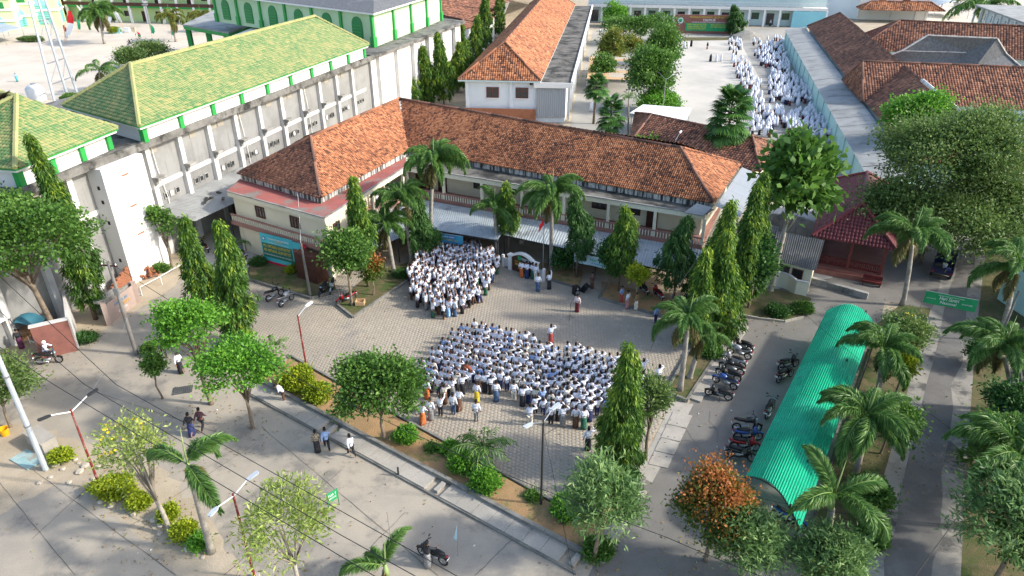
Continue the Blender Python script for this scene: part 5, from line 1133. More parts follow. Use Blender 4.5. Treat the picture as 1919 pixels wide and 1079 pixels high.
# clipped shrubs and hedges
for i, (x, y, rx, ry, h, leaf, l) in enumerate((
        (215, 925, 1.35, .8, 1.0, 'leaf_lime', 'large clipped yellow-green hedge at the red lamp post'), (264, 948, .55, .5, .7, 'leaf_lime', 'small clipped shrub at the end of the large hedge'), (318, 972, .4, .4, .7, 'leaf_lime', 'small clipped shrub at the crooked trunk'),
        (348, 1005, .65, .55, .8, 'leaf_lime', 'round clipped shrub beside the trimmed palm'), (375, 1025, .42, .4, .6, 'leaf_bright', 'green clipped shrub touching the trimmed palm'), (117, 862, .6, .5, .65, 'leaf_lime', 'round clipped shrub beside the concrete block'),
        (560, 728, 1.15, 1.0, 1.6, 'leaf_lime', 'broad yellow hedge at the lamp post in the front bed'), (598, 750, .9, .85, 1.3, 'leaf_lime', 'yellow shrub right of the broad yellow hedge'), (760, 828, .62, .6, .95, 'leaf_bright', 'green clipped shrub under the big round tree'),
        (845, 850, .5, .48, .7, 'leaf_bright', 'round clipped shrub left of the areca clump'), (868, 882, .75, .7, 1.25, 'leaf_bright', 'upright clipped shrub in front of the areca clump'), (908, 914, .95, .85, 1.1, 'leaf_bright', 'wide clipped shrub in the front bed, nearest the areca'),
        (1062, 965, .85, .8, 1.1, 'leaf_bright', 'clipped shrub beside the black lamp post'), (811, 846, .22, .22, .4, 'leaf_mid', 'tiny shrub alone in the front bed'), (1000, 935, .35, .3, .3, 'leaf_mid', 'low tuft of ground plants beside the lamp post base'),
        (282, 662, .45, .45, .75, 'leaf_mid', 'round shrub growing in the concrete ring by the street'), (485, 498, .8, .5, .7, 'leaf_deep', 'leafy plants below the teal banner'), (545, 512, .35, .3, .55, 'leaf_lime', 'yellow leaved plant in the bed below the teal banner'), (568, 505, .6, .5, 1.1, 'leaf_deep', 'dark shrub at the brown porch'),
        (1455, 590, 1.0, .8, .8, 'leaf_deep', 'dark shrub in the planted corner by the drain'), (1500, 585, .9, .7, .8, 'leaf_mid', 'leafy shrub at the edge of the planted corner'), (165, 640, .7, .5, .7, 'leaf_deep', 'leafy plants at the foot of the reddish wall'), (300, 508, .9, .5, .6, 'leaf_mid', 'ground plants at the foot of the white stair tower'),
        (1330, 668, .8, .7, .9, 'leaf_mid', 'low shrub at the foot of the right mast tree clump'), (755, 520, .6, .5, .8, 'leaf_deep', 'dark low shrub beside the first boys of the back formation'), (420, 590, .6, .8, 2.6, 'leaf_orange', 'red-orange shrub between the twin mast trees'),
        (1635, 1010, .6, .9, .7, 'leaf_mid', 'undergrowth on the bank beside the road, nearest'), (1178, 905, .5, .5, .9, 'leaf_deep', 'dark shrub at the foot of the front mast trees'), (1120, 1040, .7, .6, .8, 'leaf_mid', 'leafy shrub at the tip of the front bed'), (1790, 300, 2.2, 1.6, 1.6, 'leaf_bright', 'bright shrub beside the tree shade, far right'), (1885, 245, 1.8, 1.4, 1.5, 'leaf_mid', 'shrub in front of the brown range at the right edge'),
        (1165, 92, 1.6, 1.4, 1.4, 'leaf_lime', 'yellow shrub in the planted square of the yard'), (215, 62, 2.2, 1.6, 1.6, 'leaf_lime', 'shrub row by the field flags'), (60, 78, 3.6, 1.6, 1.4, 'leaf_dusty', 'low scrub before the green gatehouse'), (140, 190, 2.4, 1.5, 1.4, 'leaf_mid', 'shrub at the foot of the lattice mast'))):
    shrub(l, G(x, y), rx, ry, h, leaf, seed=200 + i)
bl('dark green tree massed at the lower right corner', 1915, 1095, 930, (2.6, 2.4, 2.4), leaf='leaf_mid', ncl=130, per=26, crad=.8, ln=.24, wd=.08, seed=50, trunk=.2)
bl('leafy bush beside the teal shed on the right bank', 1905, 900, 790, (1.8, 1.8, 1.6), leaf='leaf_deep', ncl=90, per=24, crad=.8, ln=.22, wd=.09, seed=51, trunk=.2)
bl('low dark bush at the edge of the road below the banner', 1838, 690, 640, (1.1, 1.0, .9), leaf='leaf_deep', ncl=60, per=24, crad=.7, ln=.2, wd=.08, seed=52, trunk=.1)
bl('undergrowth bush between the road and the big shelter palm', 1622, 960, 905, (1.0, 1.2, .8), leaf='leaf_mid', ncl=60, per=24, crad=.6, ln=.2, wd=.07, seed=53, trunk=.1)
# ------------------------------------------------------------------ people
M('skin', (.27, .14, .085), .6, fine=.05)
M('hair', (.012, .01, .009), .6, fine=.1)
M('cap_black', (.012, .012, .013), .7, fine=.1)
M('shirt_white', (.72, .74, .8), .8, (.62, .65, .72), 6, fine=.05)
M('shirt_cream', (.66, .63, .56), .8, (.58, .55, .48), 6, fine=.05)
M('shirt_blue', (.3, .42, .68), .8, (.25, .37, .6), 6, fine=.05)
M('shirt_pink', (.68, .55, .52), .8, fine=.05)
M('shirt_rust', (.42, .1, .05), .8, fine=.05)
M('shirt_dark', (.03, .03, .035), .8, fine=.1)
M('shirt_plaid', (.13, .05, .05), .8, (.04, .03, .05), 16, .46, .54, fine=.1)
M('shirt_check', (.42, .36, .25), .8, (.16, .12, .08), 16, .46, .54, fine=.1)
M('shirt_tan', (.25, .17, .09), .8, (.18, .12, .07), 8, fine=.1)
M('shirt_batik', (.07, .05, .05), .8, (.16, .1, .08), 14, .46, .56, fine=.1)
for n_, c_ in (('black', (.018, .018, .022)), ('navy', (.022, .03, .1)), ('maroon', (.12, .02, .025)), ('brown', (.1, .05, .03)), ('green', (.02, .1, .06)), ('denim', (.05, .09, .17)), ('red', (.3, .06, .05)), ('orange', (.45, .12, .03)),
               ('yellow', (.55, .4, .03)), ('grey', (.2, .2, .2)), ('skyblue', (.22, .4, .62)), ('pink', (.42, .2, .2)), ('cream', (.6, .55, .45)), ('purple', (.08, .02, .05)), ('teal', (.05, .3, .3))):
    M('sarong_' + n_, c_, .85, tuple(x * 1.7 + .012 for x in c_), 9, .5, .6, fine=.1)
M('veil_white', (.74, .76, .8), .85, (.66, .68, .74), 6, fine=.04)
M('veil_black', (.02, .02, .022), .85, fine=.05)
def skinmesh(name, verts, edges, rads, sub=1, root=0, mat='skin'):
    me = bpy.data.meshes.new(name); me.from_pydata([tuple(v) for v in verts], edges, []); ob = bpy.data.objects.new(name, me)
    md = ob.modifiers.new('skin', 'SKIN'); md.use_smooth_shade = True
    if sub: s = ob.modifiers.new('sub', 'SUBSURF'); s.levels = sub; s.render_levels = sub
    sv = me.skin_vertices[0].data
    for i, r in enumerate(rads): sv[i].radius = (r, r) if not isinstance(r, tuple) else r; sv[i].use_root = (i == root)
    out = evaluated(ob); out.name = name; out.materials.clear(); out.materials.append(MT[mat])
    out.attributes.new('tint', 'FLOAT', 'FACE'); return out
ARM = {'down': ((.235, -.02, 1.06), (.25, .06, .82), (.25, .09, .75)), 'salute': ((.41, .09, 1.3), (.2, .15, 1.5), (.12, .14, 1.545)), 'front': ((.235, .04, 1.07), (.07, .2, 1.08), (.0, .21, 1.07)),
       'swingf': ((.22, .08, 1.06), (.2, .28, .9), (.2, .33, .86)), 'swingb': ((.23, -.12, 1.07), (.24, -.26, .87), (.24, -.3, .81)), 'grip': ((.27, .2, 1.1), (.3, .42, 1.0), (.3, .5, .99)), 'raise': ((.24, .16, 1.45), (.2, .3, 1.66), (.2, .33, 1.73)), 'face': ((.24, .14, 1.12), (.1, .2, 1.4), (.06, .18, 1.46))}
LEG = {'stand': ((.09, .015, .46), (.09, -.02, .09), (.1, .12, .035)), 'fwd': ((.09, .2, .5), (.09, .28, .1), (.09, .42, .06)), 'back': ((.09, -.05, .46), (.09, -.32, .16), (.09, -.22, .05)), 'sit': ((.16, .38, .8), (.18, .32, .38), (.18, .46, .33))}
def finger_mesh(bm_v, bm_f, w, hnd):
    w, hnd = Vector(w), Vector(hnd); d = (hnd - w).normalized(); side = d.cross(Vector((0, 0, 1)));
    if side.length < .1: side = Vector((1, 0, 0))
    side.normalize(); nn = side.cross(d)
    k = MB()
    for i, (o, L) in enumerate(((-.03, .06), (-.01, .075), (.01, .08), (.03, .07))):
        a = hnd + side * o; k.tube([a, a + d * L * .55 + nn * -.006, a + d * L - nn * .022], [.0095, .009, .006], 5)
    a = hnd - d * .045 + side * .035; k.tube([a, a + side * .03 + d * .02, a + side * .038 + d * .055], [.011, .01, .007], 5)
    return k
def figure(pose, low=False):
    """one pose: body (continuous skin with fingers), shirt, lower garment variants, hair, cap"""
    ra, la, rl, ll, bend = pose; sub = 0 if low else 1
    T = lambda p: (p[0], p[1] + bend * max(0, p[2] - .9) * .9, p[2] - bend * max(0, p[2] - .9) * .35)
    sit = rl == 'sit'
    v = [(0, 0, .88), (0, 0, 1.04), (0, 0, 1.22), (0, 0, 1.345), (0, .01, 1.42), (0, .02, 1.5), (0, .012, 1.575)]; r = [(.13, .1), (.12, .095), (.14, .1), (.055, .055), (.062, .068), (.078, .092), (.052, .06)]
    e = [(0, 1), (1, 2), (2, 3), (3, 4), (4, 5), (5, 6)]
    for sgn, arm in ((1, ra), (-1, la)):
        n = len(v); P = [(.15, 0, 1.3)] + list(ARM[arm]); v += [(p[0] * sgn, p[1], p[2]) for p in P]; r += [.055, .042, .03, (.036, .02)]; e += [(2, n), (n, n + 1), (n + 1, n + 2), (n + 2, n + 3)]
    for sgn, leg in ((1, rl), (-1, ll)):
        n = len(v); P = [(.085, 0, .82)] + list(LEG[leg]); v += [(p[0] * sgn, p[1], p[2]) for p in P]; r += [.085, .06, .04, .035]; e += [(0, n), (n, n + 1), (n + 1, n + 2), (n + 2, n + 3)]
    v = [T(p) for p in v]
    body = skinmesh('person', v, e, r, sub)
    if not low:
        bm = bmesh.new(); bm.from_mesh(body)
        extra = [finger_mesh(None, None, v[9], v[10]), finger_mesh(None, None, v[13], v[14])]
        f = MB(); h = Vector(v[5]); f.sphere(h + Vector((0, .09, -.005)), .016, 5, 4, sz=1.6); f.sphere(h + Vector((.08, 0, 0)), .02, 5, 4, sx=.5, sz=1.5); f.sphere(h + Vector((-.08, 0, 0)), .02, 5, 4, sx=.5, sz=1.5); f.bar(h + Vector((-.022, .086, -.045)), h + Vector((.022, .086, -.045)), .008, .01); extra.append(f)
        for k in extra:
            vs = [bm.verts.new(p) for p in k.v]
            for q in k.f: bm.faces.new([vs[i] for i in q])
        ey = MB(); ey.sphere(h + Vector((.03, .082, .02)), .012, 5, 4); ey.sphere(h + Vector((-.03, .082, .02)), .012, 5, 4)
        vs = [bm.verts.new(p) for p in ey.v]
        for q in ey.f: bm.faces.new([vs[i] for i in q]).material_index = 1
        bm.to_mesh(body); bm.free(); body.materials.append(MT['hair']); body.polygons.foreach_set('use_smooth', [True] * len(body.polygons))
    sv = [(0, .0, .8), (0, 0, .95), (0, 0, 1.08), (0, 0, 1.23), (0, 0, 1.33)]; sr = [(.165, .14), (.155, .125), (.15, .118), (.165, .12), (.08, .075)]; se = [(0, 1), (1, 2), (2, 3), (3, 4)]
    if sit: sv[0] = (0, -.02, .86)
    for sgn, arm in ((1, ra), (-1, la)):
        n = len(sv); A = ARM[arm]; P = [(.155, 0, 1.3), A[0], (A[0][0] + (A[1][0] - A[0][0]) * .92, A[0][1] + (A[1][1] - A[0][1]) * .92, A[0][2] + (A[1][2] - A[0][2]) * .92)]
        sv += [(p[0] * sgn, p[1], p[2]) for p in P]; sr += [.072, .06, .047]; se += [(3, n), (n, n + 1), (n + 1, n + 2)]
    shirt = skinmesh('shirt', [T(p) for p in sv], se, sr, sub, 1, 'shirt_white')
    low_ = {}
    n = 12 if low else 16
    rings = []
    yo = (LEG[rl][1][1] + LEG[ll][1][1]) / 2; spread = abs(LEG[rl][1][1] - LEG[ll][1][1]) * .22
    for z, rx, ry in ((.06, .185 + .0, .155 + spread), (.25, .18, .15 + spread * .8), (.5, .175, .145 + spread * .45), (.75, .17, .14), (.92, .145, .115)):
        k = 1 - z / .92
        rings.append([((rx * (1 + .06 * math.sin(j * 3 + z * 4))) * math.cos(2 * math.pi * j / n), yo * k + ry * (1 + .06 * math.sin(j * 5 + z * 6)) * math.sin(2 * math.pi * j / n), z) for j in range(n)])
    k = MB(); k.loft(rings); low_['sarong'] = k.mesh('sarong', 'sarong_black', smooth=True)
    tv = [(0, 0, .9)]; tr = [(.15, .12)]; te = []
    for sgn, leg in ((1, rl), (-1, ll)):
        m = len(tv); P = [(.09, 0, .8)] + list(LEG[leg])[:2]; tv += [(p[0] * sgn, p[1], p[2]) for p in P]; tr += [.1, .078, .062]; te += [(0, m), (m, m + 1), (m + 1, m + 2)]
    low_['trousers'] = skinmesh('trousers', tv, te, tr, sub, 0, 'sarong_black')
    h = T((0, .012, 1.52)); k = MB(); k.lathe([(.088, -.05), (.1, 0), (.09, .05), (.05, .085), (.005, .095)], (h[0], h[1] - .015, h[2]), 10, .88, 1.0); hair = k.mesh('hair', 'hair', smooth=True)
    k = MB(); k.lathe([(.092, .0), (.097, .02), (.09, .1), (.06, .112), (.004, .11)], (h[0], h[1] - .008, h[2] + .02), 12, .86, 1.08); cap = k.mesh('cap', 'cap_black')
    k = MB(); k.sphere((h[0], h[1], h[2] + .0), .135, 10, 7, .95, 1.08); helm = k.mesh('helmet', 'white_paint', smooth=True)
    return dict(body=body, shirt=shirt, hair=hair, cap=cap, helmet=helm, **low_)
POSES = {'salute': ('salute', 'down', 'stand', 'stand', 0), 'stand': ('down', 'down', 'stand', 'stand', 0), 'fold': ('front', 'front', 'stand', 'stand', 0), 'walk': ('swingf', 'swingb', 'back', 'fwd', .05),
         'ride': ('grip', 'grip', 'sit', 'sit', .12), 'bend': ('grip', 'swingf', 'stand', 'stand', .7), 'hold': ('grip', 'swingf', 'stand', 'stand', .12), 'point': ('raise', 'front', 'stand', 'stand', 0), 'face': ('face', 'down', 'stand', 'fwd', 0)}
FIG = {k: figure(p) for k, p in POSES.items()}
def setmat(o, m):
    o.material_slots[0].link = 'OBJECT'; o.material_slots[0].material = MT[m]
NPEOPLE = [0]
def person(label, loc, face, pose='stand', shirt='shirt_white', low='sarong', lowmat='sarong_black', head='cap', s=1.0, group=None):
    """face: direction (radians) the person looks; body mesh carries shirt, lower garment, hair and cap as parts"""
    f = FIG[pose]; o = link('person', f['body']); o.location = loc; o.rotation_euler = (0, 0, face - math.pi / 2); o.scale = (s, s, s); tagp(o, label, 'person', group)
    p = link('shirt', f['shirt'], o); setmat(p, shirt)
    p = link(low, f[low], o); setmat(p, lowmat)
    link('hair', f['hair'], o)
    if head == 'cap': link('cap', f['cap'], o)
    elif head == 'helmet': link('helmet', f['helmet'], o)
    NPEOPLE[0] += 1; return o
def toward(a, b): return math.atan2(b[1] - a[1], b[0] - a[0])
FLAG = G(1016, 515)
def grid_points(polypx, du, dv, ang, jit, seed):
    r = np.random.default_rng(seed); P = np.array([[p.x, p.y] for p in PX(polypx)]); e1 = np.array([math.cos(ang), math.sin(ang)]); e2 = np.array([-e1[1], e1[0]]); u = P @ e1; v = P @ e2
    i, j = np.meshgrid(np.arange(int((u.max() - u.min()) / du) + 2), np.arange(int((v.max() - v.min()) / dv) + 2))
    C = (u.min() + i.ravel() * du + (j.ravel() % 2) * du * .45)[:, None] * e1 + (v.min() + j.ravel() * dv)[:, None] * e2; C = C + r.normal(0, jit, C.shape); return C[inpoly(C, P)]
# lone figures, each described by what it wears and where it stands
ppl = [
    ('boy in pale blue sarong standing alone before the back formation', (841, 594), 'salute', 'shirt_white', 'sarong', 'sarong_skyblue', 'cap', FLAG),
    ('saluting leader in red sarong in front of the formation', (1032, 643), 'salute', 'shirt_white', 'sarong', 'sarong_red', 'cap', FLAG),
    ('man in pale pink shirt and maroon sarong behind the microphone', (1081, 585), 'stand', 'shirt_pink', 'sarong', 'sarong_maroon', 'cap', (960, 700)),
    ('man in dark patterned batik walking by the loudspeaker', (1109, 541), 'stand', 'shirt_batik', 'sarong', 'sarong_brown', 'none', (1000, 600)),
    ('man in blue shirt and red sarong at the awning bed', (1164, 568), 'fold', 'shirt_blue', 'sarong', 'sarong_red', 'none', FLAG),
    ('man in white shirt and pink sarong at the awning bed', (1175, 578), 'stand', 'shirt_white', 'sarong', 'sarong_pink', 'cap', FLAG),
    ('person in tan shirt and tan sarong at the awning bed', (1191, 581), 'stand', 'shirt_tan', 'sarong', 'sarong_cream', 'none', FLAG),
    ('boy in pale blue shirt and dark trousers left of the bed palm', (1228, 606), 'salute', 'shirt_blue', 'trousers', 'sarong_navy', 'cap', FLAG),
    ('person in pale blue shirt half hidden behind the bed palm', (1262, 596), 'fold', 'shirt_blue', 'trousers', 'sarong_navy', 'cap', FLAG),
    ('flag raiser in white shirt and denim sarong facing the flagpole', (1008, 546), 'stand', 'shirt_white', 'sarong', 'sarong_denim', 'cap', FLAG),
    ('flag raiser in black sarong with both arms lifted', (1029, 542), 'point', 'shirt_white', 'sarong', 'sarong_black', 'cap', FLAG),
    ('flag raiser in cream trousers closest to the name arch', (1004, 527), 'stand', 'shirt_white', 'trousers', 'sarong_cream', 'cap', FLAG),
    ('choir boy in orange sarong by the name arch', (977, 520), 'fold', 'shirt_white', 'sarong', 'sarong_orange', 'cap', (900, 600)),
    ('choir boy in navy sarong in the middle by the name arch', (987, 522), 'fold', 'shirt_white', 'sarong', 'sarong_navy', 'cap', (900, 600)),
    ('choir boy in dark green sarong, right one by the name arch', (998, 523), 'fold', 'shirt_white', 'sarong', 'sarong_green', 'cap', (900, 600)),
    ('saluting boy in long black sarong standing apart on the right', (1232, 723), 'salute', 'shirt_white', 'sarong', 'sarong_black', 'cap', FLAG),
    ('saluting boy in black trousers right of the front mast trees', (1203, 710), 'salute', 'shirt_white', 'trousers', 'sarong_black', 'cap', FLAG),
    ('saluting boy in black sarong alone behind the formation', (1101, 843), 'salute', 'shirt_white', 'sarong', 'sarong_black', 'cap', FLAG),
    ('man in dark shirt and trousers walking by the shrub ring', (309, 669), 'walk', 'shirt_dark', 'trousers', 'sarong_black', 'none', (250, 500)),
    ('person in white shirt and dark sarong behind the bright tree', (340, 698), 'walk', 'shirt_white', 'sarong', 'sarong_black', 'none', (250, 500)),
    ('person in dark clothes behind the yellow flowering tree', (361, 815), 'walk', 'shirt_dark', 'sarong', 'sarong_navy', 'cap', (500, 640)),
    ('person in red plaid shirt behind the trimmed palm', (381, 806), 'walk', 'shirt_plaid', 'trousers', 'sarong_black', 'cap', (500, 640)),
    ('walker in checked shirt with dark sarong on the street', (596, 847), 'stand', 'shirt_check', 'sarong', 'sarong_black', 'cap', (600, 700)),
    ('walker in pale blue shirt beside the checked shirt', (614, 843), 'walk', 'shirt_blue', 'trousers', 'sarong_black', 'cap', (560, 720)),
    ('striding boy in white shirt near the drain cover', (660, 855), 'walk', 'shirt_white', 'trousers', 'sarong_black', 'cap', (520, 740)),
    ('man in white shirt bending over at the kerb', (533, 752), 'bend', 'shirt_white', 'trousers', 'sarong_brown', 'none', (480, 760)),
    ('man in dark shirt and grey sarong standing beside the scooter', (802, 1062), 'hold', 'shirt_dark', 'sarong', 'sarong_grey', 'cap', (840, 1000)),
    ('person in purple sarong at the roadside stall', (42, 653), 'stand', 'shirt_dark', 'sarong', 'sarong_purple', 'none', (0, 560)),
    ('person in dark blue shirt behind the stall table', (28, 628), 'stand', 'shirt_blue', 'trousers', 'sarong_navy', 'none', (90, 660)),
    ('person in teal sarong walking on the sandy field', (33, 153), 'walk', 'shirt_blue', 'sarong', 'sarong_teal', 'none', (30, 60)),
    ('boy in patterned brown sarong at the rear left corner of the formation', (793, 794), 'walk', 'shirt_white', 'sarong', 'sarong_orange', 'cap', FLAG),
    ('boy in grey sarong second in the rear left row', (808, 787), 'stand', 'shirt_white', 'sarong', 'sarong_grey', 'cap', FLAG),
    ('boy in black trousers pointing right in the rear left row', (826, 780), 'point', 'shirt_white', 'trousers', 'sarong_black', 'cap', FLAG),
    ('boy in denim trousers in the rear left row', (850, 777), 'stand', 'shirt_white', 'trousers', 'sarong_denim', 'cap', FLAG),
    ('boy in brown sarong right end of the rear left row', (861, 768), 'walk', 'shirt_white', 'sarong', 'sarong_brown', 'cap', FLAG),
    ('boy half hidden by the top of the areca clump', (893, 790), 'stand', 'shirt_white', 'trousers', 'sarong_grey', 'cap', FLAG),
    ('boy in yellow sarong at the rear edge of the formation', (894, 753), 'stand', 'shirt_white', 'sarong', 'sarong_yellow', 'cap', FLAG),
    ('boy in white trousers at the gap in the rear edge', (963, 752), 'stand', 'shirt_white', 'trousers', 'sarong_cream', 'cap', FLAG),
    ('boy in long black sarong right of the rear gap', (979, 761), 'salute', 'shirt_white', 'sarong', 'sarong_black', 'cap', FLAG),
    ('saluting boy in white trousers at the rear, by the lamp head', (993, 798), 'salute', 'shirt_white', 'trousers', 'sarong_cream', 'cap', FLAG),
    ('boy in black trousers right beside the lamp head', (1032, 796), 'stand', 'shirt_white', 'trousers', 'sarong_black', 'cap', FLAG),
    ('boy in grey patterned sarong in the last rear row', (1054, 799), 'salute', 'shirt_white', 'sarong', 'sarong_grey', 'cap', FLAG),
    ('boy in brown sarong in the last rear row', (1078, 801), 'stand', 'shirt_white', 'sarong', 'sarong_brown', 'cap', FLAG),
    ('boy in green sarong beside the front mast tree', (1093, 804), 'stand', 'shirt_white', 'sarong', 'sarong_green', 'cap', FLAG),
    ('boy in rust red shirt among the white shirts', (876, 716), 'stand', 'shirt_rust', 'trousers', 'sarong_black', 'cap', FLAG),
    ('boy in orange sarong at the left edge under the big tree', (801, 748), 'stand', 'shirt_white', 'sarong', 'sarong_orange', 'cap', FLAG),
    ('boy in denim sarong at the middle of the rear edge', (930, 752), 'stand', 'shirt_white', 'sarong', 'sarong_denim', 'cap', FLAG),
    ('boy standing left of the back formation by the bushes', (766, 528), 'fold', 'shirt_white', 'trousers', 'sarong_black', 'none', FLAG),
]
for (l, (x, y), pose, sh_, lw_, lm_, hd_, tgt) in ppl:
    b = G(x, y); tg = tgt if isinstance(tgt, Vector) else G(*tgt); person(l, b, toward(b, tg) + rng.uniform(-.12, .12), pose, sh_, lw_, lm_, hd_, rng.uniform(.98, 1.06))
for l, s_, t_, sh_ in (('person in pale blue shirt on the left wing balcony', .62, 0.0, 'shirt_blue'), ('person in white shirt and dark hair on the left wing balcony', .5, .3, 'shirt_white'), ('person in tan shirt leaning on the left wing balcony rail', .8, .0, 'shirt_tan')):
    q = C1 + (S3 - C1) * s_ + n2 * (.6 + t_); person(l, (q.x, q.y, 2.99), R(-30), 'fold', sh_, 'sarong', 'sarong_black', 'none')
# formation in front: backs to the camera, saluting
PF = [(786, 705), (805, 690), (828, 660), (853, 642), (886, 626), (930, 634), (982, 650), (1014, 664), (1046, 672), (1108, 682), (1146, 692), (1206, 706), (1204, 760), (1150, 796), (1100, 792), (1050, 790), (1000, 782), (976, 750), (930, 742), (880, 742), (835, 758), (795, 740)]
FP = grid_points(PF, .52, .72, R(-24), .05, 4); print('FRONT', len(FP))
lone = [G(x, y) for _, (x, y), *_ in ppl]
FP = np.array([p for p in FP if all((p[0] - q.x) ** 2 + (p[1] - q.y) ** 2 > .12 for q in lone)])
FP = FP[np.sort(np.random.default_rng(1).permutation(len(FP))[:264])]
lowc = ['black'] * 9 + ['navy'] * 5 + ['maroon'] * 3 + ['brown'] * 3 + ['green'] * 2 + ['denim'] * 2 + ['grey'] * 2
GF = 'boys of the front formation'
for i, p in enumerate(FP):
    c = rng.choice(lowc); pose = rng.choices(['salute', 'stand', 'fold', 'face'], [.62, .18, .1, .1])[0]; tr = rng.random() < .35 and c in ('black', 'navy', 'denim', 'grey'); hd_ = 'cap' if rng.random() < .85 else 'none'
    person(f'{ {"salute": "saluting", "stand": "standing", "fold": "arms-folded", "face": "shading"}[pose]} boy in white shirt, {"black cap" if hd_ == "cap" else "no cap"} and {c} {"trousers" if tr else "sarong"} in the front formation', (p[0], p[1], .03), toward(p, FLAG) + rng.gauss(0, .15), pose, rng.choices(['shirt_white', 'shirt_cream', 'shirt_blue'], [.82, .15, .03])[0], 'trousers' if tr else 'sarong', 'sarong_' + c, hd_, rng.uniform(.86, 1.0), GF)
# the two further crowds read as masses
def crowd(name, label, cat, pts, templates, choose):
    mats = []; Vs = []; Fs = []; Ms = []; nv = 0
    tri = {}
    def data(me):
        if me.name not in tri:
            me.calc_loop_triangles(); v = np.zeros(len(me.vertices) * 3, np.float32); me.vertices.foreach_get('co', v); t = np.zeros(len(me.loop_triangles) * 3, np.int32); me.loop_triangles.foreach_get('vertices', t); tri[me.name] = (v.reshape(-1, 3), t.reshape(-1, 3))
        return tri[me.name]
    for p in pts:
        parts, ang, s = choose(p); c_, s_ = math.cos(ang), math.sin(ang); Rm = np.array([[c_, -s_, 0], [s_, c_, 0], [0, 0, 1]]).T * s
        for me, m in parts:
            if m not in mats: mats.append(m)
            v, t = data(me); Vs.append(v @ Rm + np.array([p[0], p[1], .03])); Fs.append(t + nv); Ms.append(np.full(len(t), mats.index(m))); nv += len(v)
    me = np_mesh(name, np.vstack(Vs), np.vstack(Fs), None, smooth=True)
    for m in mats: me.materials.append(MT[m])
    me.polygons.foreach_set('material_index', np.concatenate(Ms).astype(np.int32)); o = link(name, me); tagp(o, label, cat, kind='stuff'); return o
LOWF = {k: figure(POSES[k], True) for k in ('salute', 'stand', 'fold', 'face')}
PB = [(768, 520), (768, 560), (782, 580), (805, 596), (838, 606), (868, 592), (905, 562), (936, 512), (930, 492), (900, 480), (862, 470), (822, 474), (790, 490)]
BP = grid_points(PB, .52, .66, R(30), .1, 9)
def cb(p):
    f = LOWF[rng.choice(['salute', 'fold', 'fold', 'stand', 'face'])]; lw = 'trousers' if rng.random() < .35 else 'sarong'
    return [(f['body'], 'skin'), (f['shirt'], 'shirt_white'), (f[lw], 'sarong_' + rng.choice(lowc)), (f['hair'], 'hair')] + ([(f['cap'], 'cap_black')] if rng.random() < .3 else []), toward(p, FLAG) - math.pi / 2 + rng.gauss(-.5, .3), rng.uniform(.9, 1.05)
# the nearest rim of the back formation are single figures, the rest one mass
yy = BP[:, 1] * .8 - BP[:, 0] * .35; rim = np.argsort(yy)[:max(0, 296 - NPEOPLE[0])] if NPEOPLE[0] < 296 else np.array([], int)
for i in rim:
    p = BP[i]; c = rng.choice(lowc); hdw = rng.choice(['none', 'none', 'cap'])
    person(f'{"capped" if hdw == "cap" else "bareheaded"} boy in white shirt and {c} sarong at the near edge of the back formation', (p[0], p[1], .03), toward(p, FLAG) + rng.gauss(-.5, .3), rng.choice(['fold', 'salute', 'stand']), 'shirt_white', 'sarong', 'sarong_' + c, hdw, rng.uniform(.92, 1.05), 'boys at the near edge of the back formation')
msk = np.ones(len(BP), bool); msk[rim] = False
crowd('boys_crowd', 'dense back formation of boys in white shirts and dark sarongs beside the awning', 'crowd', BP[msk], LOWF, cb)
def girl(full, black=False, seat=False):
    n = 10; k = MB(); top = .95 if seat else 1.5
    def ring(z, rx, ry, yo=0): return [(rx * math.cos(2 * math.pi * j / n) * (1 + .06 * math.sin(3 * j)), yo + ry * math.sin(2 * math.pi * j / n), z) for j in range(n)]
    bot = .05 if full or seat else .78
    k.loft([ring(bot, .3, .26), ring(bot + (top - bot) * .4, .27, .22), ring(top - .3, .25, .19), ring(top - .18, .14, .14), ring(top - .05, .12, .125), ring(top + .03, .06, .07)]); veil = k.mesh('veil', 'veil_white', smooth=True)
    k = MB(); k.loft([ring(.03, .22, .2), ring(.3, .2, .17), ring(.7, .17, .14)]); skirt = k.mesh('skirt', 'sarong_black', smooth=True)
    k = MB(); k.sphere((0, .075, top - .07), .075, 7, 5, .9, .8, 1.15); face_ = k.mesh('face', 'skin', smooth=True)
    return veil, skirt, face_
GT = [girl(False), girl(True), girl(True, seat=True)]
GPt = []
for poly, d, sd_ in (([(1418, 92), (1466, 84), (1474, 122), (1440, 132), (1420, 120)], .95, 1), ([(1440, 132), (1476, 122), (1487, 160), (1450, 160)], 1.0, 2), ([(1363, 80), (1392, 80), (1386, 106), (1362, 98)], 1.3, 3), ([(1370, 112), (1396, 118), (1424, 165), (1414, 195), (1392, 175), (1376, 138)], 1.05, 4),
                    ([(1440, 155), (1502, 152), (1527, 188), (1516, 204), (1440, 192)], .82, 5), ([(1404, 205), (1466, 214), (1442, 262), (1404, 256)], .8, 6), ([(1450, 224), (1520, 212), (1560, 250), (1552, 270), (1490, 266)], .68, 7), ([(1404, 175), (1425, 178), (1428, 205), (1404, 205)], .8, 8), ([(1405, 80), (1470, 74), (1468, 84), (1418, 92)], 1.6, 9)):
    GPt += list(grid_points(poly, d, d * 1.4, R(15), d * .42, sd_ + 30))
GPt = np.array(GPt); GPt = GPt[nr.random(len(GPt)) > .14]
def cg(p):
    v = rng.choices(GT, [.8, .1, .1])[0]; parts = [(v[0], 'veil_white'), (v[2], 'skin')]
    if v is GT[0]: parts.append((v[1], 'sarong_' + rng.choice(['black', 'black', 'brown', 'maroon', 'navy'])))
    return parts, rng.uniform(-1, 1) + math.pi * .75, rng.uniform(.95, 1.08)
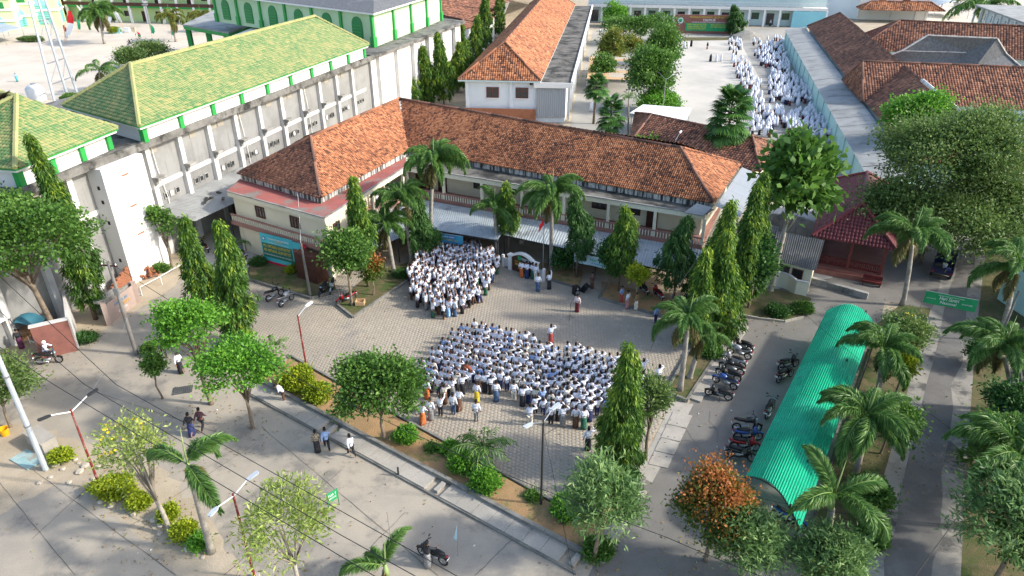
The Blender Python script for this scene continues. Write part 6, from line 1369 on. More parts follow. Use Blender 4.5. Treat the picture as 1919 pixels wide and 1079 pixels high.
crowd('girls_crowd', 'long crowd of girls in white veils along the teal wall of the far yard', 'crowd', GPt, GT, cg)
GM = {}
def lone_girl(label, x, y, full, veil, skirt='sarong_black'):
    v = GT[1] if full else GT[0]; o = link('person', v[2]); o.location = G(x, y); o.rotation_euler = (0, 0, rng.uniform(-3, 3)); tagp(o, label, 'person')
    p = link('veil', v[0], o); setmat(p, veil)
    p = link('skirt', v[1], o); setmat(p, skirt)
for a in (('woman in black robe and red skirt alone on the assembly yard', 1325, 92, False, 'veil_black', 'sarong_red'), ('woman in black robe with outstretched arm on the assembly yard', 1331, 115, True, 'veil_black'), ('girl in long white robe next to the black-robed woman', 1342, 116, True, 'veil_white'), ('girl in long white robe right of the white pair', 1351, 115, True, 'veil_white'),
          ('woman in black robe at the left of the yard beside white robes', 1295, 87, True, 'veil_black'), ('girl in white robe, left of the group by the green tree', 1275, 82, False, 'veil_white'), ('girl in white robe, middle of the group by the green tree', 1282, 90, True, 'veil_white'), ('girl in white robe, right of the group by the green tree', 1289, 91, True, 'veil_white'), ('girl with white veil at the foot of the classroom wall', 1108, 208, True, 'veil_white'),
          ('veiled girl pair under the acacia, left one', 1124, 66, False, 'veil_white'), ('veiled girl pair under the acacia, right one', 1130, 66, False, 'veil_white'), ('girl in white veil on the school steps, far right', 1443, 48, False, 'veil_white'), ('girl in white veil on the school steps near the door', 1402, 48, False, 'veil_white'), ('girl in white veil on the steps beside the conifer', 1391, 47, False, 'veil_white'), ('girl in white veil walking apart along the yard', 1414, 105, False, 'veil_white'), ('girl in white veil in the narrow lane by the teal wall', 1563, 292, False, 'veil_white')):
    lone_girl(*a)
# ------------------------------------------------------------------ motorbikes
def bike_proto(style):
    """underbone / scooter / sport: local frame, forward +Y, wheels on z=0"""
    t = thing('motorbike', 'x', 'motorbike'); wb = .63
    for y in (wb, -wb):
        k = MB(); n = 14; R0, r0 = .245, .05
        rings = [[((r0 * math.cos(b)) , y + (R0 + r0 * math.sin(b)) * math.cos(a), .295 + (R0 + r0 * math.sin(b)) * math.sin(a)) for b in [2 * math.pi * q / 6 for q in range(6)]] for a in [2 * math.pi * i / n for i in range(n + 1)]]
        k.loft(rings, cap=False); w = k.build('wheel', 'rubber', t, smooth=True)
        k = MB()
        for i in range(n): a, b = 2 * math.pi * i / n, 2 * math.pi * (i + 1) / n; k.bar((0, y + .2 * math.cos(a), .295 + .2 * math.sin(a)), (0, y + .2 * math.cos(b), .295 + .2 * math.sin(b)), .05, .025)
        for i in range(6): a = 2 * math.pi * i / 6; k.bar((0, y, .295), (0, y + .2 * math.cos(a), .295 + .2 * math.sin(a)), .03, .025)
        k.build('rim', 'steel', w)
    for sx in (-.075, .075): k = MB(); k.tube([(sx, wb, .3), (sx * .9, wb - .16, .75)], .022, 6); k.build('fork', 'chrome' if style == 'sport' else 'black', t)
    k = MB(); k.loft([[(x * w, y_, z_) for x, z_, in [(-.5, zl), (.5, zl), (.5, zh), (-.5, zh)]] for y_, w, zl, zh in ((wb + .3, .1, .42, .5), (wb + .05, .12, .575, .62), (wb - .26, .1, .5, .56))]); k.build('front_fender', 'black_gloss', t)
    def L(name, secs, mat, par=t, n=8):
        k = MB(); k.loft([[(w * math.cos(2 * math.pi * j / n + .4), y_, (zl + zh) / 2 + (zh - zl) / 2 * math.sin(2 * math.pi * j / n + .4)) for j in range(n)] for y_, w, zl, zh in secs]); return k.build(name, mat, par, smooth=True)
    if style == 'sport':
        L('body', [(.42, .12, .55, .92), (.25, .17, .62, 1.0), (.0, .16, .62, .98), (-.15, .12, .6, .85)], 'black_gloss'); L('tail', [(-.2, .1, .66, .82), (-.55, .12, .72, .88), (-.85, .06, .82, .92)], 'black_gloss')
        L('seat', [(-.02, .1, .78, .86), (-.25, .14, .78, .87), (-.55, .13, .84, .93), (-.78, .07, .88, .95)], 'black')
    else:
        L('body', [(.5, .14, .5, .98), (.38, .19, .45, 1.02), (.28, .13, .36, .8)], 'black_gloss'); L('tail', [(.02, .12, .42, .7), (-.3, .16, .46, .74), (-.65, .14, .55, .76), (-.88, .07, .66, .76)], 'black_gloss')
        L('seat', [(.1, .1, .7, .77), (-.1, .15, .7, .8), (-.4, .16, .73, .83), (-.72, .1, .77, .86)], 'black')
        k = MB(); k.box((0, .16, .33), (.3, .36, .1)); k.build('foot_board', 'black', t)
    L('engine', [(.14, .1, .24, .5), (-.12, .13, .2, .5), (-.35, .1, .24, .44)], 'steel')
    k = MB(); k.tube([(.14, .05, .26), (.16, -.35, .28), (.17, -.85, .38)], [.025, .05, .055], 7); k.build('exhaust', 'chrome' if style == 'sport' else 'black', t, smooth=True)
    k = MB(); k.tube([(-.36, .3, 1.03), (-.2, .4, 1.04), (0, .43, 1.0), (.2, .4, 1.04), (.36, .3, 1.03)], .016, 6); hb = k.build('handlebar', 'black', t)
    for sx in (-1, 1):
        k = MB(); k.tube([(sx * .24, .38, 1.04), (sx * .3, .36, 1.2)], .008, 5); k.box((sx * .33, .35, 1.23), (.13, .025, .08)); k.build('mirror', 'black', hb)
        k = MB(); k.tube([(sx * .26, .36, 1.04), (sx * .38, .29, 1.03)], .024, 6); k.build('grip', 'rubber', hb)
    k = MB(); k.sphere((0, .52, .88), .1, 8, 5, 1.1, .6, .8); k.build('headlight', 'glass_sky', t, smooth=True)
    k = MB(); k.box((0, -.9, .78), (.14, .05, .07)); k.build('tail_light', 'red_gloss', t)
    k = MB(); k.box((0, -.94, .58), (.22, .015, .1), rx=.25); k.build('number_plate', 'white_paint', t)
    k = MB(); k.tube([(-.1, -.1, .3), (-.26, -.14, .02)], .014, 5); k.build('side_stand', 'iron_dark', t)
    return t
BIKES = {s: bike_proto(s) for s in ('scooter', 'sport')}
def bike(label, f, r, style='scooter', body='black_gloss', group=None, lean=.13, z=0.0):
    """front-wheel and rear-wheel pixels"""
    a, b = G(*f, .3), G(*r, .3); d = a - b
    o = copy_tree(BIKES[style]); c = (a + b) / 2; o.location = (c.x, c.y, z + .008); o.rotation_euler = (0, -lean, math.atan2(d.y, d.x) - math.pi / 2)
    o['label'] = label
    if group: o['group'] = group
    for ch in o.children:
        if ch.name.split('.')[0] in ('body', 'tail', 'front_fender') and body != 'black_gloss': setmat(ch, body)
    return o
g1 = 'motorbikes parked along the drain'; g2 = 'motorbikes nosed under the green shelter'
bl_ = [('black motorbike at the far end of the row by the drain', (1374, 640), (1408, 655), 'scooter', 'black_gloss'), ('black motorbike second from the far end by the drain', (1366, 655), (1405, 668), 'sport', 'silver_gloss'), ('grey-seated motorbike in the middle of the row by the drain', (1354, 668), (1398, 686), 'scooter', 'silver_gloss'),
       ('black motorbike squeezed in the row, fourth from the far end', (1350, 683), (1393, 698), 'sport', 'black_gloss'), ('black motorbike with pale front, fifth from the far end', (1343, 694), (1388, 710), 'scooter', 'black_gloss'), ('blue and white sport motorbike at the near end of the row', (1334, 706), (1384, 727), 'sport', 'blue_gloss'), ('black scooter parked alone below the row by the drain', (1326, 733), (1368, 744), 'scooter', 'black_gloss')]
for l, f, r, s, c in bl_: bike(l, f, r, s, c, g1)
b2 = [('black motorbike at the far shelter edge, rear one', (1494, 680), (1462, 688), 'scooter', 'black_gloss'), ('black motorbike at the far shelter edge, front one', (1486, 698), (1458, 712), 'scooter', 'black_gloss'), ('black motorbike alone at the middle shelter edge', (1455, 752), (1433, 785), 'sport', 'black_gloss'), ('black sport motorbike behind the blue one at the shelter', (1424, 802), (1376, 800), 'sport', 'black_gloss'),
      ('blue motorbike between black and red at the shelter', (1420, 818), (1384, 818), 'scooter', 'blue_gloss'), ('red motorbike parked at the shelter edge', (1414, 838), (1378, 836), 'scooter', 'red_gloss'), ('black scooter nearest below the red motorbike', (1410, 858), (1366, 850), 'scooter', 'black_gloss'), ('dark blue motorbike under the near end of the shelter', (1500, 985), (1455, 965), 'scooter', 'blue_gloss'), ('red motorbike at the foot of the shelter near end', (1462, 985), (1446, 1022), 'scooter', 'red_gloss')]
for l, f, r, s, c in b2: bike(l, f, r, s, c, g2)
for l, f, r, s, c in (('black motorbike before the left wing, left of two', (532, 545), (498, 562), 'sport', 'black_gloss'), ('black motorbike before the left wing, right of two', (552, 553), (522, 573), 'sport', 'silver_gloss'), ('white-fronted motorbike by the porch, left', (598, 552), (610, 536), 'scooter', 'black_gloss'), ('motorbike by the porch, right', (618, 548), (624, 530), 'scooter', 'silver_gloss'), ('red motorbike beside the bed with the orange tree', (632, 566), (664, 555), 'scooter', 'red_gloss'),
                      ('black scooter on the street with a man beside it', (787, 1030), (834, 1053), 'scooter', 'black_gloss'), ('motorbike ridden by a man in white shirt and helmet', (110, 673), (74, 676), 'sport', 'black_gloss'),
                      ('motorbike in the shade of the awning, leftmost', (1200, 535), (1212, 548), 'scooter', 'black_gloss'), ('motorbike in the shade of the awning beside the frangipani', (1228, 545), (1240, 558), 'scooter', 'red_gloss'), ('motorbike in the shade of the awning by the dark mast tree', (1285, 560), (1297, 574), 'scooter', 'black_gloss'), ('motorbike in the dark lean-to by the alley, left', (378, 458), (392, 470), 'scooter', 'black_gloss'), ('motorbike in the dark lean-to by the alley, right', (448, 470), (462, 482), 'scooter', 'blue_gloss'), ('motorbike crossing the sandy field before the scrub', (238, 86), (252, 84), 'sport', 'black_gloss')):
    bike(l, f, r, s, c, lean=0 if 'ridden' in l or 'man beside' in l or 'crossing' in l else .13)
b = G(92, 675); o = person('motorbike rider in white shirt and white helmet', (b.x, b.y, .02), toward(G(74, 676), G(110, 673)), 'ride', 'shirt_white', 'trousers', 'sarong_denim', 'helmet')
b = G(245, 86); person('rider in dark clothes crossing the sandy field', (b.x, b.y, .02), toward(G(252, 84), G(238, 86)), 'ride', 'shirt_dark', 'trousers', 'sarong_black', 'none')
n = 0
for row, (y0, y1) in enumerate(((3, 6), (9, 13), (16, 20))):
    for i in range(7 - row):
        x = 1745 + i * 26 + row * 20 + rng.uniform(-4, 4); bike(f'motorbike in the {("far", "middle", "near")[row]} row on the sandy field, {("first", "second", "third", "fourth", "fifth", "sixth", "seventh")[i]} from the left', (x + rng.uniform(-3, 5), y0), (x, y1), 'scooter', rng.choice(['black_gloss', 'red_gloss', 'blue_gloss', 'silver_gloss']), 'motorbikes on the far sandy field'); n += 1
for t in BIKES.values():
    for o in [t] + list(t.children_recursive): bpy.data.objects.remove(o)
# ------------------------------------------------------------------ lettering
def text(parent, s, p, xd, up, h, mat, align='CENTER', width=None, name='lettering'):
    """flat lettering, p = centre of the line, h = capital height"""
    cu = bpy.data.curves.new('t', 'FONT'); cu.body = s; cu.align_x = align; cu.align_y = 'CENTER'; cu.size = h * 1.4; cu.resolution_u = 2; cu.extrude = 0.004
    ob = bpy.data.objects.new('t', cu); me = evaluated(ob); bpy.data.curves.remove(cu)
    xd, up = Vector(xd).normalized(), Vector(up).normalized(); n = xd.cross(up).normalized(); up = n.cross(xd)
    xs = [v.co.x for v in me.vertices]; w = (max(xs) - min(xs)) if xs else 1; sx = (width / w) if width else 1.0
    off = root_of(parent).location; p = Vector(p) - off
    for v in me.vertices: v.co = p + xd * v.co.x * sx + up * v.co.y + n * v.co.z
    me.materials.clear(); me.materials.append(MT[mat]); me.attributes.new('tint', 'FLOAT', 'FACE')
    return link(name, me, parent)
def scrawl(parent, p, xd, up, h, mat, width, seed=0):
    """a line of print too small to read: word-long runs of letter-sized strokes"""
    r = random.Random(seed); xd, up = Vector(xd).normalized(), Vector(up).normalized(); n = xd.cross(up).normalized(); p = Vector(p); k = MB(); x = -width / 2; lw = h * .55
    while x < width / 2 - lw:
        for _ in range(r.randint(3, 8)):
            if x > width / 2 - lw: break
            a = p + xd * (x + lw * .4); k.bar(a - up * h * .5, a + up * h * .5, lw * .3, .006, up=tuple(n))
            if r.random() < .7: zc = r.choice((-.42, 0, .42)) * h; k.bar(a + up * zc, a + xd * lw * .5 + up * zc, .006, h * .2, up=tuple(up))
            x += lw
        x += lw * .8
    return k.build('lettering', mat, parent, 'stuff')
def panel(parent, name, a, b, z0, z1, mat, t=.03, out=None, o=0.0):
    """upright flat panel between plan points a-b"""
    a, b = V3(a, 0), V3(b, 0); k = MB(); n = Vector((out[0], out[1], 0)) * o if out is not None else Vector((0, 0, 0))
    k.bar(V3(a + n, (z0 + z1) / 2), V3(b + n, (z0 + z1) / 2), t, z1 - z0); return k.build(name, mat, parent)
# teal name board before the left wing
A, B = G(497, 492), G(556, 508)
bd = (B - A).normalized(); bn = Vector((bd.y, -bd.x, 0)); L = (B - A).length
board = thing('banner_board', 'large teal and dark green printed board before the cream left wing', 'sign', tuple((A + B) / 2))
HB = 3.0
panel(board, 'backing', A, B, .35, HB, 'teal_print', .08); panel(board, 'dark_field', A + bd * .12, B - bd * .12, .75, 2.12, 'dark_green_print', .02, bn, .052); panel(board, 'base', A - bd * .1, B + bd * 1.3, 0, .34, 'red_print', .25)
panel(board, 'side_wall', B + bd * .05, B + bd * 1.75, .35, 2.55, 'granite_red', .14); panel(board, 'side_panel', B + bd * .05, B + bd * 1.1, 2.3, 2.95, 'teal_print', .03, bn, .1); panel(board, 'red_panel', B + bd * 1.15, B + bd * 1.7, 2.3, 2.95, 'red_print', .03, bn, .1)
c = (A + B) / 2 + bn * .075
text(board, 'YAYASAN MIFTAHUL ULUM BETTET', V3(c + bd * .3, 2.62), bd, (0, 0, 1), .17, 'white_print', width=L * .66); text(board, '(YASMUB)', V3(c + bd * .25, 2.43), bd, (0, 0, 1), .12, 'yellow_print', width=L * .2); scrawl(board, V3(c + bd * .25, 2.27), bd, (0, 0, 1), .08, 'white_print', L * .66, 1)
text(board, 'MTs. MIFTAHUL ULUM BETTET', V3(c, 1.86), bd, (0, 0, 1), .27, 'yellow_print', width=L * .84); text(board, 'MA. MIFTAHUL ULUM BETTET', V3(c, 1.45), bd, (0, 0, 1), .27, 'yellow_print', width=L * .84); scrawl(board, V3(c, 1.05), bd, (0, 0, 1), .1, 'white_print', L * .88, 2)
k = MB(); q = V3(A + bd * L * .12 + bn * .06, 2.55); k.lathe([(.2, 0), (.2, .02), (.001, .021)], (0, 0, 0), 14); e_ = k
for i, v in enumerate(k.v): k.v[i] = tuple(q + bd * v[0] + Vector((0, 0, v[1])) + bn * v[2])
k.build('crest', 'blue_print', board); k = MB(); k.lathe([(.11, 0), (.11, .03), (.001, .031)], (0, 0, 0), 5)
for i, v in enumerate(k.v): k.v[i] = tuple(q + bd * v[0] + Vector((0, 0, v[1])) + bn * v[2])
k.build('crest_star', 'white_print', board)
# cloth banners under the awning
def cloth_banner(name, label, a, b, z0, z1, mat, out, lines, sag=.12, nx=14):
    a, b = V3(a, 0), V3(b, 0); d = (b - a).normalized(); L = (b - a).length; n = Vector((out[0], out[1], 0)).normalized(); t = thing(name, label, 'banner', (a.x, a.y, 0)); V = []
    for i in range(nx + 1):
        s = i / nx; w = n * (.05 * math.sin(s * 9)); sg = sag * 4 * s * (1 - s)
        for j in range(4): V.append(a + d * L * s + w * (1 - j / 3) + Vector((0, 0, z0 + (z1 - z0) * j / 3 - sg * .5)) - t.location)
    F = [[i * 4 + j, (i + 1) * 4 + j, (i + 1) * 4 + j + 1, i * 4 + j + 1] for i in range(nx) for j in range(3)]
    o = link('cloth', np_mesh('cloth', np.array(V), F, mat, [.5] * len(F), True), t)
    for e in (a, b): k = MB(); k.tube([V3(e, 0) if z0 < 1.9 else V3(e, z0 - .1), V3(e, z1 + .05)], .025, 5); k.build('pole', 'steel', t)
    k = MB(); k.tube([V3(a, z1 - .01), V3((a + b) / 2, z1 - sag * .5), V3(b, z1 - .01)], .012, 4); k.build('cord', 'white_cloth', t)
    c = (a + b) / 2 + n * .09
    for s, z, h, m, w, dx in lines: text(t, s, V3(c + d * dx, z), d, (0, 0, 1), h, m, width=w) if s else scrawl(t, V3(c + d * dx, z), d, (0, 0, 1), h, m, w, int(z * 100))
    return t
p0, p1_ = F1 + (F2 - F1) * .12 - n1 * .15, F1 + (F2 - F1) * .53 - n1 * .15
Lb = (p1_ - p0).length
cloth_banner('cloth_banner', 'blue cloth banner hung from the awning above the back formation', p0, p1_, 1.35, 2.25, 'blue_print', -n1, [('', 1.98, .14, 'white_print', Lb * .5, 0), ('', 1.7, .15, 'yellow_print', Lb * .75, 0)])
p0, p1_ = F3 + (F4 - F3) * .39 - n1 * .15, F3 + (F4 - F3) * .58 - n1 * .15; Lb = (p1_ - p0).length
pb = cloth_banner('cloth_banner', 'pale blue cloth banner with green lettering hung from the awning', p0, p1_, 1.45, 2.35, 'pale_print', -n1, [('Hari Santri', 2.02, .22, 'green_print', Lb * .5, Lb * .2), ('Nasional', 1.72, .16, 'blue_print', Lb * .4, Lb * .2)], .05)
k = MB(); q = V3(p0, 0) + d1 * Lb * .24 - n1 * .1; k.bar(V3(q - d1 * .35, 1.9), V3(q + d1 * .35, 1.9), .01, .34); k.bar(V3(q - d1 * .2, 2.1), V3(q + d1 * .2, 2.1), .012, .14); k.build('printed_figure', 'black', pb)
p0, p1_ = G(1733, 552, 1.6), G(1832, 571, 1.6); du = (p1_ - p0).normalized(); dn = Vector((du.y, -du.x, 0)); Lb = (p1_ - p0).length
cloth_banner('road_banner', 'green cloth banner with white lettering stretched across the road', p0, p1_, .95, 2.0, 'green_print', dn, [('Hari Santri', 1.6, .3, 'white_print', Lb * .36, -.1), ('Nasional', 1.25, .24, 'white_print', Lb * .3, -.1), ('22 OKTOBER', 1.42, .1, 'white_print', Lb * .2, Lb * .32), ('', 1.82, .07, 'white_print', Lb * .5, 0), ('', 1.45, .07, 'white_print', Lb * .18, -Lb * .36)], .06)
# name arch
A, B = G(957, 505), G(1004, 522); ad = (B - A).normalized(); an = Vector((ad.y, -ad.x, 0)); L = (B - A).length
arch = thing('name_arch', 'white arched name wall with dark lettered panel at the edge of the courtyard', 'sign', tuple((A + B) / 2))
panel(arch, 'panel', A + ad * .2, B - ad * .2, .1, 1.45, 'wood_dark', .12); k = MB()
pts = [A + ad * L * (i / 12) for i in range(13)]; ring_ = [V3(p, 1.35 + .6 * math.sin(math.pi * i / 12)) for i, p in enumerate(pts)]
for a_, b_ in zip(ring_[:-1], ring_[1:]): k.bar(a_, b_, .34, .17)
k.build('arch_band', 'white_wall', arch)
k = MB(); k.face([V3(A + ad * .2 + an * .02, 1.4)] + [p + an * .02 - Vector((0, 0, .06)) for p in ring_[1:-1]] + [V3(B - ad * .2 + an * .02, 1.4)]); k.build('tympanum', 'wood_dark', arch)
for e in (A, B):
    k = MB(); k.box((e.x, e.y, .72), (.34, .34, 1.44), math.atan2(ad.y, ad.x)); k.box((e.x, e.y, 1.5), (.46, .46, .12), math.atan2(ad.y, ad.x)); k.build('pier', 'white_wall', arch)
for s_, e in ((-1, A), (1, B)):
    q = e + ad * s_ * .85; k = MB(); k.box((q.x, q.y, .62), (.2, .2, 1.24), math.atan2(ad.y, ad.x)); k.build('pier', 'white_wall', arch); panel(arch, 'side_panel', e + ad * s_ * .2, q, .1, 1.0, 'pillar_white', .1)
c = (A + B) / 2 + an * .1
scrawl(arch, V3(c, 1.12), ad, (0, 0, 1), .1, 'yellow_print', L * .62, 5); scrawl(arch, V3(c, .85), ad, (0, 0, 1), .24, 'yellow_print', L * .6, 6); scrawl(arch, V3(c, .5), ad, (0, 0, 1), .12, 'yellow_print', L * .36, 7)
panel(arch, 'green_emblem', c - ad * .5, c - ad * .12, 1.3, 1.68, 'green_print', .02, an, .01); panel(arch, 'grey_plate', c - ad * .1, c + ad * .7, 1.34, 1.6, 'zinc_grey', .02, an, .01)
# flagpole, microphone, loudspeakers
p = G(1017, 520); fl = thing('flagpole', 'thin flagpole flying the red and white flag in the courtyard bed', 'flagpole', tuple(p)); hf = hgt(1017, 520, 402)
k = MB(); k.tube([p, p + Vector((0, 0, hf))], [.045, .025], 7); k.build('pole', 'steel', fl); k = MB(); k.lathe([(.22, 0), (.22, .12), (.001, .125)], p + Vector((0, 0, .16)), 10); k.build('footing', 'drain_slab', fl)
for nm, mt, z0, z1 in (('red_stripe', 'red_cloth', .52, 1.02), ('white_stripe', 'white_cloth', 0, .515)):
    V = []
    for i in range(7):
        for j in range(3): s = i / 6; V.append((-.03 - s * .42 + .05 * math.sin(j), -.05 + .09 * math.sin(s * 6 + j * .7) - s * .3, hf - 1.6 + (z0 + (z1 - z0) * j / 2) * 1.3 - s * .55))
    link(nm, np_mesh(nm, np.array(V), [[i * 3 + j, (i + 1) * 3 + j, (i + 1) * 3 + j + 1, i * 3 + j + 1] for i in range(6) for j in range(2)], mt, [.5] * 12, True), fl)
p = G(1068, 597); ms = thing('microphone_stand', 'thin black microphone stand on a tripod in the empty courtyard', 'microphone stand', tuple(p))
k = MB(); k.tube([p + Vector((0, 0, .2)), p + Vector((0, 0, 1.35))], .016, 6); k.tube([p + Vector((0, 0, 1.3)), p + Vector((.2, .3, 1.5))], .012, 5); k.build('rod', 'black', ms)
for i in range(3): a = i * 2.1 + .3; k = MB(); k.tube([p + Vector((0, 0, .28)), p + Vector((.36 * math.cos(a), .36 * math.sin(a), .02))], .014, 5); k.build('leg', 'black', ms)
k = MB(); k.sphere(p + Vector((.22, .33, 1.53)), .035, 7, 5); k.build('microphone', 'iron_dark', ms)
for (x, y), l, rz, lay in (((1079, 552), 'black loudspeaker standing upright behind the speaker', .5, False), ((1092, 546), 'black loudspeaker tilted back beside the upright one', .9, True)):
    p = G(x, y); t = thing('loudspeaker', l, 'loudspeaker', tuple(p), rz); k = MB(); z = .42
    k.loft([[(sx * w, sy * d_, zz_) for sx, sy in ((-1, -1), (1, -1), (1, 1), (-1, 1))] for zz_, w, d_ in ((.0, .22, .2), (.04, .24, .22), (.8, .24, .22), (.84, .2, .18))]); o = link('cabinet', k.mesh('cabinet', 'black'), t)
    g = MB()
    for zc, r_ in ((.28, .17), (.64, .09)): g.lathe([(r_, 0), (r_, .03), (r_ * .6, .0), (r_ * .2, .015), (.001, .02)], (0, 0, 0), 12); 
    for i, v in enumerate(g.v): g.v[i] = (v[0], -.225 - v[2], v[1] + (.28 if i < len(g.v) // 2 else .64))
    q = link('cone', g.mesh('cone', 'steel'), t); k = MB(); k.bar((-.1, 0, .86), (.1, 0, .86), .03, .03); link('handle', k.mesh('handle', 'iron_dark'), t)
    if lay: t.rotation_euler = (.5, 0, rz)
# ------------------------------------------------------------------ green translucent shelter over the motorbikes
M('canopy_green', (0, 0, 0), .36, tint=[(0, (.015, .66, .36)), (1, (.05, .8, .5))], col2=(.02, .62, .36), scale=.7, dirt=(.12, .5, .34), dscale=1.3, dlo=.6, dhi=.72, fine=.14, trans=.5, spec=.5)
cL0, cL1, cR0, cR1 = G(1397, 893, 2.1), G(1549, 582, 2.1), G(1500, 992, 2.1), G(1638, 606, 2.1)
cR0 = cL0 + (cR0 - cL0) ; shel = thing('bike_shelter', 'long arched shelter roofed with translucent green corrugated sheets', 'shelter', (cL0.x, cL0.y, 0))
nseg, nst = 5, 4
def canopy_pt(u, v):
    """u across 0..1, v along 0..1"""
    a = cL0.lerp(cL1, v); b = cR0.lerp(cR1, v); p = a.lerp(b, u); return p + Vector((0, 0, 1.0 * math.sin(math.pi * u) ** .9 * 1.0 + .05 * math.sin(u * 2 * math.pi * 26)))
for s in range(nseg):
    for c_ in range(nst):
        n = 36; V = []
        for i in range(n + 1):
            u = (c_ + i / n * 1.015) / nst
            for v in (s / nseg - .006, (s + 1) / nseg): V.append(canopy_pt(min(u, 1), max(0, v)) + Vector((0, 0, .012 * ((s + c_) % 2) + .006 * s)) - shel.location)
        link('roof_sheet', np_mesh('roof_sheet', np.array(V), [[2 * i, 2 * i + 1, 2 * i + 3, 2 * i + 2] for i in range(n)], 'canopy_green', [rng.random()] * n, True), shel)
for i in range(7):
    v = i / 6; a, b = cL0.lerp(cL1, v), cR0.lerp(cR1, v); k = MB(); k.tube([canopy_pt(j / 8, v) - Vector((0, 0, .08)) for j in range(9)], .035, 5); k.build('hoop', 'iron_dark', shel)
    q = a.lerp(b, .78); k = MB(); k.tube([(q.x, q.y, 0), (q.x, q.y, 2.95)], .05, 6); k.build('post', 'iron_dark', shel)
    q = a.lerp(b, .97); k = MB(); k.tube([(q.x, q.y, 0), (q.x, q.y, 2.2)], .04, 6); k.build('post', 'iron_dark', shel)
for u in (.02, .5, .98): k = MB(); k.tube([canopy_pt(u, j / 6) - Vector((0, 0, .1)) for j in range(7)], .03, 5); k.build('purlin', 'iron_dark', shel)
fn = thing('iron_fence', 'low dark iron fence along the right side of the green shelter', 'fence', (cR0.x + .5, cR0.y, 0)); a, b = V3(cR0 + (cR0 - cL0) * .1, 0), V3(cR1 + (cR1 - cL1) * .1, 0)
for z in (.15, .75, 1.3): k = MB(); k.bar(V3(a, z), V3(b, z), .06, .08); k.build('rail', 'iron_dark', fn)
for i in range(46): p = a.lerp(b, i / 45); k = MB(); k.bar(V3(p, .0), V3(p, 1.35), .06, .06); k.build('picket', 'iron_dark', fn)
# ------------------------------------------------------------------ posts, lamps, wires
def arm_lamp(parent, top, end, mat, lamp='iron_dark', L=.6, w=.2):
    k = MB(); k.tube([top, end], .03, 6); k.build('arm', mat, parent); d = (Vector(end) - Vector(top)).normalized(); h = Vector((d.x, d.y, 0)).normalized()
    k = MB(); k.loft([[Vector(end) + h * s * L + h.cross(Vector((0, 0, 1))) * a * w / 2 * ww + Vector((0, 0, b * .045 + s * .08)) for a, b in ((-1, -1), (1, -1), (1, 1), (-1, 1))] for s, ww in ((0, .5), (.25, 1), (.9, 1), (1, .6))]); k.build('lamp_head', lamp, parent)
def lamp_post(label, top, h, arms, mat='pole_red', armmat='white_paint', lamp='iron_dark', r0=.06, L=.6):
    """top pixel and height give the foot; arms: pixels of the lamp heads"""
    T = G(top[0], top[1], h); t = thing('lamp_post', label, 'lamp post', (T.x, T.y, 0))
    k = MB(); k.tube([(T.x, T.y, 0), (T.x, T.y, h * .5), (T.x, T.y, h + .1)], [r0 * 1.15, r0, r0 * .8], 8); k.build('pole', mat, t); k = MB(); k.box((T.x, T.y, .08), (.4, .4, .2)); k.build('footing', 'drain_slab', t)
    for x, y in arms: E_ = G(x, y, h + .35); arm_lamp(t, T + Vector((0, 0, -.05)), E_, armmat, lamp, L)
    return t
lamp_post('red lamp post with two dark solar lamps at the left hedge', (133, 770), 5.4, [(95, 778), (163, 742)])
lamp_post('red lamp post with two white lamps at the lower left edge', (437, 928), 5.4, [(408, 950), (462, 900)], lamp='galv')
lamp_post('red lamp post with one white lamp by the yellow hedge', (558, 592), 4.4, [(573, 574)], armmat='galv', lamp='white_paint')
lamp_post('black lamp post with two dark lamps in the front bed', (1018, 790), 5.8, [(998, 793), (1034, 768)], 'iron_dark', 'steel', 'galv')
lamp_post('lamp post with pale head by the right mast tree clump', (1298, 452), 4.6, [(1293, 449)], 'pole_concrete', 'steel', 'white_paint', L=.4)
lamp_post('white lamp post with two flat heads among the corner palms', (762, 388), 5.5, [(754, 388), (769, 386)], 'white_paint', 'galv', 'galv', L=.5)
lamp_post('lamp post with forked arms at the edge of the assembly yard', (1248, 148), 6.5, [(1237, 138), (1266, 138)], 'steel', 'steel', L=.9)
lamp_post('far lamp post with forked arms behind the yard trees', (1244, 36), 7, [(1236, 28), (1252, 28)], 'steel', 'steel', L=.9)
lamp_post('single street lamp poking above the low brown roof', (1266, 262), 5.5, [(1274, 249)], 'pole_concrete', 'steel', 'white_paint', L=.7)
def pole(name, label, base, top_y, r0, mat, cat='pole', h=None, lean=(0, 0)):
    b = G(*base); h = h or hgt(*base, top_y); t = thing(name, label, cat, tuple(b)); k = MB(); k.tube([b, b + Vector((lean[0] * .5, lean[1] * .5, h * .5)), b + Vector((lean[0], lean[1], h))], [r0, r0 * .85, r0 * .7], 10); k.build('shaft', mat, t); return t, b + Vector((lean[0], lean[1], h))
tp, topA = pole('steel_pole', 'thick pale galvanized pole at the left edge', (86, 880), 690, .16, 'galv', h=10.5)
for z in (3.2, 6.5): k = MB(); q = topA.lerp(Vector(tp.location), 1 - z / 10.5); k.lathe([(.17, -.05), (.175, .05)], q, 10); k.build('collar', 'steel', tp)
up_, topU = pole('utility_pole', 'dark concrete utility pole with wires beside the street', (256, 664), 490, .15, 'pole_concrete', 'utility pole')
k = MB(); k.bar(topU + Vector((-.6, .1, -.3)), topU + Vector((.6, -.1, -.3)), .09, .09); k.build('crossarm', 'wood_dark', up_)
for s in (-.5, 0, .5): k = MB(); k.lathe([(.03, 0), (.05, .05), (.03, .12)], topU + Vector((s, -.16 * s, -.25)), 7); k.build('insulator', 'white_paint', up_)
k = MB(); k.box(topU + Vector((.05, -.2, -2.2)), (.3, .15, .5)); k.build('meter_box', 'steel', up_)
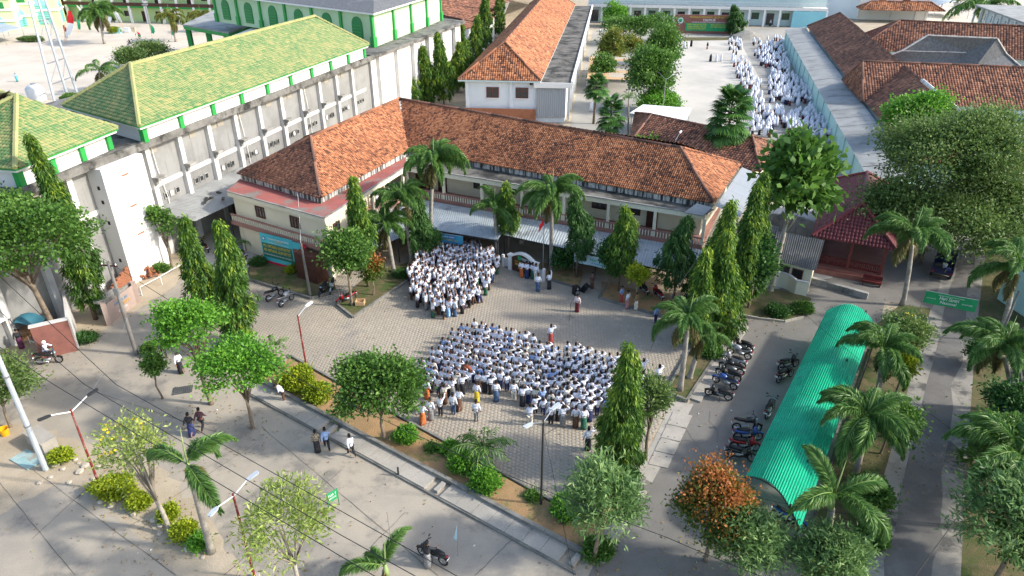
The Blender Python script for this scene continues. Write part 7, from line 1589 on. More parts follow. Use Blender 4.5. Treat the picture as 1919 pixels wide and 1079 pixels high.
wp, topW = pole('wooden_pole', 'weathered grey pole in front of the brown porch', (582, 556), 455, .12, 'pole_concrete', lean=(-.1, 0))
gp_, topG = pole('cable_pole', 'concrete pole with tangled cables beside the right-hand palm', (1872, 640), 545, .1, 'pole_concrete', 'utility pole')
pole('leaning_rod', 'thin rod leaning from the awning bed to the lamp', (1235, 590), 0, .035, 'pole_concrete', h=5.2, lean=(2.4, -.2))
def wire(label, pts, sag=.25, r=.018, mat='cable'):
    P = []
    for a, b in zip(pts[:-1], pts[1:]):
        a, b = Vector(a), Vector(b)
        for i in range(12): t = i / 12; P.append(a.lerp(b, t) - Vector((0, 0, sag * 4 * t * (1 - t))))
    P.append(Vector(pts[-1])); k = MB(); k.tube(P, r, 4); return single('power_cable', k, mat, label, 'cable', P[0])
wire('overhead cable across the lower left, left one of three', [G(-160, 540, 7), G(100, 720, 7), G(640, 1043, 7), G(900, 1195, 7)], .0)
wire('overhead cable across the lower left, middle one of three', [G(-120, 480, 7), G(158, 720, 7), G(640, 1003, 7), G(960, 1180, 7)], .0)
wire('overhead cable across the lower left, right one of three', [G(-100, 425, 7), G(217, 720, 7), G(640, 958, 7), G(1000, 1160, 7)], .0)
wire('long cable from the utility pole across the front bed', [topU, G(555, 708, 6.3), G(880, 860, 6.0), G(1250, 1007, 6.3), G(1560, 1130, 6.6)], .08)
wire('thin cable from the utility pole to the hall', [topU, G(70, 395, 8.0)], .25, .012)
wire('thin pale cable hanging from the utility pole to the verge', [G(240, 590, 4.2), G(170, 735, 5.5)], .35, .012, 'steel')
wire('cable from the black lamp post down to the car park', [G(1018, 800, 5.5), G(1035, 880, 4.5), G(1075, 1079, 3.2)], .05, .012)
wire('cable from the black lamp post over the courtyard', [G(1020, 815, 5.3), G(1215, 665, 5.0), G(1297, 460, 4.5)], .3, .012)
wire('cable crossing the lower right of the road', [G(1700, 1100, 5), G(1800, 960, 5.2), G(1900, 860, 5.5)], .05, .016)
wire('cable across the green shelter to the road', [G(1400, 925, 4), G(1510, 950, 4.4), G(1700, 975, 4.6), G(1850, 985, 5)], .08, .012)
wire('cable over the upper part of the green shelter', [G(1480, 560, 4), G(1570, 640, 4), G(1750, 780, 4.4), G(1900, 880, 5)], .1, .012)
wire('cable from the left wing eave to the grey pole', [G(558, 362, 6.4), topW], .15, .012, 'white_paint')
# lattice mast behind the hall roofs
bs = [G(104, 196), G(129, 187), G(146, 178)]; cen = (bs[0] + bs[1] + bs[2]) / 3; MH = 38
mast = thing('lattice_mast', 'tall three-legged steel lattice mast behind the green roofs', 'mast', tuple(cen))
tops = [Vector((cen.x, cen.y, MH)) + (b - cen) * .06 for b in bs]
for b, t_ in zip(bs, tops): k = MB(); k.tube([b, t_], [.22, .1], 6); k.build('leg', 'galv', mast)
for i in range(1, 12):
    z = i / 12
    for j in range(3): a, b = bs[j].lerp(tops[j], z), bs[(j + 1) % 3].lerp(tops[(j + 1) % 3], z); k = MB(); k.tube([a, b], .06, 4); k.build('brace', 'steel', mast)
    if i % 2:
        for j in range(2): a, b = bs[j].lerp(tops[j], z), bs[(j + 1) % 3].lerp(tops[(j + 1) % 3], z + 1 / 12); k = MB(); k.tube([a, b], .04, 4); k.build('brace', 'steel', mast)
# second thin mast before the prayer hall
b0 = G(545, 42, 10.7); m2t = thing('antenna_mast', 'slim antenna mast with guy stays before the prayer hall', 'mast', (b0.x, b0.y, 10.7))
for s in (-.35, .35): k = MB(); k.tube([b0 + Vector((s, 0, 0)), b0 + Vector((s * .7, 0, 12))], .05, 5); k.build('leg', 'steel', m2t)
for i in range(10): k = MB(); k.tube([b0 + Vector((-.34, 0, .6 + i)), b0 + Vector((.34, 0, 1.1 + i))], .03, 4); k.build('brace', 'steel', m2t)
for s in (-3.5, 3.5): k = MB(); k.tube([b0 + Vector((s, -1, 0)), b0 + Vector((0, 0, 10))], .03, 4); k.build('stay', 'steel', m2t)
mp = G(285, 62); t = thing('radio_mast', 'thin mast with a nest of cables by the field scrub', 'mast', tuple(mp)); k = MB(); k.tube([mp, mp + Vector((0, 0, 14))], .22, 7); k.build('shaft', 'steel', t)
for i in range(5): k = MB(); k.box(mp + Vector((rng.uniform(-.6, .6), -.3, 7 + i * .6)), (1.2, .7, .35), rng.random()); k.build('equipment_box', 'steel', t)
# feather flags on the field
def feather(label, base, tip, cols, w=.7):
    b = G(*base); h = hgt(*base, tip[1]); T = b + Vector((0, 0, h)); z = (T - Vector((0, 0, CAMH))).dot(_F); lx = (tip[0] - pix(T)[0]) * z / FPX; T.x += lx
    t = thing('feather_flag', label, 'flag', tuple(b)); k = MB(); k.tube([b, b.lerp(T, .5) + Vector((-lx * .15, 0, .2)), T], [.06, .05, .03], 5); k.build('pole', 'wood_plank', t); n = len(cols)
    for i, c in enumerate(cols):
        V = []
        for j in range(4):
            s = .28 + .7 * (i + j / 3) / n; p = b.lerp(T, s) - t.location; wd_ = w * math.sin(math.pi * (s - .1)) ; V += [p, p + Vector((wd_, .12 * math.sin(s * 9), -.25))]
        link('cloth', np_mesh('cloth', np.array(V), [[2 * j, 2 * j + 1, 2 * j + 3, 2 * j + 2] for j in range(3)], c, [.5] * 3, True), t)
for a in (('red over white feather flag, tallest on the field', (122, 82), (128, 18), ['white_cloth', 'red_cloth'], 1.5), ('red and white feather flag left of the tallest', (126, 80), (117, 45), ['white_cloth', 'red_cloth'], .8), ('white feather flag leaning left by the field palm', (168, 52), (142, 8), ['white_cloth', 'white_cloth'], .9), ('white feather flag right of the field palm', (200, 58), (205, 10), ['white_cloth', 'green_cloth'], .9),
          ('white feather flag leaning between palm and mast', (232, 52), (208, 12), ['white_cloth', 'white_cloth'], .9), ('green feather flag by the field benches', (148, 62), (143, 34), ['green_cloth', 'green_cloth'], .8), ('small green flag before the mast', (285, 68), (281, 45), ['green_cloth'], 1.0), ('green flag near the porch', (322, 72), (320, 46), ['green_cloth'], 1.1), ('white feather flag near the porch', (345, 50), (318, 14), ['white_cloth', 'white_cloth'], .8), ('white feather flag before the gatehouse', (108, 64), (78, 30), ['white_cloth', 'white_cloth'], .8), ('dark green flag leaning by the porch', (260, 72), (256, 58), ['green_cloth', 'red_cloth'], .8)): feather(*a)
for i, (x, y, c, l) in enumerate(((218, 62, 'bright_teal', 'teal box bench on the sandy field'), (240, 60, 'white_paint', 'white box on the sandy field, left'), (250, 59, 'pebble', 'white box on the sandy field, right'))):
    p = G(x, y); k = MB(); k.box(p + Vector((0, 0, .5)), (2.4 if i == 0 else 1.3, 1.2, 1.0), .1); k.box(p + Vector((0, 0, 1.05)), (2.6 if i == 0 else 1.45, 1.35, .1), .1); single('bench_box', k, c, l, 'box', p)
wtk = thing('water_tank', 'pale round water tank between the green roofs', 'tank', (G(72, 190).x, G(72, 190).y, 0)); k = MB(); k.lathe([(1.3, 0), (1.4, .2), (1.4, 2.2), (.9, 2.7), (.3, 2.85)], G(72, 190), 14); k.build('shell', 'plastic_green_tank', wtk, smooth=True); k = MB(); k.lathe([(.35, 2.8), (.35, 3.0), (.01, 3.02)], G(72, 190), 10); k.build('lid', 'steel', wtk)
# ------------------------------------------------------------------ sheds, pavilion, walls and small things
# lean-to in the alley between hall and school
la = thing('alley_lean_to', 'grey sheet lean-to roof over the dark alley beside the hall', 'lean-to', tuple(G(400, 470)))
q0, q1, q2, q3 = G(322, 405, 4.2), G(366, 412, 3.7), G(452, 352, 3.7), G(400, 338, 4.4)
a0 = HP(6.4, .05) + Vector((0, 0, 4.5)); a1 = HP(21, .05) + Vector((0, 0, 4.5)); c1_ = V3(S1 - d0 * .3, 3.9); c1b = V3(eLL + (eO - eLL) * .35, 3.9)
corrugated('roof_sheet', a0, a1, c1b - d0 * .5, G(366, 414, 3.9), 'asbestos', la, sheets=9, pitch=.3)
for p in (G(330, 408, 4), G(366, 416, 3.8), V3(S1 - d0 * .25, 0)): k = MB(); k.tube([(p.x, p.y, 0), (p.x, p.y, 3.75)], .06, 6); k.build('post', 'iron_dark', la)
panel(la, 'back_wall', HP(17, .3), V3(eLL + (eO - eLL) * .3, 0), 0, 3.6, 'wood_dark', .15)
panel(la, 'side_wall', HP(6.6, .2), HP(17, .2), 0, 3.4, 'concrete_raw', .1)
for i, (x, y) in enumerate(((388, 372), (396, 370), (410, 360), (418, 372), (384, 378))): p = G(x, y, 4.35); k = MB(); k.box(p, (rng.uniform(.3, .9), .25, .08), rng.random() * 3); k.build('debris', 'iron_dark', la)
# small shed with asbestos roof
sh2 = thing('small_shed', 'small cream shed with dark asbestos roof beside the breadfruit trunk', 'shed', tuple(G(1500, 545)))
e0, e1_, e2_, e3_ = G(1444, 485, 2.3), G(1528, 508, 2.3), G(1545, 450, 3.1), G(1455, 432, 3.1)
corrugated('roof_sheet', e3_, e2_, e1_, e0, 'asbestos_dark', sh2, sheets=4, pitch=.18)
cc = (e0 + e1_ + e2_ + e3_) / 4; fw = [V3(p + (cc - p) * .12, 0) for p in (e0, e1_, e2_, e3_)]
k = MB(); k.prism(fw, 0, 2.25); k.build('wall', 'cream', sh2); fd = (fw[1] - fw[0]).normalized(); fo = Vector((fd.y, -fd.x, 0)); Lf = (fw[1] - fw[0]).length
opening(sh2, fw[0] + fd * Lf * .3, fd, 1.0, 1.0, 1.0, out=fo, bars=1); opening(sh2, fw[0] + fd * Lf * .66, fd, .9, 1.9, .05, 'door', 'wood_dark', 'black', out=fo, bars=0)
sl_ = [G(1404, 440, 2.6), G(1452, 452, 2.6), G(1460, 425, 3), G(1410, 412, 3)]; corrugated('roof_sheet', sl_[3], sl_[2], sl_[1], sl_[0], 'asbestos_dark', sh2, sheets=2, pitch=.18)
cc2 = (sl_[0] + sl_[1] + sl_[2] + sl_[3]) / 4; k = MB(); k.prism([V3(p + (cc2 - p) * .12, 0) for p in sl_], 0, 2.5); k.build('annex_wall', 'cream', sh2)
wl = thing('curved_wall', 'low curved cream wall in front of the small shed', 'wall', tuple(G(1480, 560))); pts = [G(x, y) for x, y in ((1440, 535), (1458, 536), (1475, 542), (1488, 552), (1510, 556))]
for a, b in zip(pts[:-1], pts[1:]): panel(wl, 'panel', a, b, 0, 1.3, 'cream', .16); 
for a, b in zip(pts[:-1], pts[1:]): k = MB(); k.bar(V3(a, 1.34), V3(b, 1.34), .24, .1); k.build('coping', 'pillar_white', wl)
rb_ = thing('rubble_wall', 'grey rubble boundary wall behind the small shed', 'wall', tuple(G(1480, 445))); a, b = G(1395, 420), G(1545, 452)
n = 14
for i in range(n): panel(rb_, 'block', a.lerp(b, i / n), a.lerp(b, (i + .96) / n), 0, 1.9 + rng.uniform(-.15, .15), 'concrete_raw', .35)
# maroon pavilion
pv0, pv1, pv2, pv3 = G(1522, 442, 3.2), G(1632, 458, 3.2), G(1668, 385, 3.2), G(1560, 345, 3.2)
pav = thing('pavilion', 'open maroon pavilion with maroon tiled hip roof and slatted railing', 'pavilion', tuple(G(1590, 500)))
pu_ = (pv1 - pv0).normalized(); pw = Vector((-pu_.y, pu_.x, 0)); Wp = (pv1 - pv0).length * 1.42; Dp = (G(1553, 338, 3.2) - pv0).length; pw = (G(1553, 338, 3.2) - pv0).normalized(); pu_ = Vector((pw.y, -pw.x, 0)); a_ = V3(pv0, 0); b_ = a_ + pu_ * Wp
hip(pav, a_, a_ + pw * Dp, a_ + pw * Dp + pu_ * Wp, b_, 3.2, 2.3, 'tile_maroon', 'ridge_maroon', tw=.28, tl=.36, seed=140, patch=.2, inset=Wp * .5)
I = lambda s, t: a_ + pu_ * (.7 + (Wp - 1.4) * s) + pw * (.7 + (Dp - 1.4) * t)
k = MB(); k.prism([I(-.05, -.02) - pw * .9, I(1.05, -.02) - pw * .9, I(1.05, 1.05), I(-.05, 1.05)], 0, .45); k.build('floor', 'granite_red', pav)
k = MB(); k.prism([I(-.04, 0) - pw * .95, I(1.04, 0) - pw * .95, I(1.04, 0) - pw * .9, I(-.04, 0) - pw * .9], .02, .46); k.build('tile_riser', 'maroon', pav)
for i in range(20):
    for j in range(2): p = I(i / 19 * 1.04 - .02, 0) - pw * .96; k = MB(); k.box((p.x, p.y, .12 + j * .2), (.11, .03, .09), math.atan2(pu_.y, pu_.x)); k.build('riser_tile', 'ridge_white', pav)
for s in (0, .5, 1):
    for t_ in (0, .5, 1): p = I(s, t_); k = MB(); k.box((p.x, p.y, 1.82), (.22, .22, 2.75), math.atan2(pu_.y, pu_.x)); k.build('post', 'wood_red', pav)
for (s0, t0_), (s1_, t1_) in (((0, 0), (1, 0)), ((0, 0), (0, 1)), ((0, 1), (1, 1)), ((1, .5), (1, 1))):
    A_, B_ = I(s0, t0_), I(s1_, t1_)
    for z in (.62, 1.25): k = MB(); k.bar(V3(A_, z), V3(B_, z), .1, .09); k.build('rail', 'maroon', pav)
    n = int((B_ - A_).length / .16)
    k = MB()
    for i in range(n): p = A_.lerp(B_, (i + .5) / n); k.box((p.x, p.y, .94), (.08, .05, .55), math.atan2((B_ - A_).y, (B_ - A_).x))
    k.build('slat_row', 'maroon', pav, 'stuff')
    k = MB(); k.bar(V3(A_, 3.05), V3(B_, 3.05), .16, .22); k.build('beam', 'wood_red', pav)
for z in (2.2, 2.45, 2.7): k = MB(); k.bar(V3(I(0, 1), z), V3(I(1, 1), z), .05, .12); k.build('back_slat', 'wood_dark', pav)
bn_ = thing('bench', 'small maroon bench in front of the pavilion', 'bench', tuple(G(1632, 535)), math.atan2(pu_.y, pu_.x))
for nm, c, s in (('seat', (0, 0, .42), (1.5, .4, .06)), ('backrest', (0, .2, .7), (1.5, .05, .35)), ('leg', (-.65, 0, .2), (.06, .36, .4)), ('leg', (.65, 0, .2), (.06, .36, .4))): k = MB(); k.box(c, s); link(nm, k.mesh(nm, 'maroon'), bn_)
panel(thing('retaining_wall', 'low mossy retaining wall below the pavilion', 'wall', tuple(G(1560, 540))), 'wall_face', G(1520, 530), G(1625, 560), 0, .55, 'concrete_raw', .35)
# pickup
pk_c = G(1765, 508); pd = (G(1790, 430) - G(1760, 530)); pk = thing('pickup', 'dark blue pickup with an open bed parked under the palm', 'pickup', (pk_c.x, pk_c.y, 0), math.atan2(pd.y, pd.x) - math.pi / 2)
M('navy_paint', (.012, .016, .06), .3, spec=.5, fine=.05)
def lk(nm, k, m, par=pk, smooth=False): return link(nm, k.mesh(nm, m, smooth=smooth), par)
k = MB(); k.box((0, -.9, .62), (1.62, 2.3, .1)); bed_ = lk('bed', k, 'asbestos_dark')
for c, s in (((-.8, -.9, .85), (.06, 2.3, .42)), ((.8, -.9, .85), (.06, 2.3, .42)), ((0, -2.05, .85), (1.66, .06, .42)), ((0, .25, .9), (1.66, .06, .55))): k = MB(); k.box(c, s); lk('bed_side', k, 'navy_paint', bed_)
k = MB(); k.loft([[(x * w, y_, z_) for x, z_ in ((-1, zl), (1, zl), (1, zh), (-1, zh))] for y_, w, zl, zh in ((.3, .8, .5, 1.05), (.34, .74, .5, 1.78), (1.1, .72, .5, 1.8), (1.65, .78, .5, 1.15), (2.15, .78, .5, 1.0), (2.2, .72, .45, .9))]); cab = lk('cab', k, 'navy_paint')
for c, s in (((0, .3, 1.42), (1.2, .05, .5)), ((0, 1.42, 1.45), (1.25, .05, .55)), ((-.76, .75, 1.4), (.03, .7, .42)), ((.76, .75, 1.4), (.03, .7, .42))): k = MB(); k.box(c, s, rx=.6 if c[1] > 1 else 0); lk('window', k, 'glass_dark', cab)
for x in (-.72, .72):
    for y_ in (-1.35, 1.4):
        k = MB(); k.lathe([(.1, -.09), (.29, -.09), (.31, 0), (.29, .09), (.1, .09)], (0, 0, 0), 14)
        for i, v in enumerate(k.v): k.v[i] = (x + v[2], y_ + v[0], .31 + v[1])
        w_ = lk('wheel', k, 'rubber'); k = MB(); k.box((x * 1.12, y_, .31), (.03, .3, .3)); lk('rim', k, 'steel', w_)
for x in (-.68, .68): k = MB(); k.box((x, -2.1, .75), (.2, .04, .12)); lk('tail_light', k, 'red_gloss'); k = MB(); k.box((x, 2.2, .78), (.24, .05, .14)); lk('headlight', k, 'glass_sky')
k = MB(); k.box((0, -2.1, .45), (1.5, .08, .12)); lk('bumper', k, 'iron_dark')
pkm = Matrix.Rotation(pk.rotation_euler.z, 3, 'Z'); bp_ = pk.location + pkm @ Vector((0.1, -.7, .67)); k = MB(); k.lathe([(.15, 0), (.19, .36), (.2, .38), (.001, .3)], bp_, 12); single('bucket', k, 'white_paint', 'white bucket standing in the pickup bed', 'bucket', bp_)
bp_ = pk.location + pkm @ Vector((.35, -1.6, .67)); k = MB(); k.sphere(bp_ + Vector((0, 0, .22)), .3, 8, 6, 1.2, 1, .75); k.sphere(bp_ + Vector((.3, .1, .18)), .22, 8, 6, 1, 1.2, .7); single('sack', k, 'sarong_navy', 'dark blue sack lying in the pickup bed', 'sack', bp_)
# teal house at the right edge
th = thing('teal_house', 'teal house wall with brown shutter behind the right-hand palm', 'building', tuple(G(1890, 610))); w0_, w1_ = G(1868, 560), G(1990, 640)
k = MB(); dx = (w1_ - w0_).normalized(); bx = Vector((-dx.y, dx.x, 0)); k.prism([w0_, w1_, w1_ + bx * 7, w0_ + bx * 7], 0, 4.2); k.build('wall', 'teal_wall', th); k = MB(); k.prism([w0_ - dx * .4 - bx * .4, w1_, w1_ + bx * 7.4, w0_ - dx * .4 + bx * 7.4], 4.2, 4.4); k.build('roof_slab', 'asbestos_dark', th)
opening(th, w0_ + dx * .9, dx, .7, .9, 1.9, frame='wood_plank', pane='rust_wood', out=-bx, bars=0)
h2 = thing('roadside_shed', 'teal shed with dark sheet roof at the right edge by the road', 'shed', tuple(G(1905, 780))); r_ = [G(1900, 780, 2.8), G(2010, 800, 2.8), G(2010, 690, 3.6), G(1893, 690, 3.6)]
corrugated('roof_sheet', r_[3], r_[2], r_[1], r_[0], 'asbestos_dark', h2, sheets=4, pitch=.2); k = MB(); c3 = (r_[0] + r_[2]) / 2; k.prism([V3(p + (c3 - p) * .08, 0) for p in r_], 0, 2.75); k.build('wall', 'teal_wall', h2)
# walls and clutter on the left
gw = thing('granite_wall', 'reddish rendered wall stub behind the big left tree', 'wall', tuple(G(150, 650))); 
panel(gw, 'wall_face', G(78, 672), G(146, 655), 0, 2.6, 'granite_red', .3); panel(gw, 'end_wall', G(146, 655), G(138, 600), 0, 2.6, 'pillar_white', .2)
k = MB(); k.bar(V3(G(76, 672), 2.64), V3(G(147, 655), 2.64), .4, .1); k.build('coping', 'pillar_white', gw)
bw = thing('boundary_wall', 'pinkish boundary wall with lettered panel beside the street', 'wall', tuple(G(240, 590)))
panel(bw, 'wall_panel', G(205, 600), G(256, 562), 0, 1.7, 'stone', .2); panel(bw, 'coping', G(192, 606), G(230, 580), 1.72, 1.95, 'concrete_raw', .5)
M('pink_wall', (.42, .32, .27), .85, (.34, .26, .22), .6, fine=.15)
panel(bw, 'front_panel', G(208, 606), G(258, 567), 0, 1.65, 'pink_wall', .06)
for x, y in ((205, 608), (260, 566)): p = G(x, y); k = MB(); k.box((p.x, p.y, .95), (.36, .36, 1.9), .6); k.build('pier', 'pink_wall', bw)
wd_ = (G(258, 567) - G(208, 606)).normalized(); wo = Vector((wd_.y, -wd_.x, 0)); wc = (G(208, 606) + G(258, 567)) / 2 + wo * .06
scrawl(bw, V3(wc, 1.2), wd_, (0, 0, 1), .22, 'blue_print', 1.6, 1); scrawl(bw, V3(wc + wd_ * .3, .85), wd_, (0, 0, 1), .2, 'plastic_yellow', 1.2, 2); scrawl(bw, V3(wc, .5), wd_, (0, 0, 1), .18, 'white_print', 1.2, 3)
rw = thing('brick_ruin', 'broken orange brick wall at the foot of the stair tower', 'wall', tuple(G(270, 520)))
bm_ = MB(); bm_.box((0, 0, 0), (.4, .2, .14)); bme = [bm_.mesh('brick', 'brick')]
a, b = G(215, 560), G(262, 520); dd = (b - a).normalized(); nb = int((b - a).length / .42)
for r0_ in range(14):
    for i in range(nb):
        if r0_ > 7 + 6 * (i / nb): continue
        p = a + dd * ((i + .5 * (r0_ % 2)) * .42 + .2); o = link('brick', bme[0], rw); o.location = V3(p, .08 + r0_ * .155) - rw.location + Vector((rng.uniform(-.01, .01), rng.uniform(-.01, .01), 0)); o.rotation_euler = (0, 0, math.atan2(dd.y, dd.x) + rng.uniform(-.03, .03))
for i in range(70):
    p = G(272, 516) + Vector((rng.gauss(0, .55), rng.gauss(0, .4), 0)); h = max(.05, 1.3 - 1.1 * math.hypot(p.x - G(272, 516).x, p.y - G(272, 516).y)) * rng.random() + .05
    o = link('brick', bme[0], rw); o.location = V3(p, h) - rw.location; o.rotation_euler = (rng.random() * 3, rng.random() * 3, rng.random() * 3)
hr = thing('pipe_rail', 'white pipe handrail along the bed below the stair tower', 'railing', tuple(G(300, 525))); P = [G(262, 538, .8), G(300, 518, .8), G(345, 492, .8)]
k = MB(); k.tube(P, .035, 6); k.build('rail', 'white_paint', hr)
for p in P: k = MB(); k.tube([V3(p, 0), p], .03, 5); k.build('post', 'white_paint', hr)
st = thing('stall', 'shaded roadside stall with white sheet roof and blue tarpaulin at the left edge', 'stall', tuple(G(20, 640)))
k = MB(); q = [G(-60, 640, 2.4), G(18, 594, 2.4), G(14, 588, 2.4), G(-60, 620, 2.4)]; k.prism([V3(p, 0) for p in q], 2.35, 2.42); k.build('roof_sheet', 'white_paint', st)
for p in (q[1], q[2]): k = MB(); k.tube([V3(p, 0), p], .035, 5); k.build('post', 'steel', st)
V = []; ta, tb = G(22, 600, 2.2), G(75, 606, 1.6)
for i in range(9):
    for j in range(4): V.append(ta.lerp(tb, i / 8) + Vector((0, j * .5, .25 * math.sin(i * .9) * .4 - abs(j - 1.5) * .18)) - st.location)
link('tarpaulin', np_mesh('tarpaulin', np.array(V), [[i * 4 + j, (i + 1) * 4 + j, (i + 1) * 4 + j + 1, i * 4 + j + 1] for i in range(8) for j in range(3)], 'tarp_blue', [.5] * 24, True), st)
panel(st, 'counter', G(8, 640), G(60, 632), 0, .9, 'rust_wood', .6); panel(st, 'back_wall', G(-60, 590), G(70, 590), 0, 2.2, 'wood_dark', .1)
tb_ = thing('handcart', 'small white framed cart with orange tray beside the stall', 'cart', tuple(G(48, 640))); p = G(48, 640)
k = MB(); k.box(p + Vector((0, 0, .8)), (1.3, .7, .2)); k.build('tray', 'plastic_yellow' if False else 'rust_wood', tb_)
for s in (-.55, .55):
    for t_ in (-.3, .3): k = MB(); k.tube([p + Vector((s, t_, 0)), p + Vector((s, t_, .8))], .025, 5); k.build('leg', 'white_paint', tb_)
k = MB(); k.bar(p + Vector((.6, -.35, .3)), p + Vector((1.1, -.5, .25)), .04, .04); k.bar(p + Vector((.6, .35, .3)), p + Vector((1.1, .4, .25)), .04, .04); k.bar(p + Vector((1.1, -.5, .25)), p + Vector((1.1, .4, .25)), .04, .04); k.build('frame', 'white_paint', tb_)
# roots of the big tree
k = MB(); b = G(118, 648)
for i in range(9): a_r = i * .7; k.tube([b + Vector((.1 * math.cos(a_r), .1 * math.sin(a_r), .4)), b + Vector((.5 * math.cos(a_r), .5 * math.sin(a_r), .1)), b + Vector((1.1 * math.cos(a_r), 1.1 * math.sin(a_r), -.02))], [.12, .07, .02], 5)
tr_ = [o for o in COL.objects if o.name.startswith('broadleaf_tree') and 'left edge before the hall' in o.get('label', '')][0]; k.build('root', 'bark', tr_)
# ring planter, block, bucket, pit cover, grate, stones
p = G(282, 664); k = MB(); k.lathe([(.55, 0), (.55, .3), (.45, .3), (.45, .12), (.001, .12)], p, 16); single('ring_planter', k, 'kerb', 'round concrete ring planter round the small street shrub', 'planter', p)
p = G(82, 835); k = MB(); k.box(p + Vector((0, 0, .4)), (1.9, .8, .8), -.55); k.box(p + Vector((0, 0, .82)), (2.0, .9, .06), -.55); single('concrete_block', k, 'drain_slab', 'long concrete trough block beside the galvanized pole', 'block', p)
p = G(11, 815); k = MB(); k.lathe([(.2, 0), (.27, .5), (.29, .52), (.25, .5), (.19, .1), (.001, .09)], p, 14); single('bucket', k, 'plastic_yellow', 'orange-yellow plastic bucket at the left edge', 'bucket', p)
p = G(52, 862); k = MB(); k.box(p + Vector((0, 0, .05)), (1.8, 1.0, .06), -.5); single('pit_cover', k, 'faded_teal', 'faded teal panel lying on the ground by the pole', 'panel', p)
p = G(342, 731); k = MB()
for i in range(9): k.box(p + Vector((-.5 + i * .125, 0, .03)), (.05, .7, .03), .3)
k.box(p + Vector((0, 0, .012)), (1.25, .85, .02), .3); single('drain_grate', k, 'asbestos_dark', 'dark drain grate set in the street near the bright trees', 'grate', p)
sp_ = [(148, 868), (160, 874), (172, 866), (185, 876), (150, 885), (118, 880), (95, 895), (205, 858), (175, 898), (290, 975), (302, 985), (250, 965), (300, 1000), (210, 948), (192, 940), (330, 1012), (355, 1030), (380, 1045), (130, 905), (142, 862), (75, 905), (105, 872)]
for i, (x, y) in enumerate(sp_):
    p = G(x, y); s = rng.uniform(.1, .24); k = MB(); rr_ = random.Random(i)
    k.loft([[(s * w * math.cos(j * 1.0472) * rr_.uniform(.8, 1.2), s * w * math.sin(j * 1.0472) * rr_.uniform(.8, 1.2), z * s) for j in range(6)] for z, w in ((0, .9), (.4, 1.1), (.8, .6))]); o = link('stone', k.mesh('stone', 'pebble')); o.location = p; tagp(o, f'pale stone on the verge, {["flat", "angular", "squat", "chunky"][i % 4]}, {"beside the hedge" if x > 200 else "below the red lamp post"}', 'stone', 'stones on the verge')
for (x, y), s, l in (((188, 585), .5, 'big grey boulder at the boundary wall, left one'), ((208, 570), .35, 'grey boulder at the boundary wall, right one'), ((258, 553), .4, 'rounded boulder at the end of the boundary wall')):
    p = G(x, y); k = MB(); k.sphere(p + Vector((0, 0, s * .3)), s, 8, 6, 1.2, .9, .7); single('boulder', k, 'stone', l, 'boulder', p, smooth=True)
# street sign, pennant, bollard, planter box, frangipani trellis
A, B = G(617, 958), G(636, 946); sg = thing('street_sign', 'small green sign with white lettering on two legs by the street', 'sign', tuple((A + B) / 2)); sd_ = (B - A).normalized(); so = Vector((sd_.y, -sd_.x, 0))
panel(sg, 'plate', A, B, .55, 1.2, 'green_print', .03); scrawl(sg, V3((A + B) / 2 + so * .03, 1.0), sd_, (0, 0, 1), .15, 'white_print', (B - A).length * .8, 4); scrawl(sg, V3((A + B) / 2 + so * .03, .78), sd_, (0, 0, 1), .12, 'white_print', (B - A).length * .75, 5)
for p in (A, B): k = MB(); k.tube([V3(p, 0), V3(p, 1.2)], .025, 5); k.build('leg', 'green_dark', sg)
pn = G(858, 1042); t = thing('pennant', 'pale blue pennant on a thin stick by the street', 'flag', tuple(pn)); k = MB(); k.tube([pn, pn + Vector((.05, 0, 2.2))], .014, 5); k.build('stick', 'steel', t)
k = MB(); k.face([pn + Vector((.04, 0, 2.15)), pn + Vector((-.16, .05, 1.2)), pn + Vector((0, -.03, 1.1))]); k.face([pn + Vector((.04, .002, 2.15)), pn + Vector((0, -.028, 1.1)), pn + Vector((-.16, .052, 1.2))]); k.build('cloth', 'pale_print', t)
p = G(747, 892); k = MB(); k.tube([p, p + Vector((0, 0, .6))], [.06, .05], 8); k.lathe([(.06, .6), (.05, .66), (.001, .67)], p, 8); single('bollard', k, 'iron_dark', 'short dark bollard on the drain edge', 'bollard', p)
p = G(722, 1030); k = MB(); k.tube([p + Vector((.35, 0, 0)), p + Vector((.3, 0, 2.6))], .012, 5); single('thin_stake', k, 'steel', 'thin upright stake beside the cut-back young palm', 'stake', p)
p = G(676, 574); k = MB()
for c, s in (((0, -.28, .25), (.7, .05, .34)), ((0, .28, .25), (.7, .05, .34)), ((-.33, 0, .25), (.05, .5, .34)), ((.33, 0, .25), (.05, .5, .34)), ((0, 0, .14), (.6, .5, .04))): k.box(p + Vector(c) + Vector((0, 0, .14)), s)
single('wooden_box', k, 'wood_plank', 'open wooden box on the bed by the red motorbike', 'box', p)
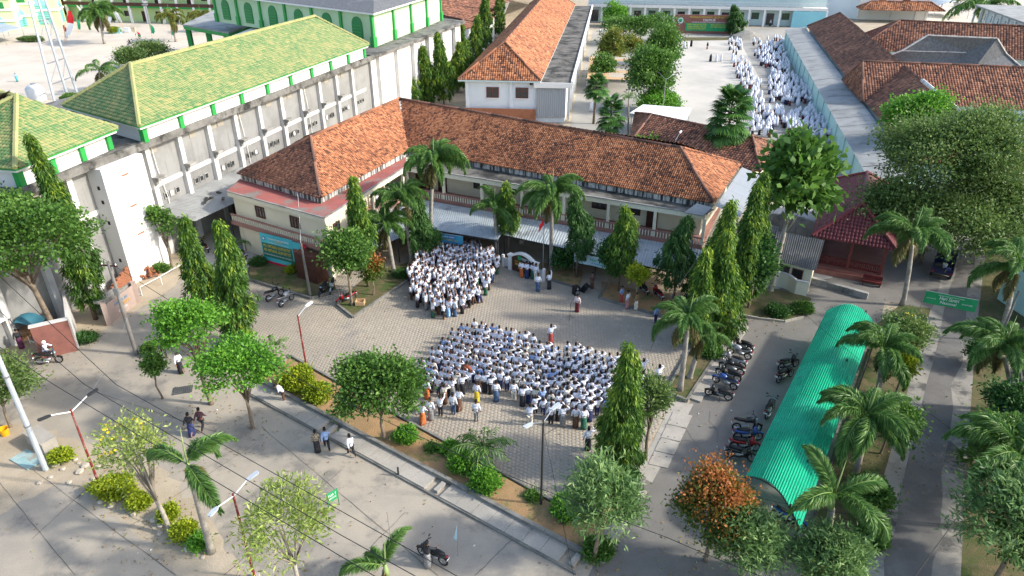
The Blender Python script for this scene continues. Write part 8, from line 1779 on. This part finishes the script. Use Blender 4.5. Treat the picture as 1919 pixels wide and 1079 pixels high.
# things of the far yard
pl0 = [G(1100, 147, 2.6), G(1180, 150, 2.6), G(1185, 108, 2.6), G(1105, 106, 2.6)]; pt = thing('plank_shelter', 'low shelter roofed with brown and white planks in the yard', 'shelter', tuple(G(1140, 150)))
for i in range(11):
    t0_, t1_ = i / 11, (i + .94) / 11; q = [pl0[0].lerp(pl0[3], t0_), pl0[1].lerp(pl0[2], t0_), pl0[1].lerp(pl0[2], t1_), pl0[0].lerp(pl0[3], t1_)]; md = [(q[0] + q[1]) / 2, (q[3] + q[2]) / 2]
    k = MB(); k.prism([V3(p, 0) for p in (q[0], md[0], md[1], q[3])], 2.58, 2.64); k.build('plank', 'wood_plank', pt); k = MB(); k.prism([V3(p, 0) for p in (md[0], q[1], q[2], md[1])], 2.585, 2.645); k.build('plank', 'wood_plank' if i % 3 == 0 else 'pebble', pt)
for p in pl0 + [(pl0[0] + pl0[1]) / 2]: k = MB(); k.tube([V3(p, 0), V3(p, 2.6)], .08, 5); k.build('post', 'steel', pt)
A, B = G(1262, 62), G(1368, 64); yb = thing('yard_name_board', 'long dark board with green lettered panel and white letters across the yard', 'sign', tuple((A + B) / 2)); yd = (B - A).normalized(); yo = Vector((yd.y, -yd.x, 0)); L = (B - A).length
panel(yb, 'backing', A, B, 0, 4.6, 'granite_red', .5); panel(yb, 'green_panel', A + yd * L * .2, B - yd * .2, .7, 2.6, 'green_print', .06, yo, .29); c = (A + B) / 2 + yo * .34 + yd * L * .1
text(yb, 'YAYASAN MIFTAHUL ULUM BETTET', V3(c, 4.05), yd, (0, 0, 1), .5, 'yellow_print', width=L * .7); text(yb, 'YASMUB', V3(c, 3.35), yd, (0, 0, 1), .6, 'white_print', width=L * .22); scrawl(yb, V3(c, 2.85), yd, (0, 0, 1), .25, 'white_print', L * .58, 8)
for i in range(3): scrawl(yb, V3(c - yd * L * .2, 2.25 - i * .5), yd, (0, 0, 1), .36, 'yellow_print', L * .34, 9 + i)
for i in range(2): scrawl(yb, V3(c + yd * L * .2, 2.25 - i * .5), yd, (0, 0, 1), .36, 'yellow_print', L * .32, 13 + i)
k = MB(); q = V3(A + yd * L * .1 + yo * .3, 3.2); k.lathe([(.75, 0), (.75, .05), (.001, .06)], (0, 0, 0), 16)
for i, v in enumerate(k.v): k.v[i] = tuple(q + yd * v[0] + Vector((0, 0, v[1])) + yo * v[2])
k.build('crest', 'pale_teal', yb); k = MB(); k.lathe([(.45, 0), (.45, .08), (.001, .09)], (0, 0, 0), 12)
for i, v in enumerate(k.v): k.v[i] = tuple(q + yd * v[0] + Vector((0, 0, v[1])) + yo * v[2])
k.build('crest_disc', 'green_print', yb)
sheet('grass_strip', PX([(1255, 70), (1375, 70), (1372, 75), (1255, 77)]), .03, 'grass_soil')
p = G(1400, 72); k = MB(); rr_ = random.Random(4)
k.loft([[(p.x + 5 * w * math.cos(j * .5236) * rr_.uniform(.85, 1.15), p.y + 3.2 * w * math.sin(j * .5236) * rr_.uniform(.85, 1.15), z) for j in range(12)] for z, w in ((0, 1), (.8, .7), (1.6, .35), (1.9, .1))]); single('sand_heap', k, 'stone', 'heap of grey sand beside the yard name board', 'heap', p)
# wooden stack and ladders against the teal wall
for (x, y), l, m in (((1568, 285), 'pale green wooden pallet leaning by the teal wall', 'pale_lime'), ((1592, 300), 'metal ladder frame leaning by the teal wall', 'steel')):
    p = G(x, y); t = thing('pallet' if m != 'steel' else 'ladder', l, 'pallet' if m != 'steel' else 'ladder', tuple(p), .5)
    for s in (-.5, .5): k = MB(); k.bar((s, 0, 0.02), (s, 1.0, 1.9), .07, .07); link('stile', k.mesh('stile', m), t)
    for i in range(7): k = MB(); k.bar((-.5, .12 + i * .13, .2 + i * .25), (.5, .12 + i * .13, .2 + i * .25), .06, .1 if m != 'steel' else .04); link('rung', k.mesh('rung', m), t)
# ------------------------------------------------------------------ wear on the ground: slab joints, cracks, fallen leaves and litter
st_o = bpy.data.objects['street']
def strip(pts, w, z, mat, parent, name):
    V = []; P = [Vector(p) for p in pts]
    for i, p in enumerate(P):
        d = (P[min(i + 1, len(P) - 1)] - P[max(i - 1, 0)]); n = Vector((-d.y, d.x, 0)).normalized() * w * rng.uniform(.4, 1) / 2; V += [V3(p - n, z), V3(p + n, z)]
    return link(name, np_mesh(name, np.array(V), [[2 * i, 2 * i + 1, 2 * i + 3, 2 * i + 2] for i in range(len(P) - 1)], mat, [.5] * (len(P) - 1)), parent)
M('crack', (.12, .11, .095), .95)
for a, b in (((60, 1010), (300, 790)), ((0, 905), (140, 1079)), ((245, 985), (480, 830)), ((420, 1079), (640, 880)), ((640, 1079), (760, 960)), ((890, 1079), (960, 1010)), ((180, 735), (420, 815)), ((330, 1079), (60, 880)), ((490, 800), (820, 1079)), ((640, 596), (536, 662)), ((590, 560), (500, 625))):
    A_, B_ = G(*a), G(*b); n = 14; strip([A_.lerp(B_, i / n) + Vector((rng.gauss(0, .015), rng.gauss(0, .015), 0)) for i in range(n + 1)], .035, .0205 if a[1] > 600 or True else .02, 'crack', st_o, 'slab_joint')
cp_o = bpy.data.objects['car_park']
for k_ in range(14):
    tgt_ = rng.choice([((60, 620), (700, 1060), st_o), ((1180, 1420), (640, 1070), cp_o), ((1660, 1790), (620, 1070), bpy.data.objects['road'])]); p = G(rng.uniform(*tgt_[0]), rng.uniform(*tgt_[1])); a_ = rng.uniform(0, 6.28); pts = [p]
    for i in range(rng.randint(8, 18)): a_ += rng.gauss(0, .35); p = p + Vector((math.cos(a_), math.sin(a_), 0)) * .22; pts.append(p)
    strip(pts, .03, .0215, 'crack', tgt_[2], 'crack')
leafmat('litter', [(0, (.16, .09, .04)), (.5, (.3, .2, .06)), (.85, (.14, .17, .04)), (.92, (.7, .7, .68)), (1, (.75, .75, .74))], .1)
LC = []
for x, y, s, n in ((396, 757, 2.5, 160), (474, 803, 2.6, 160), (118, 648, 3.5, 220), (722, 835, 2.6, 120), (322, 1003, 2.4, 200), (566, 1100, 2.6, 200), (1118, 1056, 2, 140), (1322, 1050, 2.4, 220), (1450, 1040, 2.2, 160), (1620, 860, 2.5, 160), (1700, 600, 3, 200), (1290, 700, 2, 120), (690, 570, 2, 100), (1150, 870, 2, 140), (1840, 900, 3, 240), (240, 930, 3, 200), (1440, 600, 2.2, 160), (900, 880, 2.6, 120), (700, 950, 7, 160), (300, 850, 6, 160), (1300, 850, 5, 200), (1720, 800, 4, 180), (1000, 700, 9, 140), (640, 640, 5, 120)):
    c_ = G(x, y); q = nr.normal(0, s * .6, (n, 2)) + [c_.x, c_.y]; LC.append(np.column_stack([q, np.full(n, .058)]))
LC = np.vstack(LC); LD = nr.normal(0, 1, LC.shape) * [1, 1, .12]
kp_ = nr.random(len(LC)) < .6; LC = LC[kp_]; LD = LD[kp_]; tl_ = nr.random(len(LC)) * .88; tl_[nr.random(len(LC)) < .015] = .97
o = link('leaf_litter', np_mesh('leaf_litter', leaves(LC, LD, .13, .08, nr), quads(len(LC)), 'litter', tl_)); tagp(o, 'fallen leaves and scraps of litter scattered over the ground', 'litter', kind='stuff')
bpy.data.scenes.remove(TMP)
